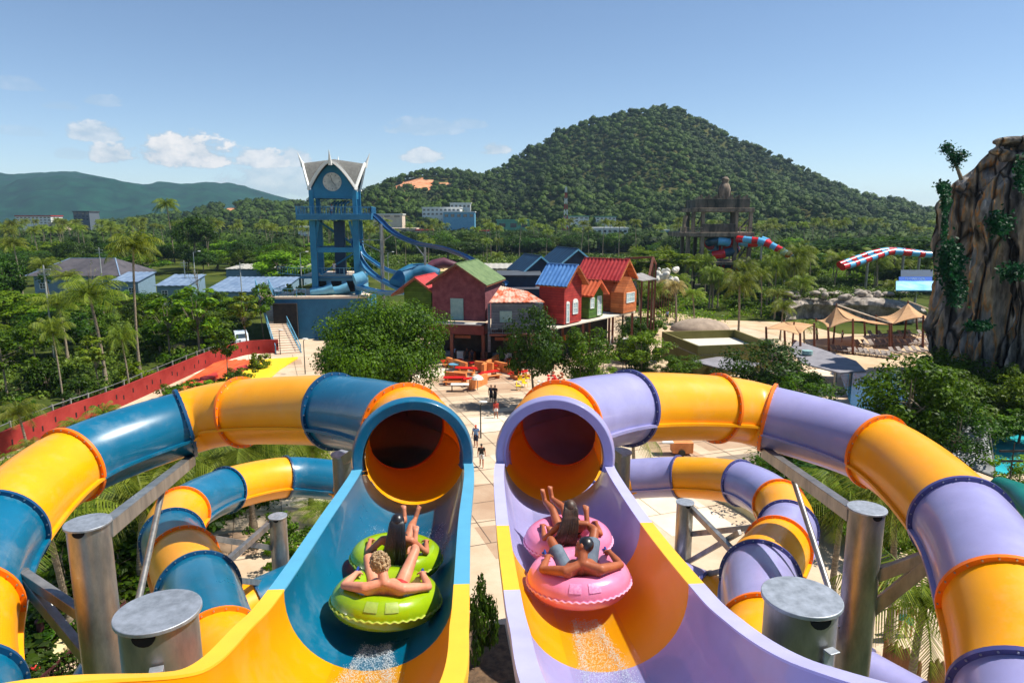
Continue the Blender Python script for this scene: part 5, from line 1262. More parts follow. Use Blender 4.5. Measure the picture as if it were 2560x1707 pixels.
# utility poles and street lamps
def pole(px,pyb,pyt,label,lamp=False,cat='pole',name='utility_pole',m=CW,r=.12,d=None,armdir=1):
    d=d or dz(pyb); b=W(px,pyb,d); tp=W(px,pyt,d); t=thing(name,label,cat,(b.x,b.y,0)); mb=MB(); mb.cyl((b.x,b.y,0),(b.x,b.y,tp.z),r,r*.7,8); mb.build('pole',m,t,smooth=True)
    if lamp:
        mb=MB(); mb.bar((b.x,b.y,tp.z),(b.x+armdir*1.1,b.y,tp.z+.25),.07); mb.build('lamp_arm',m,t); mb=MB(); mb.ell((b.x+armdir*1.3,b.y,tp.z+.25),(.35,.16,.09)); mb.build('lamp_head',WHT,t,smooth=True)
    else:
        mb=MB(); mb.box((b.x,b.y,tp.z-.5),(1.6,.1,.12)); mb.box((b.x,b.y,tp.z-1.1),(1.2,.1,.1)); mb.build('cross_arm',m,t)
pole(260,745,618,'concrete utility pole right of the dark hipped roof'); pole(467,745,650,'concrete pole between the metal roofs'); pole(137,905,660,'weathered pole among the left palms'); pole(607,770,655,'concrete pole in front of the long metal roof')
pole(492,745,630,'grey street lamp by the leafless tree',True,'street lamp','street_lamp',armdir=1); pole(753,690,632,'street lamp left of the clock tower',True,'street lamp','street_lamp',d=130,armdir=1); pole(970,660,632,'street lamp behind the blue flume',True,'street lamp','street_lamp',d=170,armdir=1)
BLK=mat('black_steel',(26,28,30),rough=.5)
for x,yb,yt,l in((763,935,850,'black lamp post by the yellow lane'),(701,886,828,'black lamp post at the stair foot'),(1557,925,850,'grey lamp post beside the deck steps'),(1202,1095,1008,'thin black pole on the plaza between the tube mouths')):
    pole(x,yb,yt,l,True,'lamp post','lamp_post',m=BLK,r=.06,armdir=.15)
# ---------------- ruined tower
RUI=mat('weathered_concrete',(74,66,58),rough=.95,rgb2=(158,140,120),vs=.8,bump=.4,bs=4,stretch=(1,1,.3))
RUI2=mat('weathered_dark',(46,48,44),rough=.95,rgb2=(108,102,92),vs=.8,bump=.4,bs=4,stretch=(1,1,.3))
o=W(1800,700,150); t=thing('ruined_tower','weathered concrete ruin tower with a wooden barrel on top','tower',(o.x,o.y,0)); dd=150
def rb(px0,px1,py0,py1,dep0,dep1,m,nm,d=150):
    a=W(px0,py0,d); b=W(px1,py1,d); mb=MB(); mb.box(((a.x+b.x)/2,a.y+(dep0+dep1)/2,(a.z+b.z)/2),(b.x-a.x,dep1-dep0,abs(a.z-b.z))); return mb.build(nm,m,t,bevel=.05)
for px in(1722,1757,1840,1876):
    rb(px-4.5,px+4.5,592,742,0,.9,RUI,'column')
for px in(1730,1764,1836,1868): rb(px-4,px+4,592,742,8,8.8,RUI2,'column')
for px in(1736,1760,1844,1880): rb(px-4,px+4,530,581,.2,1.0,RUI,'column')
for px in(1745,1862): rb(px-4,px+4,528,582,8,9,RUI2,'column')
rb(1732,1886,520,530,-.4,10,RUI,'top_slab'); rb(1740,1876,497,520,0,.6,RUI2,'parapet_front'); rb(1740,1746,499,520,.6,9,RUI2,'parapet_side'); rb(1870,1876,499,520,.6,9,RUI2,'parapet_side')
rb(1696,1884,581,592,-.6,10,RUI,'middle_slab'); rb(1757,1840,560,581,.1,.6,RUI2,'infill_wall'); rb(1722,1886,654,662,-.3,9.5,RUI,'lower_slab'); rb(1735,1800,710,735,-1,0,RUI2,'rubble_wall'); rb(1765,1838,592,596,.3,8,DKB,'beam')
mb=MB(); 
for k in range(22):
    p=W(1742+k*6.3,497,150); hh=.15+.35*((k*7)%3); mb.box((p.x,p.y+.3,p.z+hh/2),(.42,.5,hh))
mb.build('broken_crest',RUI,t)
mb=MB(); p=W(1810,500,154); P=[(0,.9),(1.2,1.25),(2.6,1.35),(3.6,1.0),(4.0,.6)]; 
mb.path([p+Vector((0,0,z-.2)) for z,_ in P],[r for _,r in P],16); mb.build('barrel',RUI,t,smooth=True)
mb=MB()
for s_ in(-1,1): mb.bar(p+Vector((s_*1.5,0,-.5)),p+Vector((s_*1.3,0,2.4)),.25)
mb.build('barrel_frame',RUI2,t); mb=MB(); mb.path([p+Vector((0,0,3.8)),p+Vector((.1,0,4.6)),p+Vector((.3,0,5.1))],[.75,.85,.3],12); mb.build('barrel_top',RUI,t,smooth=True)
mb=MB(); p=W(1710,560,150); mb.path([p+Vector((0,0,-2)),p,p+Vector((.3,0,1.8))],[.45,.35,.5],8); mb.build('broken_pillar',RUI,t)
for (x0,y0,x1,y1) in((1740,655,1760,600),(1840,655,1876,600),(1722,712,1757,662),(1744,560,1760,530),(1846,575,1880,540),(1840,712,1876,664)):
    mb=MB(); mb.bar(W(x0,y0,150.6),W(x1,y1,150.6),.3); mb.build('brace',RUI2,t)
for (x0,x1,y,dd_) in((1700,1757,570,149.8),(1843,1884,570,149.8),(1722,1757,645,150),(1843,1878,645,150),(1700,1757,576,149.8),(1722,1840,690,150.2)):
    mb=MB(); mb.bar(W(x0,y,dd_),W(x1,y,dd_),.16); mb.build('rail',RUI,t)
for px in(1702,1716,1850,1866):
    mb=MB(); mb.bar(W(px,582,149.8),W(px,566,149.8),.2); mb.build('rail_post',RUI,t)
# red and blue striped tubes
SR=mat('tube_red',(206,20,26),rough=.3,var=.08,coat=.3); SB_=mat('tube_skyblue',(96,176,220),rough=.3,var=.08,coat=.3); SDT=mat('tube_darkteal',(20,70,92),rough=.35,var=.1,coat=.2)
def striped(label,P,r,cols,root=None,k=6):
    pts=spline([W(*p) for p in P],k); root=root or thing('striped_tube_slide',label,'water slide',(pts[0].x,pts[0].y,0)); n=len(cols); m=len(pts)-1
    for i in range(n):
        a=round(i*m/n); b=max(a+1,round((i+1)*m/n)); mb=MB(); mb.path(pts[a:b+1],r,12,caps=False)
        mb.path([pts[a],pts[a]+(pts[a+1]-pts[a]).normalized()*.18],r*1.12,12); mb.build('tube_segment',cols[i],root,smooth=True)
    return root
rt=striped('red and sky blue tube curling out of the ruined tower to its right',[(1845,598,149),(1870,600,147),(1900,603,146),(1925,612,145),(1945,622,144),(1965,632,143),(1985,648,142),(2000,664,141)],.72,[SR,SB_,SR,SB_,SR,SB_,SR,SB_,SR,SB_,SR])
striped('',[(1848,606,151),(1875,610,150),(1900,608,150),(1920,605,151),(1905,598,152)],.7,[SB_,SR,SB_,SR,SB_],rt)
ht=striped('dark coil of red and teal tube inside the ruined tower',[(1840,606,153),(1815,604,151),(1785,603,151),(1770,610,153),(1790,620,156),(1825,617,154),(1840,624,152),(1810,634,151),(1780,640,152),(1775,655,155),(1800,665,157),(1835,672,154),(1825,686,152),(1790,690,152),(1780,700,154)],.95,[SR,SB_,SDT,SR,SB_,SR,SR,SDT,SR,SDT,SDT,SR,SDT,SR,SR,SDT])
for px in(1806,1826): p=W(px,600,154); mb=MB(); mb.cyl((p.x,p.y,0),p,.22,n=8); mb.build('support_post',GALV,ht)
for px,py in((1905,606),(1965,636)): p=W(px,py,146); mb=MB(); mb.cyl((p.x,p.y,0),p,.22,n=8); mb.build('support_post',GALV,rt)
r2=striped('right front tube of the twin red and sky blue slides',[(2106,668,128),(2135,660,129),(2165,650,130),(2195,640,131),(2228,630,132),(2270,632,132),(2310,636,132),(2345,637,132)],.62,[SR,SB_,SR,SB_,SR,SB_,SR,SB_,SR,SB_,SR,SB_,SR,SB_,SR])
r3=striped('rear tube of the twin red and sky blue slides',[(2098,662,131),(2125,652,132),(2150,643,133),(2180,633,134),(2220,626,135),(2260,628,136),(2310,634,138)],.58,[SR,SB_,SR,SB_,SR,SB_,SR,SB_,SR,SB_,SR,SB_])
for px,py in((2170,660),(2260,640),(2300,642)): p=W(px,py-8,132); mb=MB(); mb.cyl((p.x,p.y,0),p,.25,n=8); mb.build('support_post',GALV,r2)
# wave ramp with lettering board
t=thing('wave_ramp','bright blue water ramp with dark blue top board behind the palms','water ride',G(2290,725)); 
a=W(2243,722,112); b=W(2325,722,112)
def rp(x0,x1,y0,y1,d0,d1,m,nm):
    A=W(x0,y1,d0);B=W(x1,y1,d0);C_=W(x1,y0,d1);D_=W(x0,y0,d1); mb=MB(); mb.quad(A,B,C_,D_); return mb.build(nm,m,t,solid=.2)
rp(2240,2345,704,727,110,114,mat('ramp_pale',(96,170,214),rough=.8,rgb2=(160,214,240),vs=.5),'ramp'); rp(2247,2330,693,704,114,114.6,mat('board_blue',(16,84,176),rough=.8,var=.05),'lettering_board'); rp(2252,2332,676,693,114.6,117,RPRU,'top_board')
tx=bpy.data.curves.new('t','FONT'); tx.body='FLOWRIDER'; tx.size=.55; tx.extrude=.02; tx.align_x='CENTER'; to=bpy.data.objects.new('lettering',tx); COL.objects.link(to); to.parent=t; p=W(2288,700,113.9); to.location=p-ORG[t.name]; to.rotation_euler=(R(80),0,R(-12)); me=bpy.data.meshes.new_from_object(to); mo=bpy.data.objects.new('lettering',me); COL.objects.link(mo); mo.parent=t; mo.location=to.location; mo.rotation_euler=to.rotation_euler; me.materials.clear(); me.materials.append(WHT); bpy.data.objects.remove(to)
mb=MB()
for z in(0,1): mb.bar(W(2250,622+z*0,135),W(2345,624,135),.2)
# rock terrace
ROCK=mat('terrace_rock',(92,84,76),rough=.95,rgb2=(190,178,164),vs=.9,bump=.8,bs=2.0,stretch=(1,1,.5))
t=thing('rock_terrace','long artificial rock ledge with pale top behind the tents','rock wall',G(2150,815)); 
a=G(1985,812); b=G(2340,812)
def fn(u,v):
    X=a.x+(b.x-a.x)*u; prof=[(0,0),(.1,1.0),(-.2,2.2),(-.9,3.2),(-.4,3.9),(.8,4.3),(5,4.5),(5.4,0)]; q=v*(len(prof)-1); i=min(len(prof)-2,int(q)); w=q-i; y=prof[i][0]*(1-w)+prof[i+1][0]*w; z=prof[i][1]*(1-w)+prof[i+1][1]*w
    n=float(vnoise([X*1.0],[z*.5+3],1.6,21)[0]-.5)*1.6+float(vnoise([X],[z],.7,22)[0]-.5)*.6
    k=(1 if z>.2 else .4); endt=math.sin(math.pi*min(1,max(0,u)))**.25
    return (X,a.y+4+y*1-n*.9*k+3*math.sin(u*6), z*(.8+.25*float(vnoise([X],[0.],6,23)[0]))*(0.35+.65*endt))
mb=MB(); mb.grid(fn,150,28); mb.build('rock_face',ROCK,t,smooth=True)
mb=MB(); r0=random.Random(6)
for k in range(26):
    x=a.x+(b.x-a.x)*r0.uniform(.02,.98); mb=MB(); mb.ell((x,a.y+6+r0.uniform(-1,4),4.0+r0.uniform(-.2,.5)),(r0.uniform(.5,1.4),r0.uniform(.5,1),r0.uniform(.25,.7)),9,6); mb.build('boulder',ROCK,t,smooth=True)
tag(tufts('terrace_plants',np.array([(a.x+(b.x-a.x)*r0.random(),a.y+7+r0.uniform(0,9),3.6) for _ in range(260)]),.6,34,LV['mid'] if False else UG,31,'green plants on top of the rock terrace',.5),kind='stuff')
# pale boulders by plaza
for i,(px,py,s,l) in enumerate([(1632,1085-160,1.5,'pale rounded boulder group near the small tree by the steps'),(1655,930,1.2,'smaller pale boulder right of the boulder group')]):
    c_=G(px,py); t=MB(); r0=random.Random(i)
    for k in range(6): t.ell(c_+Vector((r0.uniform(-1,1)*s,r0.uniform(-.5,.5),.3)),(s*.6*r0.uniform(.6,1.1),s*.5,s*.55*r0.uniform(.6,1.1)),10,7)
    tag(t.build('boulder',mat('boulder_pale',(176,152,120),rough=.9,rgb2=(214,192,160),vs=2,bump=.6,bs=4),smooth=True,remesh=.12),l,'rock')
c_=G(1750,825); mb=MB(); mb.ell(c_,(4.6,3.5,1.8),24,12); tag(mb.build('rock_mound',mat('mound_grey',(140,124,108),rough=.95,rgb2=(168,150,132),vs=1,bump=.5,bs=3),smooth=True),'grey brown thatched mound behind the olive building','mound')
# white flowering tree replacement: rock sculpture tree
t=thing('white_sculpture','white knobbly coral like structure on poles beside the steel frame','sculpture',W(1668,700,118)); t.location.z=0; ORG[t.name]=Vector(t.location); p=W(1668,700,118); r0=random.Random(8); mb=MB()
for k in range(46): mb.ell(p+Vector((r0.uniform(-1.9,1.9),r0.uniform(-1,1),r0.uniform(-1.2,2.4)*(.8))),(r0.uniform(.25,.6),)*3,8,6)
mb.build('coral_head',mat('coral_white',(170,168,156),rough=.9,rgb2=(228,224,212),vs=2),t,remesh=.14,sm=1); mb=MB()
for k in range(9): x=p.x-1.6+k*.4; mb.bar((x,p.y,0),(x,p.y,p.z-.3),.1)
mb.build('poles',BRN,t)
# ---------------- tents
CAN=mat('canvas_tan',(206,160,112),rough=.85,rgb2=(220,178,132),vs=.8,trans=.25); ROPE=mat('rope',(220,208,186),rough=.8)
def tent(label,peak,cs,d,poles,sub=8):
    p=W(*peak,d); P=[W(x,y,dd) for x,y,dd in cs]; t=thing('canopy_tent',label,'canopy',(p.x,p.y,0)); mb=MB(); n=len(P)
    for i in range(n):
        a,b=P[i],P[(i+1)%n]
        def fn(u,v,a=a,b=b):
            e=a.lerp(b,u); e=e+Vector((0,0,0.15*math.sin(math.pi*u)))+( (sum(P,Vector())/n-e)*0.07*math.sin(math.pi*u)); q=e.lerp(p,v); drop=-1.05*(p.z-(a.z+b.z)/2)*.30*math.sin(math.pi*v); return q+Vector((0,0,drop))
        mb.grid(fn,sub,sub)
    mb.build('canvas',CAN,t,smooth=True,ang=180,solid=.03)
    for c_ in P:
        mb=MB(); q=Vector((c_.x+.35,c_.y-.1,0)); mb.cyl(q,c_+Vector((0,0,.25)),.17,.13,8); mb.build('pole',BRN,t,smooth=True)
    mb=MB(); mb.cyl((p.x,p.y,0),(p.x,p.y,p.z+.4),.14,.1,8); mb.build('centre_pole',BRN,t,smooth=True)
    return t,P,p
t1,P1,p1=tent('tan canvas canopy with one peak, left of the two big ones',(2091,766),[(2040,800,97),(2070,822,88),(2132,802,86),(2224,812,88),(2160,800,100)],93,None)
t2,P2,p2=tent('tan canvas canopy with one peak, right of the two big ones',(2270,758),[(2190,792,100),(2228,812,90),(2308,793,88),(2345,798,96),(2290,790,106)],97,None)
t3,P3_,p3=tent('low tan shade sail left of the tents',(1985,812),[(1915,822,82),(2000,838,78),(2035,812,84),(1960,805,92)],84,None)
for a_,b_,tt_ in((P1[3],p1,t1),(p2,W(2338,782,95),t2),(p1,P2[1],t1)): mb=MB(); mb.bar(a_+Vector((0,0,.3)),b_+Vector((0,0,.2)),.12); mb.build('tension_strap',ROPE,tt_)
# loungers
LGM=mat('lounger_grey',(116,104,98),rough=.7,rgb2=(140,128,120),vs=2)
def lounger():
    t=bpy.data.objects.new('sun_lounger',None); COL.objects.link(t); ORG[t.name]=Vector()
    mb=MB(); mb.box((0,.35,.34),(.62,1.3,.07)); mb.build('seat',LGM,t); mb=MB(); mb.box((0,-.55,.55),(.62,.72,.06),M=Matrix.Rotation(R(-42),3,'X')); mb.build('backrest',LGM,t)
    for x in(-.26,.26):
        for y in(-.2,.9): mb=MB(); mb.bar((x,y,0),(x,y,.32),.05); mb.build('leg',LGM,t)
    return t
L0=lounger(); first=True; k=0
rows=[((2150,866),(2325,862),12),((2090,880),(2230,896),11),((2235,886),(2330,880),6),((2180,842),(2330,840),7)]
for ri,(a_,b_,n) in enumerate(rows):
    A,B=G(*a_),G(*b_)
    for i in range(n):
        o=L0 if first else copy_tree(L0); first=False; q=A.lerp(B,i/(n-1)); o.location=(q.x,q.y,.03); o.rotation_euler=(0,0,R(195+rr.uniform(-6,6)))
        tag(o,('grey sun lounger in the shaded row under the tents','grey sun lounger in the sunny row at the sand edge','grey sun lounger in the short row beside the cliff','grey sun lounger in the back row behind the tent poles')[ri],'sun lounger',('loungers in the shaded row','loungers at the sand edge','loungers beside the cliff','loungers in the back row')[ri])
# ---------------- cliff
CL=bpy.data.materials.new('cliff_rock'); CL.use_nodes=True; nt=CL.node_tree; N=nt.nodes; L=nt.links; b=N['Principled BSDF']; b.inputs['Roughness'].default_value=.9; b.inputs['Specular IOR Level'].default_value=.25
tc=N.new('ShaderNodeTexCoord'); m1=N.new('ShaderNodeMapping'); m1.inputs['Scale'].default_value=(1,1,.14); L.new(tc.outputs['Object'],m1.inputs[0])
n1=N.new('ShaderNodeTexNoise'); n1.inputs['Scale'].default_value=.55; n1.inputs['Detail'].default_value=7; n1.inputs['Distortion'].default_value=.6; L.new(m1.outputs[0],n1.inputs['Vector'])
r1=N.new('ShaderNodeValToRGB'); e=r1.color_ramp.elements; e[0].position=.30; e[0].color=lin((40,40,40)); e[1].position=.70; e[1].color=lin((224,210,192))
for pos,c_ in((.40,(92,86,80)),(.46,(150,140,130)),(.535,(168,146,116)),(.555,(204,142,82)),(.575,(156,142,126)),(.63,(130,132,134))):
    x=e.new(pos); x.color=lin(c_)
L.new(n1.outputs['Fac'],r1.inputs[0])
n2=N.new('ShaderNodeTexNoise'); n2.inputs['Scale'].default_value=2.5; n2.inputs['Detail'].default_value=8; m2=N.new('ShaderNodeMapping'); m2.inputs['Scale'].default_value=(1,1,.35); L.new(tc.outputs['Object'],m2.inputs[0]); L.new(m2.outputs[0],n2.inputs['Vector'])
mxx=N.new('ShaderNodeMixRGB'); mxx.blend_type='MULTIPLY'; mxx.inputs[0].default_value=.7; L.new(r1.outputs[0],mxx.inputs[1]); r2_=N.new('ShaderNodeValToRGB'); r2_.color_ramp.elements[0].position=.35; r2_.color_ramp.elements[0].color=(.3,.3,.3,1); r2_.color_ramp.elements[1].position=.62; r2_.color_ramp.elements[1].color=(1.15,1.12,1.1,1); L.new(n2.outputs['Fac'],r2_.inputs[0]); L.new(r2_.outputs[0],mxx.inputs[2]); L.new(mxx.outputs[0],b.inputs['Base Color'])
vo=N.new('ShaderNodeTexVoronoi'); vo.feature='DISTANCE_TO_EDGE'; vo.inputs['Scale'].default_value=.42; m3=N.new('ShaderNodeMapping'); m3.inputs['Scale'].default_value=(1.5,1.5,.34); L.new(tc.outputs['Object'],m3.inputs[0])
dn=N.new('ShaderNodeMixRGB'); dn.inputs[0].default_value=.12; L.new(m3.outputs[0],dn.inputs[1]); L.new(n2.outputs['Color'],dn.inputs[2]); L.new(dn.outputs[0],vo.inputs['Vector'])
cr_=N.new('ShaderNodeMapRange'); cr_.inputs['From Max'].default_value=.07; cr_.inputs['To Min'].default_value=.12; L.new(vo.outputs['Distance'],cr_.inputs['Value'])
mx4=N.new('ShaderNodeMixRGB'); mx4.blend_type='MULTIPLY'; mx4.inputs[0].default_value=1; L.new(mxx.outputs[0],mx4.inputs[1]); L.new(cr_.outputs[0],mx4.inputs[2]); L.new(mx4.outputs[0],b.inputs['Base Color'])
ad=N.new('ShaderNodeMath'); ad.operation='MULTIPLY_ADD'; ad.inputs[1].default_value=1.6; L.new(cr_.outputs[0],ad.inputs[0]); L.new(n2.outputs['Fac'],ad.inputs[2])
bp=N.new('ShaderNodeBump'); bp.inputs['Strength'].default_value=1; bp.inputs['Distance'].default_value=.3; L.new(ad.outputs[0],bp.inputs['Height']); L.new(bp.outputs[0],b.inputs['Normal'])
dcl=64.0; prof=[(1010,2408),(985,2385),(940,2330),(900,2318),(850,2316),(780,2330),(700,2333),(640,2332),(600,2333),(560,2335),(520,2348),(480,2362),(450,2385),(425,2415),(400,2440),(375,2462),(350,2490),(340,2530)]
zz_=[W(2400,p[0],dcl).z for p in prof]; xx_=[W(p[1],p[0],dcl).x for p in prof]
CX,CY,ry=61.0,65.0,13.0
def cf_(u,v):
    th=2*math.pi*u; z=-.2+(zz_[-1]+.9)*v; xl=float(np.interp(z,zz_,xx_))+4.4-2.4*min(1,max(0,z/20)); rxx=CX-xl
    shr=max(.25,min(1,(zz_[-1]+1.5-z)/6)**.5) if z>zz_[-1]-5 else 1
    col=math.cos(th*23+2.2*math.sin(th*5)+.18*math.sin(z*.7+th*9))
    fold=1.15*(abs(col)**.4)*math.copysign(1,col)+.55*(abs(math.cos(th*57+3*math.sin(th*11)))-.6)
    n=float(vnoise([th*14],[z*.22],1.0,41)[0]-.5)*1.8+float(vnoise([th*40],[z*.5],1.0,42)[0]-.5)*.9+float(vnoise([th*110],[z*1.6],1.0,43)[0]-.5)*.35
    ledge=.25*(math.sin(z*1.1+2*math.sin(th*4))**2) if z>zz_[-1]-6 else .25*math.sin(z*.9+th*3)
    r=1+ (fold+n+ledge-0.6)/rxx*.9
    return (CX+math.cos(th)*rxx*r, CY+math.sin(th)*ry*shr*r, z)
mb=MB(); mb.grid(cf_,420,90); top_=[i for i in range(90*421,91*421)]; mb.f.append(tuple(top_[:-1]))
t=thing('rock_cliff','towering brown streaked artificial rock cliff with ivy at the right frame edge','cliff',(CX,CY,0)); mb.build('rock',CL,t,smooth=True,ang=28)
mb=MB(); r0=random.Random(12)
for (px,py,s) in [(2530,347,1.1),(2560,352,1.2),(2505,376,.8),(2540,384,1.0),(2590,345,1.3)]:
    c_=W(px,py+6,60.5); mb.ell(c_,(s*1.5,s*1.2,s*.38),12,8,M=Matrix.Rotation(r0.uniform(-.4,.4),3,'Y'))
mb.build('capping_boulders',CL,t,smooth=True,remesh=.2,sm=2)
# ivy patches on the cliff
def ivy(px,py,wx,wy,n,d,seed,m='ivy'):
    r=np.random.default_rng(seed); C=[]
    for _ in range(n):
        a_=r.normal(0,.45,2); C.append(W(px+a_[0]*wx,py+a_[1]*wy,d+r.uniform(-.8,.9)+abs(a_[0])*1.0))
    C=np.array([tuple(c) for c in C]); V,Q=leafcards(C,np.tile([-.3,-1,.4],(n,1)),.16,r); return V,Q
VV=[];QQ=[];off=0
for i,(px,py,wx,wy,n) in enumerate([(2378,655,34,50,1900),(2365,500,12,30,500),(2362,560,8,40,300),(2358,470,16,14,600),(2500,560,30,30,900),(2445,815,28,12,800),(2540,680,40,20,900),(2555,440,18,40,700),(2390,720,25,40,1500)]):
    V,Q=ivy(px,py,wx,wy,n,51.5+ (2 if px<2365 else 0)+max(0,(2380-px))*.08,60+i); VV.append(V); QQ.append(Q+off); off+=len(V)
npmesh('ivy',np.concatenate(VV),np.concatenate(QQ),LV['ivy'],None); o=bpy.data.objects['ivy']; o.parent=t; o.location=-Vector((CX,CY,0))
# little tree on cliff shoulder
p=W(2392,425,56); t=thing('cliff_sapling','small wind bent tree growing on the cliff shoulder','tree',(p.x,p.y,p.z)); mb=MB(); q=[p+Vector((.5,0,-.8)),p+Vector((0,0,.2)),p+Vector((-.4,0,1.0)),p+Vector((-.9,0,1.5))]; mb.path(q,[.16,.12,.08,.03],6); mb.path([q[1],q[1]+Vector((.3,0,.9))],[.06,.02],5); mb.build('trunk',BARK,t)
r=np.random.default_rng(9); C=[]
for (x,z,s,n) in((-1.0,1.7,.45,260),(-.4,1.2,.4,220),(.25,1.1,.4,240),(-.1,.5,.35,200),(-.55,.9,.3,100)):
    C.append(r.normal(0,s*.55,(n,3))+np.array([p.x+x,p.y,p.z+z]))
C=np.concatenate(C); V,Q=leafcards(C,np.tile([0,-.5,1.],(len(C),1)),.12,r); o=npmesh('crown',V-np.array(p),Q,LV['ivy'],t)
# tarpaulin panel
t=thing('tarpaulin_screen','grey tarpaulin screen on a steel frame below the trees at right','screen',G(2430,1190)); 
TP=mat('tarp_grey',(140,142,146),rough=.6,rgb2=(166,168,172),vs=1.5,bump=.8,bs=2.2)
a_=[W(2372,1150,45),W(2408,1063,47),W(2472,1064,46),W(2490,1195,43)]
mb=MB(); mb.grid(lambda u,v:(a_[0].lerp(a_[3],u)).lerp(a_[1].lerp(a_[2],u),v)+Vector((0,-.12*math.sin(u*14+v*5)*math.sin(v*3.1),0)),24,18); mb.build('tarp',TP,t,smooth=True,solid=.02)
mb=MB()
for i in range(4): mb.bar(a_[i],a_[(i+1)%4],.08)
for c_ in(a_[0],a_[3],a_[2]): mb.bar((c_.x,c_.y,0),c_,.1)
mb.build('frame',BLK,t)
pole(2512,1290,1095,'thin dark pole right of the tarpaulin screen',False,'pole','utility_pole',m=BLK,r=.05)
t=thing('green_flume','bit of a teal green flume at the right frame edge','water slide',G(2590,1300)); mb=MB(); mb.path([W(2500,1215,36),W(2545,1235,34),W(2600,1290,32)],[.5,.6,.7],14); mb.build('flume',mat('flume_green',(20,120,110),rough=.35,coat=.3),t,smooth=True)
# ---------------- plaza furniture
TBL=mat('table_red',(206,24,24),rough=.45,var=.08); WDN=mat('wood_orange',(206,120,58),rough=.6,rgb2=(226,146,84),vs=2)
def benchset(px,py,ang,w,l,label,wall=True):
    c_=G(px,py); f=Fr(c_,R(ang)); t=thing('picnic_table',label,'table set',c_)
    mb=MB(); f.box(mb,-l/2,l/2,-.4,.4,.68,.76); mb.build('tabletop',TBL,t,bevel=.02)
    for y in(-.75,.75): mb=MB(); f.box(mb,-l/2,l/2,y-.18,y+.18,.4,.46); mb.build('bench',TBL if y>0 else WDN,t,bevel=.02)
    for x in(-l*.35,l*.35): mb=MB(); f.box(mb,x-.06,x+.06,-.75,.75,0,.4); f.box(mb,x-.05,x+.05,-.05,.05,.4,.68); mb.build('leg',WDN,t)
def screenwall(px0,py0,px1,py1,h,label,m=WDN):
    a,b=G(px0,py0),G(px1,py1); t=MB(); n=Vector(((b-a).y,-(b-a).x,0)).normalized(); t.prism([a,b,b+Vector((0,0,h)),a+Vector((0,0,h))],n*.35); tag(t.build('planter_bench',m,bevel=.02),label,'bench wall')
for q in [(1130,915,20,.8,2.6,'red picnic table nearest the large round tree'),(1165,935,-10,.8,2.4,'red picnic table in front of the left planter bench'),(1200,918,30,.8,2.8,'red picnic table between the two orange bench walls'),(1262,925,30,.8,2.8,'red picnic table right of the tilted orange bench'),(1135,960,0,.8,2.2,'red picnic table at the lower left of the seating'),(1180,962,10,.8,1.9,'red picnic table behind the white umbrella cart'),(1300,945,30,.8,2.2,'red picnic table by the leafy dark tree'),(1290,910,30,.8,2.4,'red picnic table close to the cafe posts'),(1225,945,35,.8,2.0,'orange edged picnic table on the open plaza')]: benchset(*q)
for q in [(1122,915,1170,930,1.1,'orange bench wall nearest the round tree'),(1190,925,1235,930,1.1,'long orange bench wall before the cafe'),(1203,935,1240,908,1.1,'tilted orange bench wall in the middle of the tables'),(1240,925,1300,938,1.1,'orange bench wall by the cafe post'),(1115,950,1168,955,1.0,'low orange planter bench at the lower seating'),(1172,975,1212,958,1.1,'orange bench wall behind the white parasol'),]: screenwall(*q)
c_=G(1194,975); t=thing('parasol','small white parasol over a cart beside the orange bench wall','parasol',c_); mb=MB(); mb.cyl(c_,c_+Vector((0,0,1.5)),.04); mb.build('pole',GALV,t); mb=MB(); mb.path([c_+Vector((0,0,1.15)),c_+Vector((0,0,1.35)),c_+Vector((0,0,1.6))],[.62,.5,.03],10); mb.build('canopy',WHT,t)
c_=G(1150,978); t=thing('table','white topped table with papers at the lower seating','table',c_); mb=MB(); mb.box(c_+Vector((0,0,.72)),(1.8,.8,.06)); mb.build('tabletop',WHT,t)
for x,y in((-.8,-.3),(.8,-.3),(-.8,.3),(.8,.3)): mb=MB(); mb.bar(c_+Vector((x,y,0)),c_+Vector((x,y,.7)),.06); mb.build('leg',BRN,t)
c_=G(1135,926); t=thing('table','round table with pale cloth beside the first bench wall','table',c_); mb=MB(); mb.cyl(c_+Vector((0,0,.7)),c_+Vector((0,0,.76)),.6,n=20); mb.cyl(c_,c_+Vector((0,0,.7)),.06); mb.build('tabletop',LB,t)
# yellow chairs near the tree
for i,(px,py) in enumerate([(1300,960),(1312,968),(1296,975),(1318,955)]):
    c_=G(px,py); t=thing('chair',('yellow chair at the left of the small cluster','yellow chair in the middle of the small cluster','yellow chair at the front of the small cluster','yellow chair at the back of the small cluster')[i],'chair',c_,'yellow chairs under the leafy dark tree'); f=Fr(c_,R(40*i)); mb=MB(); f.box(mb,-.22,.22,-.22,.22,.42,.47); mb.build('seat',YLm,t); mb=MB(); f.box(mb,-.22,.22,.18,.22,.47,.9); mb.build('backrest',YLm,t)
    for x in(-.2,.2):
        for y in(-.2,.2): mb=MB(); mb.bar(f.p(x,y,0),f.p(x,y,.42),.035); mb.build('leg',YLm,t)
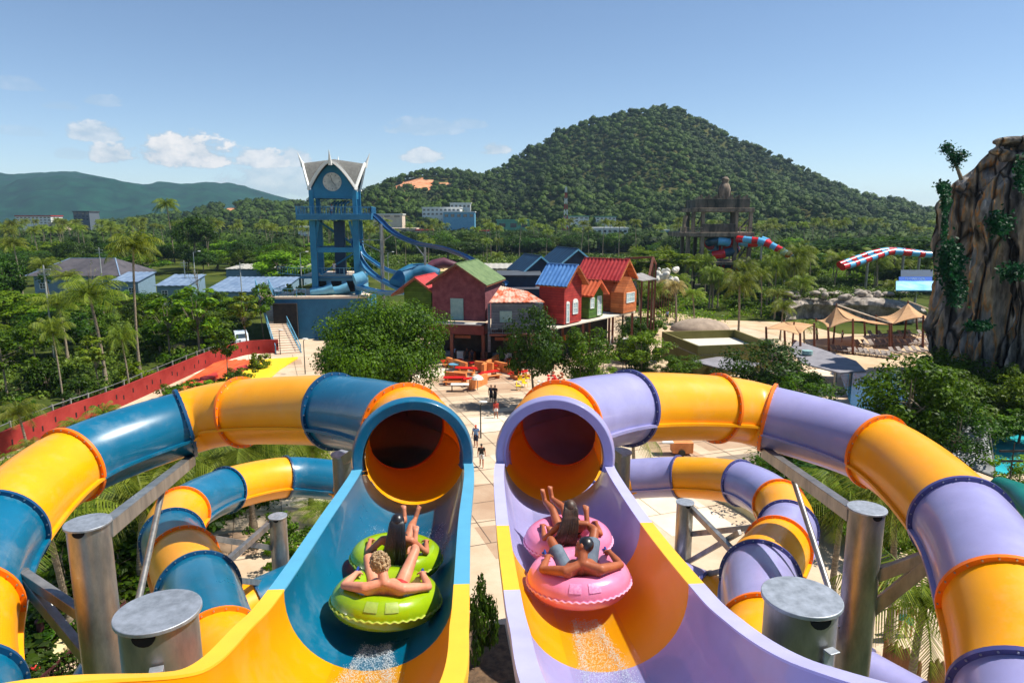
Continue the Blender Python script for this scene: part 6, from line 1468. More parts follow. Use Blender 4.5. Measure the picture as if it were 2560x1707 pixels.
# flowers
for i,(px,py,m,l) in enumerate([(1380,955,mat('flower_red',(220,50,40),rough=.6,var=.2),'cluster of red orange flowers under the leafy trees'),(1395,945,WORG,'cluster of orange flowers behind the red ones'),(1362,965,WHT,'cluster of white flowers beside the red ones'),(93,1680,MATS['flower_red'] if 'flower_red' in MATS else RRED,'single red flower in the little shrub at lower left')]):
    c_=G(px,py,.9); mb=MB(); r0=random.Random(i); n=14 if i<3 else 3
    for k in range(n): mb.ell(c_+Vector((r0.uniform(-.7,.7)*(1 if i<3 else .15),r0.uniform(-.4,.4)*(1 if i<3 else .1),r0.uniform(-.3,.4)*(1 if i<3 else .1)+.2)),(.17,.17,.12) if i<3 else (.12,.12,.08),7,5)
    tag(mb.build('flower_cluster',m,smooth=True),l,'flowers',kind='stuff' if i<3 else None)
# handcart & crates below upper right tube
c_=G(1690,1135); t=thing('wooden_cart','orange wooden cart with white canopy below the upper right tube','cart',c_); mb=MB(); mb.box(c_+Vector((.4,0,.6)),(1.5,.9,.8)); mb.build('box',WDN,t,bevel=.03); mb=MB(); mb.box(c_+Vector((-.7,0,1.0)),(.8,.9,.08)); mb.build('canopy',WHT,t)
for s_ in(-1,1): mb=MB(); mb.cyl(c_+Vector((.3,s_*.5,.25)),c_+Vector((.3,s_*.58,.25)),.25,n=16); mb.build('wheel',BLK,t)
# bamboo fence lower right
BAM=mat('weathered_stake',(112,70,44),rough=.9,rgb2=(156,108,70),vs=3,stretch=(1,1,.2))
for (x0,y0,x1,y1,n,l) in((2206,1660,2290,1700,15,'row of pointed brown stakes left of the palm trunk'),(2320,1700,2358,1712,7,'row of pointed brown stakes right of the palm trunk')):
    a_,b_=G(x0,y0+40),G(x1,y1+40); t=thing('stake_fence',l,'fence',a_); r0=random.Random(n)
    for k in range(n):
        p=a_.lerp(b_,k/(n-1)); h=1.5+r0.uniform(-.2,.25); mb=MB(); mb.path([p,p+Vector((0,0,h-.15)),p+Vector((.02,0,h))],[.09,.085,.02],7); mb.build('stake',BAM,t,smooth=True)
# railings lower left
IRN=mat('iron_maroon',(66,26,28),rough=.6,var=.15)
t=thing('iron_railing','dark maroon railing with slanted handrail at the lower left','railing',G(180,1690)); a_,b_=G(110,1760),G(320,1560); mb=MB()
mb.bar(a_+Vector((0,0,1.05)),b_+Vector((0,0,1.05)),.07); mb.build('handrail',IRN,t); mb=MB()
for k in range(26): p=a_.lerp(b_,k/25); mb.bar(p,p+Vector((0,0,1.0)),.03)
mb.bar(a_+Vector((0,0,.15)),b_+Vector((0,0,.15)),.04); mb.build('balusters',IRN,t)
t=thing('iron_railing','low dark railing in front of the shrubs at the left frame edge','railing',G(50,1650)); a_,b_=G(-20,1660),G(110,1640); mb=MB(); mb.bar(a_+Vector((0,0,.95)),b_+Vector((0,0,.95)),.05)
for k in range(18): p=a_.lerp(b_,k/17); mb.bar(p,p+Vector((0,0,.95)),.03)
mb.build('bars',IRN,t)
for i,(px,py,l) in enumerate(((110,1640,'maroon round bollard post behind the railing'),(16,1670,'maroon round bollard post at the left frame edge'))):
    c_=G(px,py); t=thing('bollard',l,'bollard',c_); mb=MB(); mb.cyl(c_,c_+Vector((0,0,1.5)),.13,n=14); mb.build('shaft',IRN,t,smooth=True); mb=MB(); mb.ell(c_+Vector((0,0,1.52)),(.17,.17,.12)); mb.build('head',IRN,t,smooth=True)
# white van
c_=G(604,862); t=thing('parked_van','white van parked behind the end of the red wall','van',c_); f=Fr(c_,R(25)); mb=MB()
mb.prism([f.p(-.85,y,z) for y,z in((-2.2,.35),(-2.2,.95),(-1.5,1.1),(-.9,1.75),(2.1,1.75),(2.2,.9),(2.2,.35))],rot((1.7,0,0),f.a)); mb.build('body',mat('van_white',(214,222,228),rough=.3,coat=.5),t,bevel=.06)
mb=MB(); mb.prism([f.p(-.72,-1.46,1.14),f.p(.72,-1.46,1.14),f.p(.65,-1.0,1.66),f.p(-.65,-1.0,1.66)],rot((0,-.03,.03),f.a)); mb.build('windscreen',DGL,t)
for s_ in(-1,1): mb=MB(); mb.prism([f.p(s_*.86,-1.2,1.15),f.p(s_*.86,-.8,1.6),f.p(s_*.86,1.8,1.6),f.p(s_*.86,1.8,1.15)],rot((s_*.02,0,0),f.a)); mb.build('side_window',DGL,t)
for x in(-.8,.8):
    for y in(-1.4,1.4): mb=MB(); mb.cyl(f.p(x-.1,y,.34),f.p(x+.1,y,.34),.34,n=16); mb.build('wheel',BLK,t,smooth=True)
# haze
HZ=bpy.data.materials.new('haze'); HZ.use_nodes=True; nt=HZ.node_tree; [nt.nodes.remove(x) for x in list(nt.nodes) if x.type=='BSDF_PRINCIPLED']; v=nt.nodes.new('ShaderNodeVolumePrincipled'); v.inputs['Color'].default_value=(.55,.78,1,1); v.inputs['Density'].default_value=0.00009; v.inputs['Anisotropy'].default_value=.2; nt.links.new(v.outputs[0],nt.nodes['Material Output'].inputs['Volume'])
USE_HAZE=True
if USE_HAZE:
    mb=MB(); mb.box((0,4400,139),(10800,9800,280)); hz_=mb.build('haze',HZ); tag(hz_,'thin bluish air haze over the whole plain','haze',kind='stuff')
# ---------------- people and rafts
def skin(name,rgb,rgb2): return mat(name,rgb,rough=.5,rgb2=rgb2,vs=5,trans=.04,spec=.35,bump=.03,bs=40)
SK1=skin('skin_fair',(204,130,100),(226,158,126)); SK2=skin('skin_tan',(150,80,48),(176,102,66)); SK3=skin('skin_olive',(172,104,74),(196,128,96)); SK4=skin('skin_brown',(120,76,52),(146,96,68))
HBL=mat('hair_black',(14,12,14),rough=.35,rgb2=(38,32,32),vs=20,stretch=(6,6,.5),spec=.6); HCU=mat('hair_curly',(104,82,58),rough=.6,rgb2=(190,160,118),vs=22); HBR=mat('hair_brown',(46,32,24),rough=.5,rgb2=(80,56,40),vs=12)
def cap(mb,p,q,r1,r2,n=10):
    p=Vector(p);q=Vector(q); mb.path([p,q],[r1,r2],n); mb.ell(p,(r1,)*3,n,6); mb.ell(q,(r2,)*3,n,6)
def hand(mb,w,d,nrm,s=1.0,side=1,curl=.8):
    """palm and five fingers; w wrist, d hand direction, nrm back-of-hand direction"""
    d=d.normalized(); nrm=(nrm-d*nrm.dot(d)).normalized(); x=d.cross(nrm).normalized()*side
    c=w+d*.05*s
    for k in range(4): 
        o=(k-1.5)*.02*s; cap(mb,w+x*o*.6,w+d*.088*s+x*o,.013*s,.0115*s,7)
    for k in range(4):
        o=(k-1.5)*.0215*s; L=(.072,.082,.078,.06)[k]*s; p=w+d*.09*s+x*o; cu=curl*(.85+.1*k)
        for j in range(3):
            a=cu*(j+1)*.62; dd=(d*math.cos(a)-nrm*math.sin(a)).normalized(); q=p+dd*L*(.42,.32,.26)[j]; cap(mb,p,q,(.0098-.0006*j)*s,(.0094-.0008*j)*s,6); p=q
    p=w+d*.03*s-x*.026*s; q=p+(d*.6-x*.75-nrm*.35).normalized()*.038*s; r=q+(d*.75-x*.1-nrm*.6).normalized()*.032*s; cap(mb,p,q,.0125*s,.011*s,7); cap(mb,q,r,.0105*s,.009*s,7)
def foot(mb,ank,toe,s=1.0):
    d=(toe-ank); L=d.length; d.normalize(); cap(mb,ank,ank+d*L*.72,.036*s,.034*s); x=d.cross(Vector((0,0,1))); 
    if x.length<.3: x=d.cross(Vector((0,1,0)))
    x.normalize(); heel=ank-d*.03*s; cap(mb,heel,ank,.034*s,.036*s)
    for k in range(5): o=x*(k-2)*.0165*s; cap(mb,ank+d*L*.68+o*.8,ank+d*L*(1.0-.03*abs(k-1))+o*1.15,.013*s,(.0125 if k==0 else .0095)*s,6)
def person(label,J,skinm,T=lambda v:Vector(v),s=1.0,vox=.011,face=None,hair=None,hairm=HBL,cloth=(),base=None,fem=False,group=None):
    P={k:T(v) for k,v in J.items() if k not in('face','curl','hairline','hnl','hnr','hdl','hdr')}
    root=thing('person',label,'person',base if base is not None else P['hip'],group)
    mb=MB(); w=.92 if fem else 1.08
    hip,neck,head=P['hip'],P['neck'],P['head']; sl,sr=P['sl'],P['sr']; xs=(sr-sl).normalized(); up=(neck-hip).normalized(); fw=up.cross(xs).normalized()*1.0
    f=(T(J['face'])-head).normalized() if 'face' in J else fw
    mid=hip.lerp(neck,.42); ch=hip.lerp(neck,.72)
    # trunk
    for o in(-1,1):
        cap(mb,hip+xs*o*.075*s,mid+xs*o*.06*s*w,.095*s,.078*s*w,12); cap(mb,mid+xs*o*.06*s*w,ch+xs*o*.075*s*w,.08*s*w,.088*s*w,12)
        cap(mb,ch+xs*o*.075*s*w,(sl if o<0 else sr)-xs*o*.03*s-up*.03*s,.088*s*w,.062*s*w,12)
        cap(mb,neck-up*.03*s,(sl if o<0 else sr),.05*s,.052*s*w,10)
        if fem: mb.ell(ch+xs*o*.07*s+fw*.09*s+up*.0,(.055*s,)*3,10,8)
    cap(mb,ch,neck-up*.04*s,.085*s*w,.06*s,12); cap(mb,hip-up*.03*s,hip+up*.05*s,.1*s,.09*s,12)
    hu=(head-neck).normalized(); cap(mb,neck-up*.02*s,head-hu*.03*s,.052*s*w,.05*s*w,10)
    # head
    hx=f.cross(hu).normalized(); fz=hx.cross(f)*-1.0; fz=fz if fz.dot(hu)>0 else -fz; Mh=Matrix((hx,f,fz)).transposed()
    mb.ell(head+fz*.025*s,(.074*s,.092*s,.098*s),16,12,M=Mh); mb.ell(head+f*.022*s-fz*.04*s,(.057*s,.068*s,.072*s),14,10,M=Mh)
    mb.ell(head+f*.092*s-fz*.008*s,(.012*s,.02*s,.024*s),8,6,M=Mh); mb.ell(head+f*.083*s-fz*.05*s,(.026*s,.012*s,.009*s),8,6,M=Mh); mb.ell(head+f*.07*s-fz*.092*s,(.024*s,.02*s,.018*s),8,6,M=Mh)
    for o in(-1,1): mb.ell(head+hx*o*.077*s-f*.005*s-fz*.005*s,(.011*s,.02*s,.032*s),8,6,M=Mh); mb.ell(head+hx*o*.03*s+f*.078*s+fz*.03*s,(.022*s,.012*s,.007*s),8,6,M=Mh)
    # limbs
    for k,o in(('l',-1),('r',1)):
        S,E,Wr=P['s'+k],P['e'+k],P['w'+k]; a=.9 if fem else 1.1
        cap(mb,S,S.lerp(E,.4),.053*s*a,.05*s*a); cap(mb,S.lerp(E,.4),E,.05*s*a,.038*s*a); cap(mb,E,E.lerp(Wr,.35),.038*s*a,.042*s*a); cap(mb,E.lerp(Wr,.35),Wr,.042*s*a,.025*s*a)
        hn=J.get('hn'+k); nr=(T(Vector(J['w'+k])+Vector(hn))-Wr) if hn else (Wr-E).cross(xs)*o
        hd=J.get('hd'+k); dd=(T(Vector(J['w'+k])+Vector(hd))-Wr) if hd else (Wr-E)
        hand(mb,Wr,dd,nr,s*1.05,side=o,curl=J.get('curl',.8))
        h0=hip+xs*o*.09*s; K,A,Tt=P['k'+k],P['a'+k],P['t'+k]
        cap(mb,h0,h0.lerp(K,.45),.09*s,.078*s,12); cap(mb,h0.lerp(K,.45),K,.078*s,.054*s,12); cap(mb,K,K.lerp(A,.32),.053*s,.056*s); cap(mb,K.lerp(A,.32),A,.056*s,.034*s); foot(mb,A,Tt,s)
    mb.build('body',skinm,root,smooth=True,remesh=vox,sm=3)
    eb=MB()
    for o in(-1,1): eb.ell(head+hx*o*.03*s+f*.081*s+fz*.013*s,(.012*s,.007*s,.007*s),8,6,M=Mh)
    eb.build('eyes',DKB,root,smooth=True)
    hb=MB(); r0=random.Random(len(label))
    if hair=='long':
        hb.ell(head+fz*.035*s-f*.012*s,(.087*s,.1*s,.1*s),16,12,M=Mh)
        back=[T(Vector(b)) for b in J['hairline']]; hl_=len(back)
        for i in range(-3,4):
            pts=[head+fz*.075*s-f*.02*s+xs*i*.012*s,head+fz*.02*s-f*.075*s+xs*i*.022*s]+[q+xs*i*(.026+.007*j)*s for j,q in enumerate(back)]
            hb.path(pts,[.035*s,.036*s]+[.034*s-.004*s*j for j in range(hl_-1)]+[.014*s],8)
        hb.build('hair',hairm,root,smooth=True,remesh=.010,sm=2)
        st_=MB(); nrm_=-fw
        for i in range(90):
            u=r0.uniform(-1,1); pts=[head+fz*(.112-.03*abs(u))*s-f*.01*s+xs*u*.03*s,head+fz*.04*s-f*.1*s+xs*u*.075*s]+[q+xs*u*(.1+.022*j+r0.uniform(-.008,.008))*s+nrm_*(.03+r0.uniform(0,.012))*s for j,q in enumerate(back)]
            pts.append(pts[-1]+(pts[-1]-pts[-2])*r0.uniform(.1,.5)+xs*r0.uniform(-.02,.02)*s); q_=spline(pts,3); st_.path(q_,[.0075*s]*(len(q_)-2)+[.005*s,.002*s],5)
        st_.build('hair_strands',hairm,root,smooth=True)
    elif hair=='curly':
        for k in range(260):
            d=Vector((r0.gauss(0,1),r0.gauss(0,1),r0.gauss(0,1))).normalized(); v=Mh.transposed()@d
            if v.y>.45 and v.z<.35: continue
            if v.z<-.75: continue
            c=head+fz*.03*s+Mh@Vector((v.x*.092,v.y*.1,v.z*.108))*s; hb.ell(c,(r0.uniform(.012,.022)*s,)*3,6,4)
        hb.ell(head+fz*.035*s-f*.014*s,(.084*s,.094*s,.1*s),14,10,M=Mh); hb.build('hair',hairm,root,smooth=True)
    elif hair=='short':
        hb.ell(head+fz*.04*s-f*.016*s,(.081*s,.092*s,.094*s),16,12,M=Mh); hb.build('hair',hairm,root,smooth=True)
    elif hair=='cap':
        hb.ell(head+fz*.05*s-f*.004*s,(.085*s,.1*s,.075*s),16,10,M=Mh); hb.ell(head+fz*.04*s+f*.1*s,(.06*s,.06*s,.01*s),12,6,M=Mh); hb.build('cap',hairm,root,smooth=True)
    for c in cloth:
        kind,m=c[0],c[1]; cb=MB()
        if kind=='shorts':
            ln=c[2] if len(c)>2 else .55
            cap(cb,hip-up*.02*s-xs*.07*s,hip+up*.07*s-xs*.06*s,.108*s,.1*s,12); cap(cb,hip-up*.02*s+xs*.07*s,hip+up*.07*s+xs*.06*s,.108*s,.1*s,12)
            for k,o in(('l',-1),('r',1)): h0=hip+xs*o*.09*s; cb.path([h0,h0.lerp(P['k'+k],ln)],[.103*s,.092*s],14)
            cb.build('shorts',m,root,smooth=True,remesh=.014,sm=3)
        elif kind=='shirt':
            for o in(-1,1):
                cap(cb,hip+up*.04*s+xs*o*.075*s,mid+xs*o*.06*s*w,.102*s,.092*s,12); cap(cb,mid+xs*o*.06*s,ch+xs*o*.075*s*w,.094*s,.1*s,12); S=P['sl' if o<0 else 'sr']; E=P['el' if o<0 else 'er']; cap(cb,ch+xs*o*.075*s*w,S-xs*o*.02*s,.1*s,.074*s); cb.path([S,S.lerp(E,.55)],[.068*s,.062*s],12)
            cap(cb,ch,neck-up*.05*s,.095*s,.07*s,12); cb.build('shirt',m,root,smooth=True,remesh=.016,sm=3)
        elif kind=='bikini':
            n=22
            for i in range(n):
                a0=2*math.pi*i/n; a1=2*math.pi*(i+1)/n; q=lambda a:ch+up*-.01*s+xs*math.cos(a)*.165*s*w+fw*math.sin(a)*.1*s
                cap(cb,q(a0),q(a1),.009*s,.009*s,6)
            for o in(-1,1): cb.ell(ch+xs*o*.07*s+fw*.1*s,(.056*s,.056*s,.05*s),10,8)
            cb.build('bikini_top',m,root,smooth=True)
    return root
RED_S=mat('shorts_red',(190,30,30),rough=.7,var=.1); GRY_S=mat('shorts_grey',(78,92,108),rough=.75,rgb2=(104,118,132),vs=8); BLKS=mat('cloth_black',(20,20,24),rough=.7,var=.2); TEALS=mat('cloth_turquoise',(40,160,160),rough=.7,rgb2=(90,190,180),vs=6); BLUS=mat('cloth_blue_print',(40,90,150),rough=.7,rgb2=(150,180,210),vs=10); WHS=mat('cloth_white',(216,214,210),rough=.75,var=.05); NVY=mat('cloth_navy',(24,32,58),rough=.75,var=.2)
HDL=mat('handle_blue',(30,60,140),rough=.45,var=.1)
def raft(label,rear,front,roll,m,ms,mlab):
    rear=Vector(rear);front=Vector(front); y=(front-rear).normalized(); x=y.cross(Vector((0,0,1))).normalized(); z=x.cross(y); 
    rm=Matrix.Rotation(roll,3,y); x=rm@x; z=rm@z; O=rear.lerp(front,.5); hl=(front-rear).length/2
    T=lambda v:O+x*v[0]+y*v[1]+z*v[2]
    t=thing('inflatable_raft',label,'raft',O); mb=MB()
    def ring(cy,Rm,r,n=40):
        P=[T((Rm*math.cos(a),cy+Rm*math.sin(a),.03*(1 if cy<0 else 0)*max(0,-math.sin(a)))) for a in[2*math.pi*k/n for k in range(n+1)]]; mb.path(P,r,16,caps=False)
    ring(-hl,.415,.178); ring(hl,.40,.172); mb.ell(T((0,-hl,-.08)),(.38,.38,.05),16,6,M=Matrix((x,y,z)).transposed()); mb.ell(T((0,hl,-.08)),(.36,.36,.05),16,6,M=Matrix((x,y,z)).transposed())
    body=mb.build('body',m,t,smooth=True,remesh=.02,sm=6)
    mb=MB(); n=260
    for cy,Rm,sg in((-hl,.593,-1),(hl,.572,1)):
        a0=math.acos(min(1,hl*.93/Rm)) if hl*.93<Rm else 0.0
        pts=[]
        for k in range(n+1):
            a=(math.pi/2*sg)+(k/n-.5)*(2*math.pi-2*a0*1.0-.25); wv=.008*math.sin(k*.9); pts.append(T(((Rm+.004)*math.cos(a),cy+(Rm+.004)*math.sin(a),-.01+wv+.03*(1 if cy<0 else 0)*max(0,-math.sin(a)))))
        mb.path(pts,.011,5)
    mb.build('welt',ms,t,smooth=True)
    for (hx,hy) in((-.36,-hl+.28),(.36,-hl+.28),(-.34,hl-.02),(.34,hl-.02)):
        c=Vector((hx,hy,.165)); mb=MB(); mb.path([T(c+Vector((0,-.09,-.02))),T(c+Vector((0,-.05,.035))),T(c+Vector((0,.05,.035))),T(c+Vector((0,.09,-.02)))],.014,8); mb.ell(T(c+Vector((0,-.09,-.015))),(.035,.035,.012),10,5); mb.ell(T(c+Vector((0,.09,-.015))),(.035,.035,.012),10,5); mb.build('handle',HDL,t,smooth=True)
    # valve and label patches on the back of the rear ring
    mb=MB(); a=-math.pi/2
    for s_ in(-1,1):
        mb.grid(lambda u,v:T((( .415+.181*math.cos(.45+v*.6))*math.cos(a+s_*(.07+u*.24)),-hl+(.415+.181*math.cos(.45+v*.6))*math.sin(a+s_*(.07+u*.24)),.03+.181*math.sin(.45+v*.6))),6,6)
    mb.build('care_label',mlab,t,smooth=True,label='pale printed label patches')
    mb=MB(); mb.ell(T((0,-hl-.40-.13,.14)),(.016,.016,.01),8,5); mb.build('valve',DKB,t)
    return t,T,hl
GRN=mat('raft_green',(136,172,6),rough=.22,rgb2=(160,190,20),vs=2,coat=.5,trans=.12); GRN2=mat('welt_green',(176,190,70),rough=.4,var=.1)
PNK=mat('raft_pink',(236,128,168),rough=.25,rgb2=(244,150,186),vs=2,coat=.5,trans=.12); PNK2=mat('welt_pink',(244,176,206),rough=.4,var=.1)
_,T1,h1=raft('yellow green two seat inflatable raft in the teal flume',(-1.36,6.79,12.95),(-1.45,7.97,12.82),R(4),GRN,GRN2,mat('label_green',(150,172,74),rough=.35,var=.1,vs=30))
def pose(h,o=0.0,**k):
    J=dict(hip=(0,-h,-.02),neck=(0,-h-.38,.35),head=(-.01,-h-.28,.47),face=(0,-h+.3,.5),sl=(-.195,-h-.39,.285),sr=(.195,-h-.39,.285),el=(-.43,-h-.20,.22),er=(.45,-h-.18,.22),wl=(-.34,-h+.06,.25),wr=(.37,-h+.08,.26),
      kl=(-.27,-h+.43,.27),kr=(.26,-h+.46,.36),al=(-.25,-h+.84,.12),ar=(.23,-h+.88,.26),tl=(-.25,-h+.95,.24),tr=(.23,-h+1.0,.48),hnl=(0,0,.1),hnr=(0,0,.1),hdl=(0,.08,-.02),hdr=(0,.08,-.02),curl=1.1)
    J.update(k); return J
def poseF(h,**k):
    J=dict(hip=(.02,h-.06,-.02),neck=(.02,h-.40,.40),head=(.02,h-.42,.57),face=(.02,h+.3,.62),sl=(-.15,h-.40,.36),sr=(.19,h-.40,.36),el=(-.33,h-.32,.16),er=(.38,h-.30,.18),wl=(-.33,h-.07,.235),wr=(.36,h-.05,.235),
      kl=(-.05,h+.34,.26),kr=(.14,h+.34,.26),al=(.03,h+.72,.24),ar=(.17,h+.72,.24),tl=(.0,h+.78,.42),tr=(.22,h+.78,.42),hnl=(0,0,.1),hnr=(0,0,.1),hdl=(0,.08,-.02),hdr=(0,.08,-.02),curl=1.1,
      hairline=[(.02,h-.52,.50),(.02,h-.54,.36),(.01,h-.52,.20),(.0,h-.47,.06)])
    J.update(k); return J
person('man with curly sandy hair and red shorts in the rear seat of the green raft',pose(h1,head=(-.05,-h1-.27,.48)),SK1,T1,hair='curly',hairm=HCU,cloth=(('shorts',RED_S,.35),))
person('woman with very long straight black hair in the front seat of the green raft',poseF(h1),SK3,T1,s=.95,hair='long',cloth=(('shorts',BLKS,.12),('bikini',BLKS)),fem=True)
_,T2,h2=raft('pink two seat inflatable raft in the lilac flume',(.766,7.22,12.95),(.73,8.28,12.90),R(-2),PNK,PNK2,mat('label_pink',(206,120,166),rough=.35,rgb2=(236,160,196),vs=40))
person('man with short black hair and grey shorts in the rear seat of the pink raft',pose(h2,head=(.03,-h2-.25,.47),neck=(0,-h2-.36,.36),face=(-.5,-h2+.1,.42)),SK2,T2,hair='short',hairm=HBL,cloth=(('shorts',GRY_S,.8),))
person('woman with long dark hair in the front seat of the pink raft',poseF(h2,head=(.0,h2-.38,.56),kl=(-.16,h2+.33,.27),kr=(-.02,h2+.34,.30),al=(-.24,h2+.66,.28),ar=(-.14,h2+.70,.30),tl=(-.27,h2+.70,.45),tr=(-.16,h2+.74,.47),hairline=[(-.02,h2-.50,.48),(-.05,h2-.53,.36),(-.08,h2-.52,.26),(-.1,h2-.48,.18)]),SK2,T2,s=.93,hair='long',hairm=HBR,cloth=(('shorts',BLKS,.15),('bikini',BLKS)),fem=True)
# standing and walking people
def stand(px,py,yaw,h,label,skinm,cloth,hair='short',hairm=HBL,pose_=0,fem=False,z=0.0,d=None,vox=.02):
    b=G(px,py,z) if d is None else W(px,py,d); s=h/1.75; r=random.Random(px)
    st=.18 if pose_==1 else .05
    J=dict(hip=(0,0,.93),neck=(0,.01,1.47),head=(0,.03,1.63),face=(0,1,1.6),sl=(-.19,0,1.42),sr=(.19,0,1.42),el=(-.25,-.03,1.14),er=(.25,.0,1.14),wl=(-.26,.08,.89),wr=(.26,.1,.89),
      kl=(-.1,.06+st*.5,.5),kr=(.1,.04-st*.3,.5),al=(-.11,.0+st,.09),ar=(.11,-.02-st,.09),tl=(-.12,.17+st,.03),tr=(.12,.15-st,.03),curl=.5)
    if pose_==2: J.update(er=(.3,.1,1.2),wr=(.15,.3,1.35),el=(-.28,.1,1.2),wl=(-.12,.3,1.3))
    f=Fr(b,yaw); T=lambda v:f.p(v[0]*s,v[1]*s,v[2]*s)
    return person(label,J,skinm,T,s=s,vox=vox,hair=hair,hairm=hairm,cloth=cloth,base=b,fem=fem)
CAPR=mat('cap_red',(210,60,30),rough=.6)
stand(1190,1117,R(170),1.75,'person in blue patterned shirt and red cap on the plaza',SK2,(('shirt',BLUS),('shorts',NVY,1.0)),'cap',CAPR)
stand(1204,1168,R(0),1.72,'person in black shirt and white shorts walking toward the houses',SK2,(('shirt',BLKS),('shorts',WHS,.7)),pose_=1)
stand(1228,1006,R(180),1.7,'left person of the pair in dark clothes by the tree shadow',SK4,(('shirt',NVY),('shorts',BLKS,1.1)))
stand(1238,1008,R(150),1.75,'right person of the pair holding something up by the tree shadow',SK4,(('shirt',BLKS),('shorts',BLKS,1.1)),pose_=2)
stand(2256,1586,R(-20),1.72,'person in white shirt and turquoise shorts near the stake fence',SK3,(('shirt',WHS),('shorts',TEALS,.7)),hairm=HBR,pose_=1,vox=.014)
stand(2270,1590,R(-30),1.5,'shorter bare backed person in turquoise shorts beside the white shirt',SK3,(('shorts',TEALS,.7),),pose_=0,vox=.014)
stand(2204,1505,R(40),1.75,'person in orange partly hidden behind the tall right post',SK2,(('shirt',WORG),('shorts',WORG,.3)),pose_=1)
stand(1168,905,R(180),1.75,'person in dark clothes standing at the cafe front left of the post',SK4,(('shirt',BLKS),('shorts',BLKS,1.2)))
stand(1180,908,R(160),1.7,'person in black beside the orange bench walls',SK4,(('shirt',NVY),('shorts',BLKS,1.2)),pose_=1)
stand(1135,900,R(180),1.7,'person in pale shirt inside the shaded cafe',SK2,(('shirt',BLUS),('shorts',BLKS,1.1)))
stand(1683,1108,R(180),1.7,'person in black beside the wooden cart',SK4,(('shirt',BLKS),('shorts',BLKS,1.1)),pose_=1)
stand(836,683,R(180),1.7,'person in pale clothes on the upper deck of the blue podium',SK2,(('shirt',WHS),('shorts',WHS,.7)),d=100.5)
stand(830,540,R(160),1.7,'person in white leaning at the tower platform railing',SK2,(('shirt',WHS),('shorts',BLUS,.6)),d=98.5)
stand(1668,800,R(180),1.7,'person in blue walking behind the olive building',SK2,(('shirt',BLUS),('shorts',NVY,.9)),pose_=1)
stand(2105,855,R(90),1.7,'person standing in white between the tent poles',SK2,(('shirt',WHS),('shorts',BLKS,.6)))
stand(1240,1045,R(190),1.6,'person in red shirt walking just right of the thin black pole',SK2,(('shirt',RDm),('shorts',WHS,.6)),pose_=1)
# ---------------- water on the flumes
WF=bpy.data.materials.new('water_film'); WF.use_nodes=True; nt=WF.node_tree; N=nt.nodes; L=nt.links; N.remove(N['Principled BSDF'])
gl=N.new('ShaderNodeBsdfGlossy'); gl.inputs['Roughness'].default_value=.08; tp=N.new('ShaderNodeBsdfTransparent'); tp.inputs['Color'].default_value=(.97,.99,1,1); mx=N.new('ShaderNodeMixShader'); fr_=N.new('ShaderNodeFresnel'); fr_.inputs['IOR'].default_value=1.45
nz=N.new('ShaderNodeTexNoise'); nz.inputs['Scale'].default_value=9; nz.inputs['Detail'].default_value=4; tc=N.new('ShaderNodeTexCoord'); mp=N.new('ShaderNodeMapping'); mp.inputs['Scale'].default_value=(2,.45,1); L.new(tc.outputs['Object'],mp.inputs[0]); L.new(mp.outputs[0],nz.inputs['Vector'])
bp=N.new('ShaderNodeBump'); bp.inputs['Strength'].default_value=.6; bp.inputs['Distance'].default_value=.03; L.new(nz.outputs['Fac'],bp.inputs['Height']); L.new(bp.outputs[0],gl.inputs['Normal']); N.remove(fr_); mx.inputs[0].default_value=.09; L.new(tp.outputs[0],mx.inputs[1]); L.new(gl.outputs[0],mx.inputs[2]); L.new(mx.outputs[0],N['Material Output'].inputs['Surface'])
DROP=mat('foam_white',(228,238,244),rough=.25,var=.04,trans=.3,coat=.5)
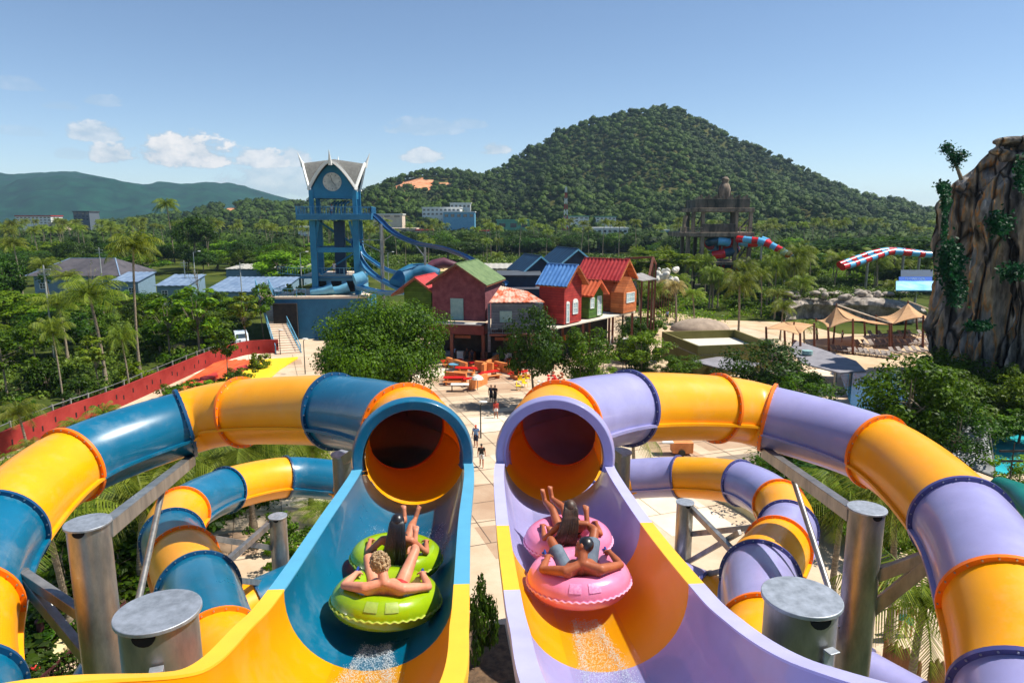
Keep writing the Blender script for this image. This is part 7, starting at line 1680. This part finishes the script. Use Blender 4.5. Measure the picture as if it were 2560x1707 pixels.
def film(pts,fr,i0,i1,ang,name,label):
    mb=MB(); n=12
    for k in range(i0,i1+1):
        t,a,b=fr[k]
        for i in range(n+1):
            q=R(-ang+2*ang*i/n)-math.pi/2; mb.v.append(tuple(pts[k]+a*math.cos(q)*.803+b*(-(abs(math.sin(q))**.9)*.82+.012)))
    for k in range(i1-i0):
        for i in range(n): o=k*(n+1)+i; mb.f.append((o+n+1,o+n+2,o+1,o))
    return tag(mb.build(name,WF,smooth=True),label,'water',kind='stuff')
film(lpts,lfr,6,80,26,'flume_water','thin sheet of running water on the teal flume floor'); film(rpts,rfr,6,80,26,'flume_water','thin sheet of running water on the lilac flume floor')
OV=np.array([(1,0,0),(-1,0,0),(0,1,0),(0,-1,0),(0,0,1),(0,0,-1)],float); OF=np.array([(0,2,4),(2,1,4),(1,3,4),(3,0,4),(2,0,5),(1,2,5),(3,1,5),(0,3,5)])
def spray(pts,fr,y0,y1,w0,w1,n,seed,name,label,xo=0.0,smin=.0012,smax=.0048,edge=.35,hi=.05):
    r=np.random.default_rng(seed); C=[];S=[]
    for k in range(n):
        u=r.random()**.8; y=y1+(y0-y1)*u; w=w0+(w1-w0)*(1-u)
        j=min(range(len(pts)),key=lambda i:abs(pts[i].y-y)); t,a,b=fr[j]
        x=(r.choice([-1,1])*r.normal(.92,.16) if r.random()<edge else r.uniform(-1,1))*w+xo; q=-math.acos(max(-1,min(1,x/.815)))
        p=pts[j]+a*x+b*(math.sin(q)*.82*1.0+.012+abs(r.normal(0,hi)))+t*(y-pts[j].y); C.append(tuple(p)); S.append(r.uniform(smin,smax))
    C=np.array(C);S=np.array(S)[:,None,None]; V=(OV[None]*S*r.uniform(.6,1.4,(n,1,3))+C[:,None]).reshape(-1,3); Fc=(OF[None]+(np.arange(n)*6)[:,None,None]).reshape(-1,3)
    return tag(npmesh(name,V,Fc,DROP,smooth=True),label,'water spray',kind='stuff')
spray(lpts,lfr,6.5,5.55,.13,.27,5200,1,'wake_spray','sparkling wake of droplets behind the green raft',xo=.0,hi=.02)
spray(lpts,lfr,8.2,9.7,.5,.55,1500,3,'water_droplets','fine droplets at the mouth ahead of the green raft',smax=.006,edge=.05,hi=.01)
spray(rpts,rfr,7.0,5.0,.13,.28,7000,2,'wake_spray','sparkling wake of droplets behind the pink raft',xo=-.02,hi=.02)
spray(rpts,rfr,8.4,9.7,.4,.5,900,4,'water_droplets','fine droplets at the mouth ahead of the pink raft',smax=.006,edge=.05,hi=.01)
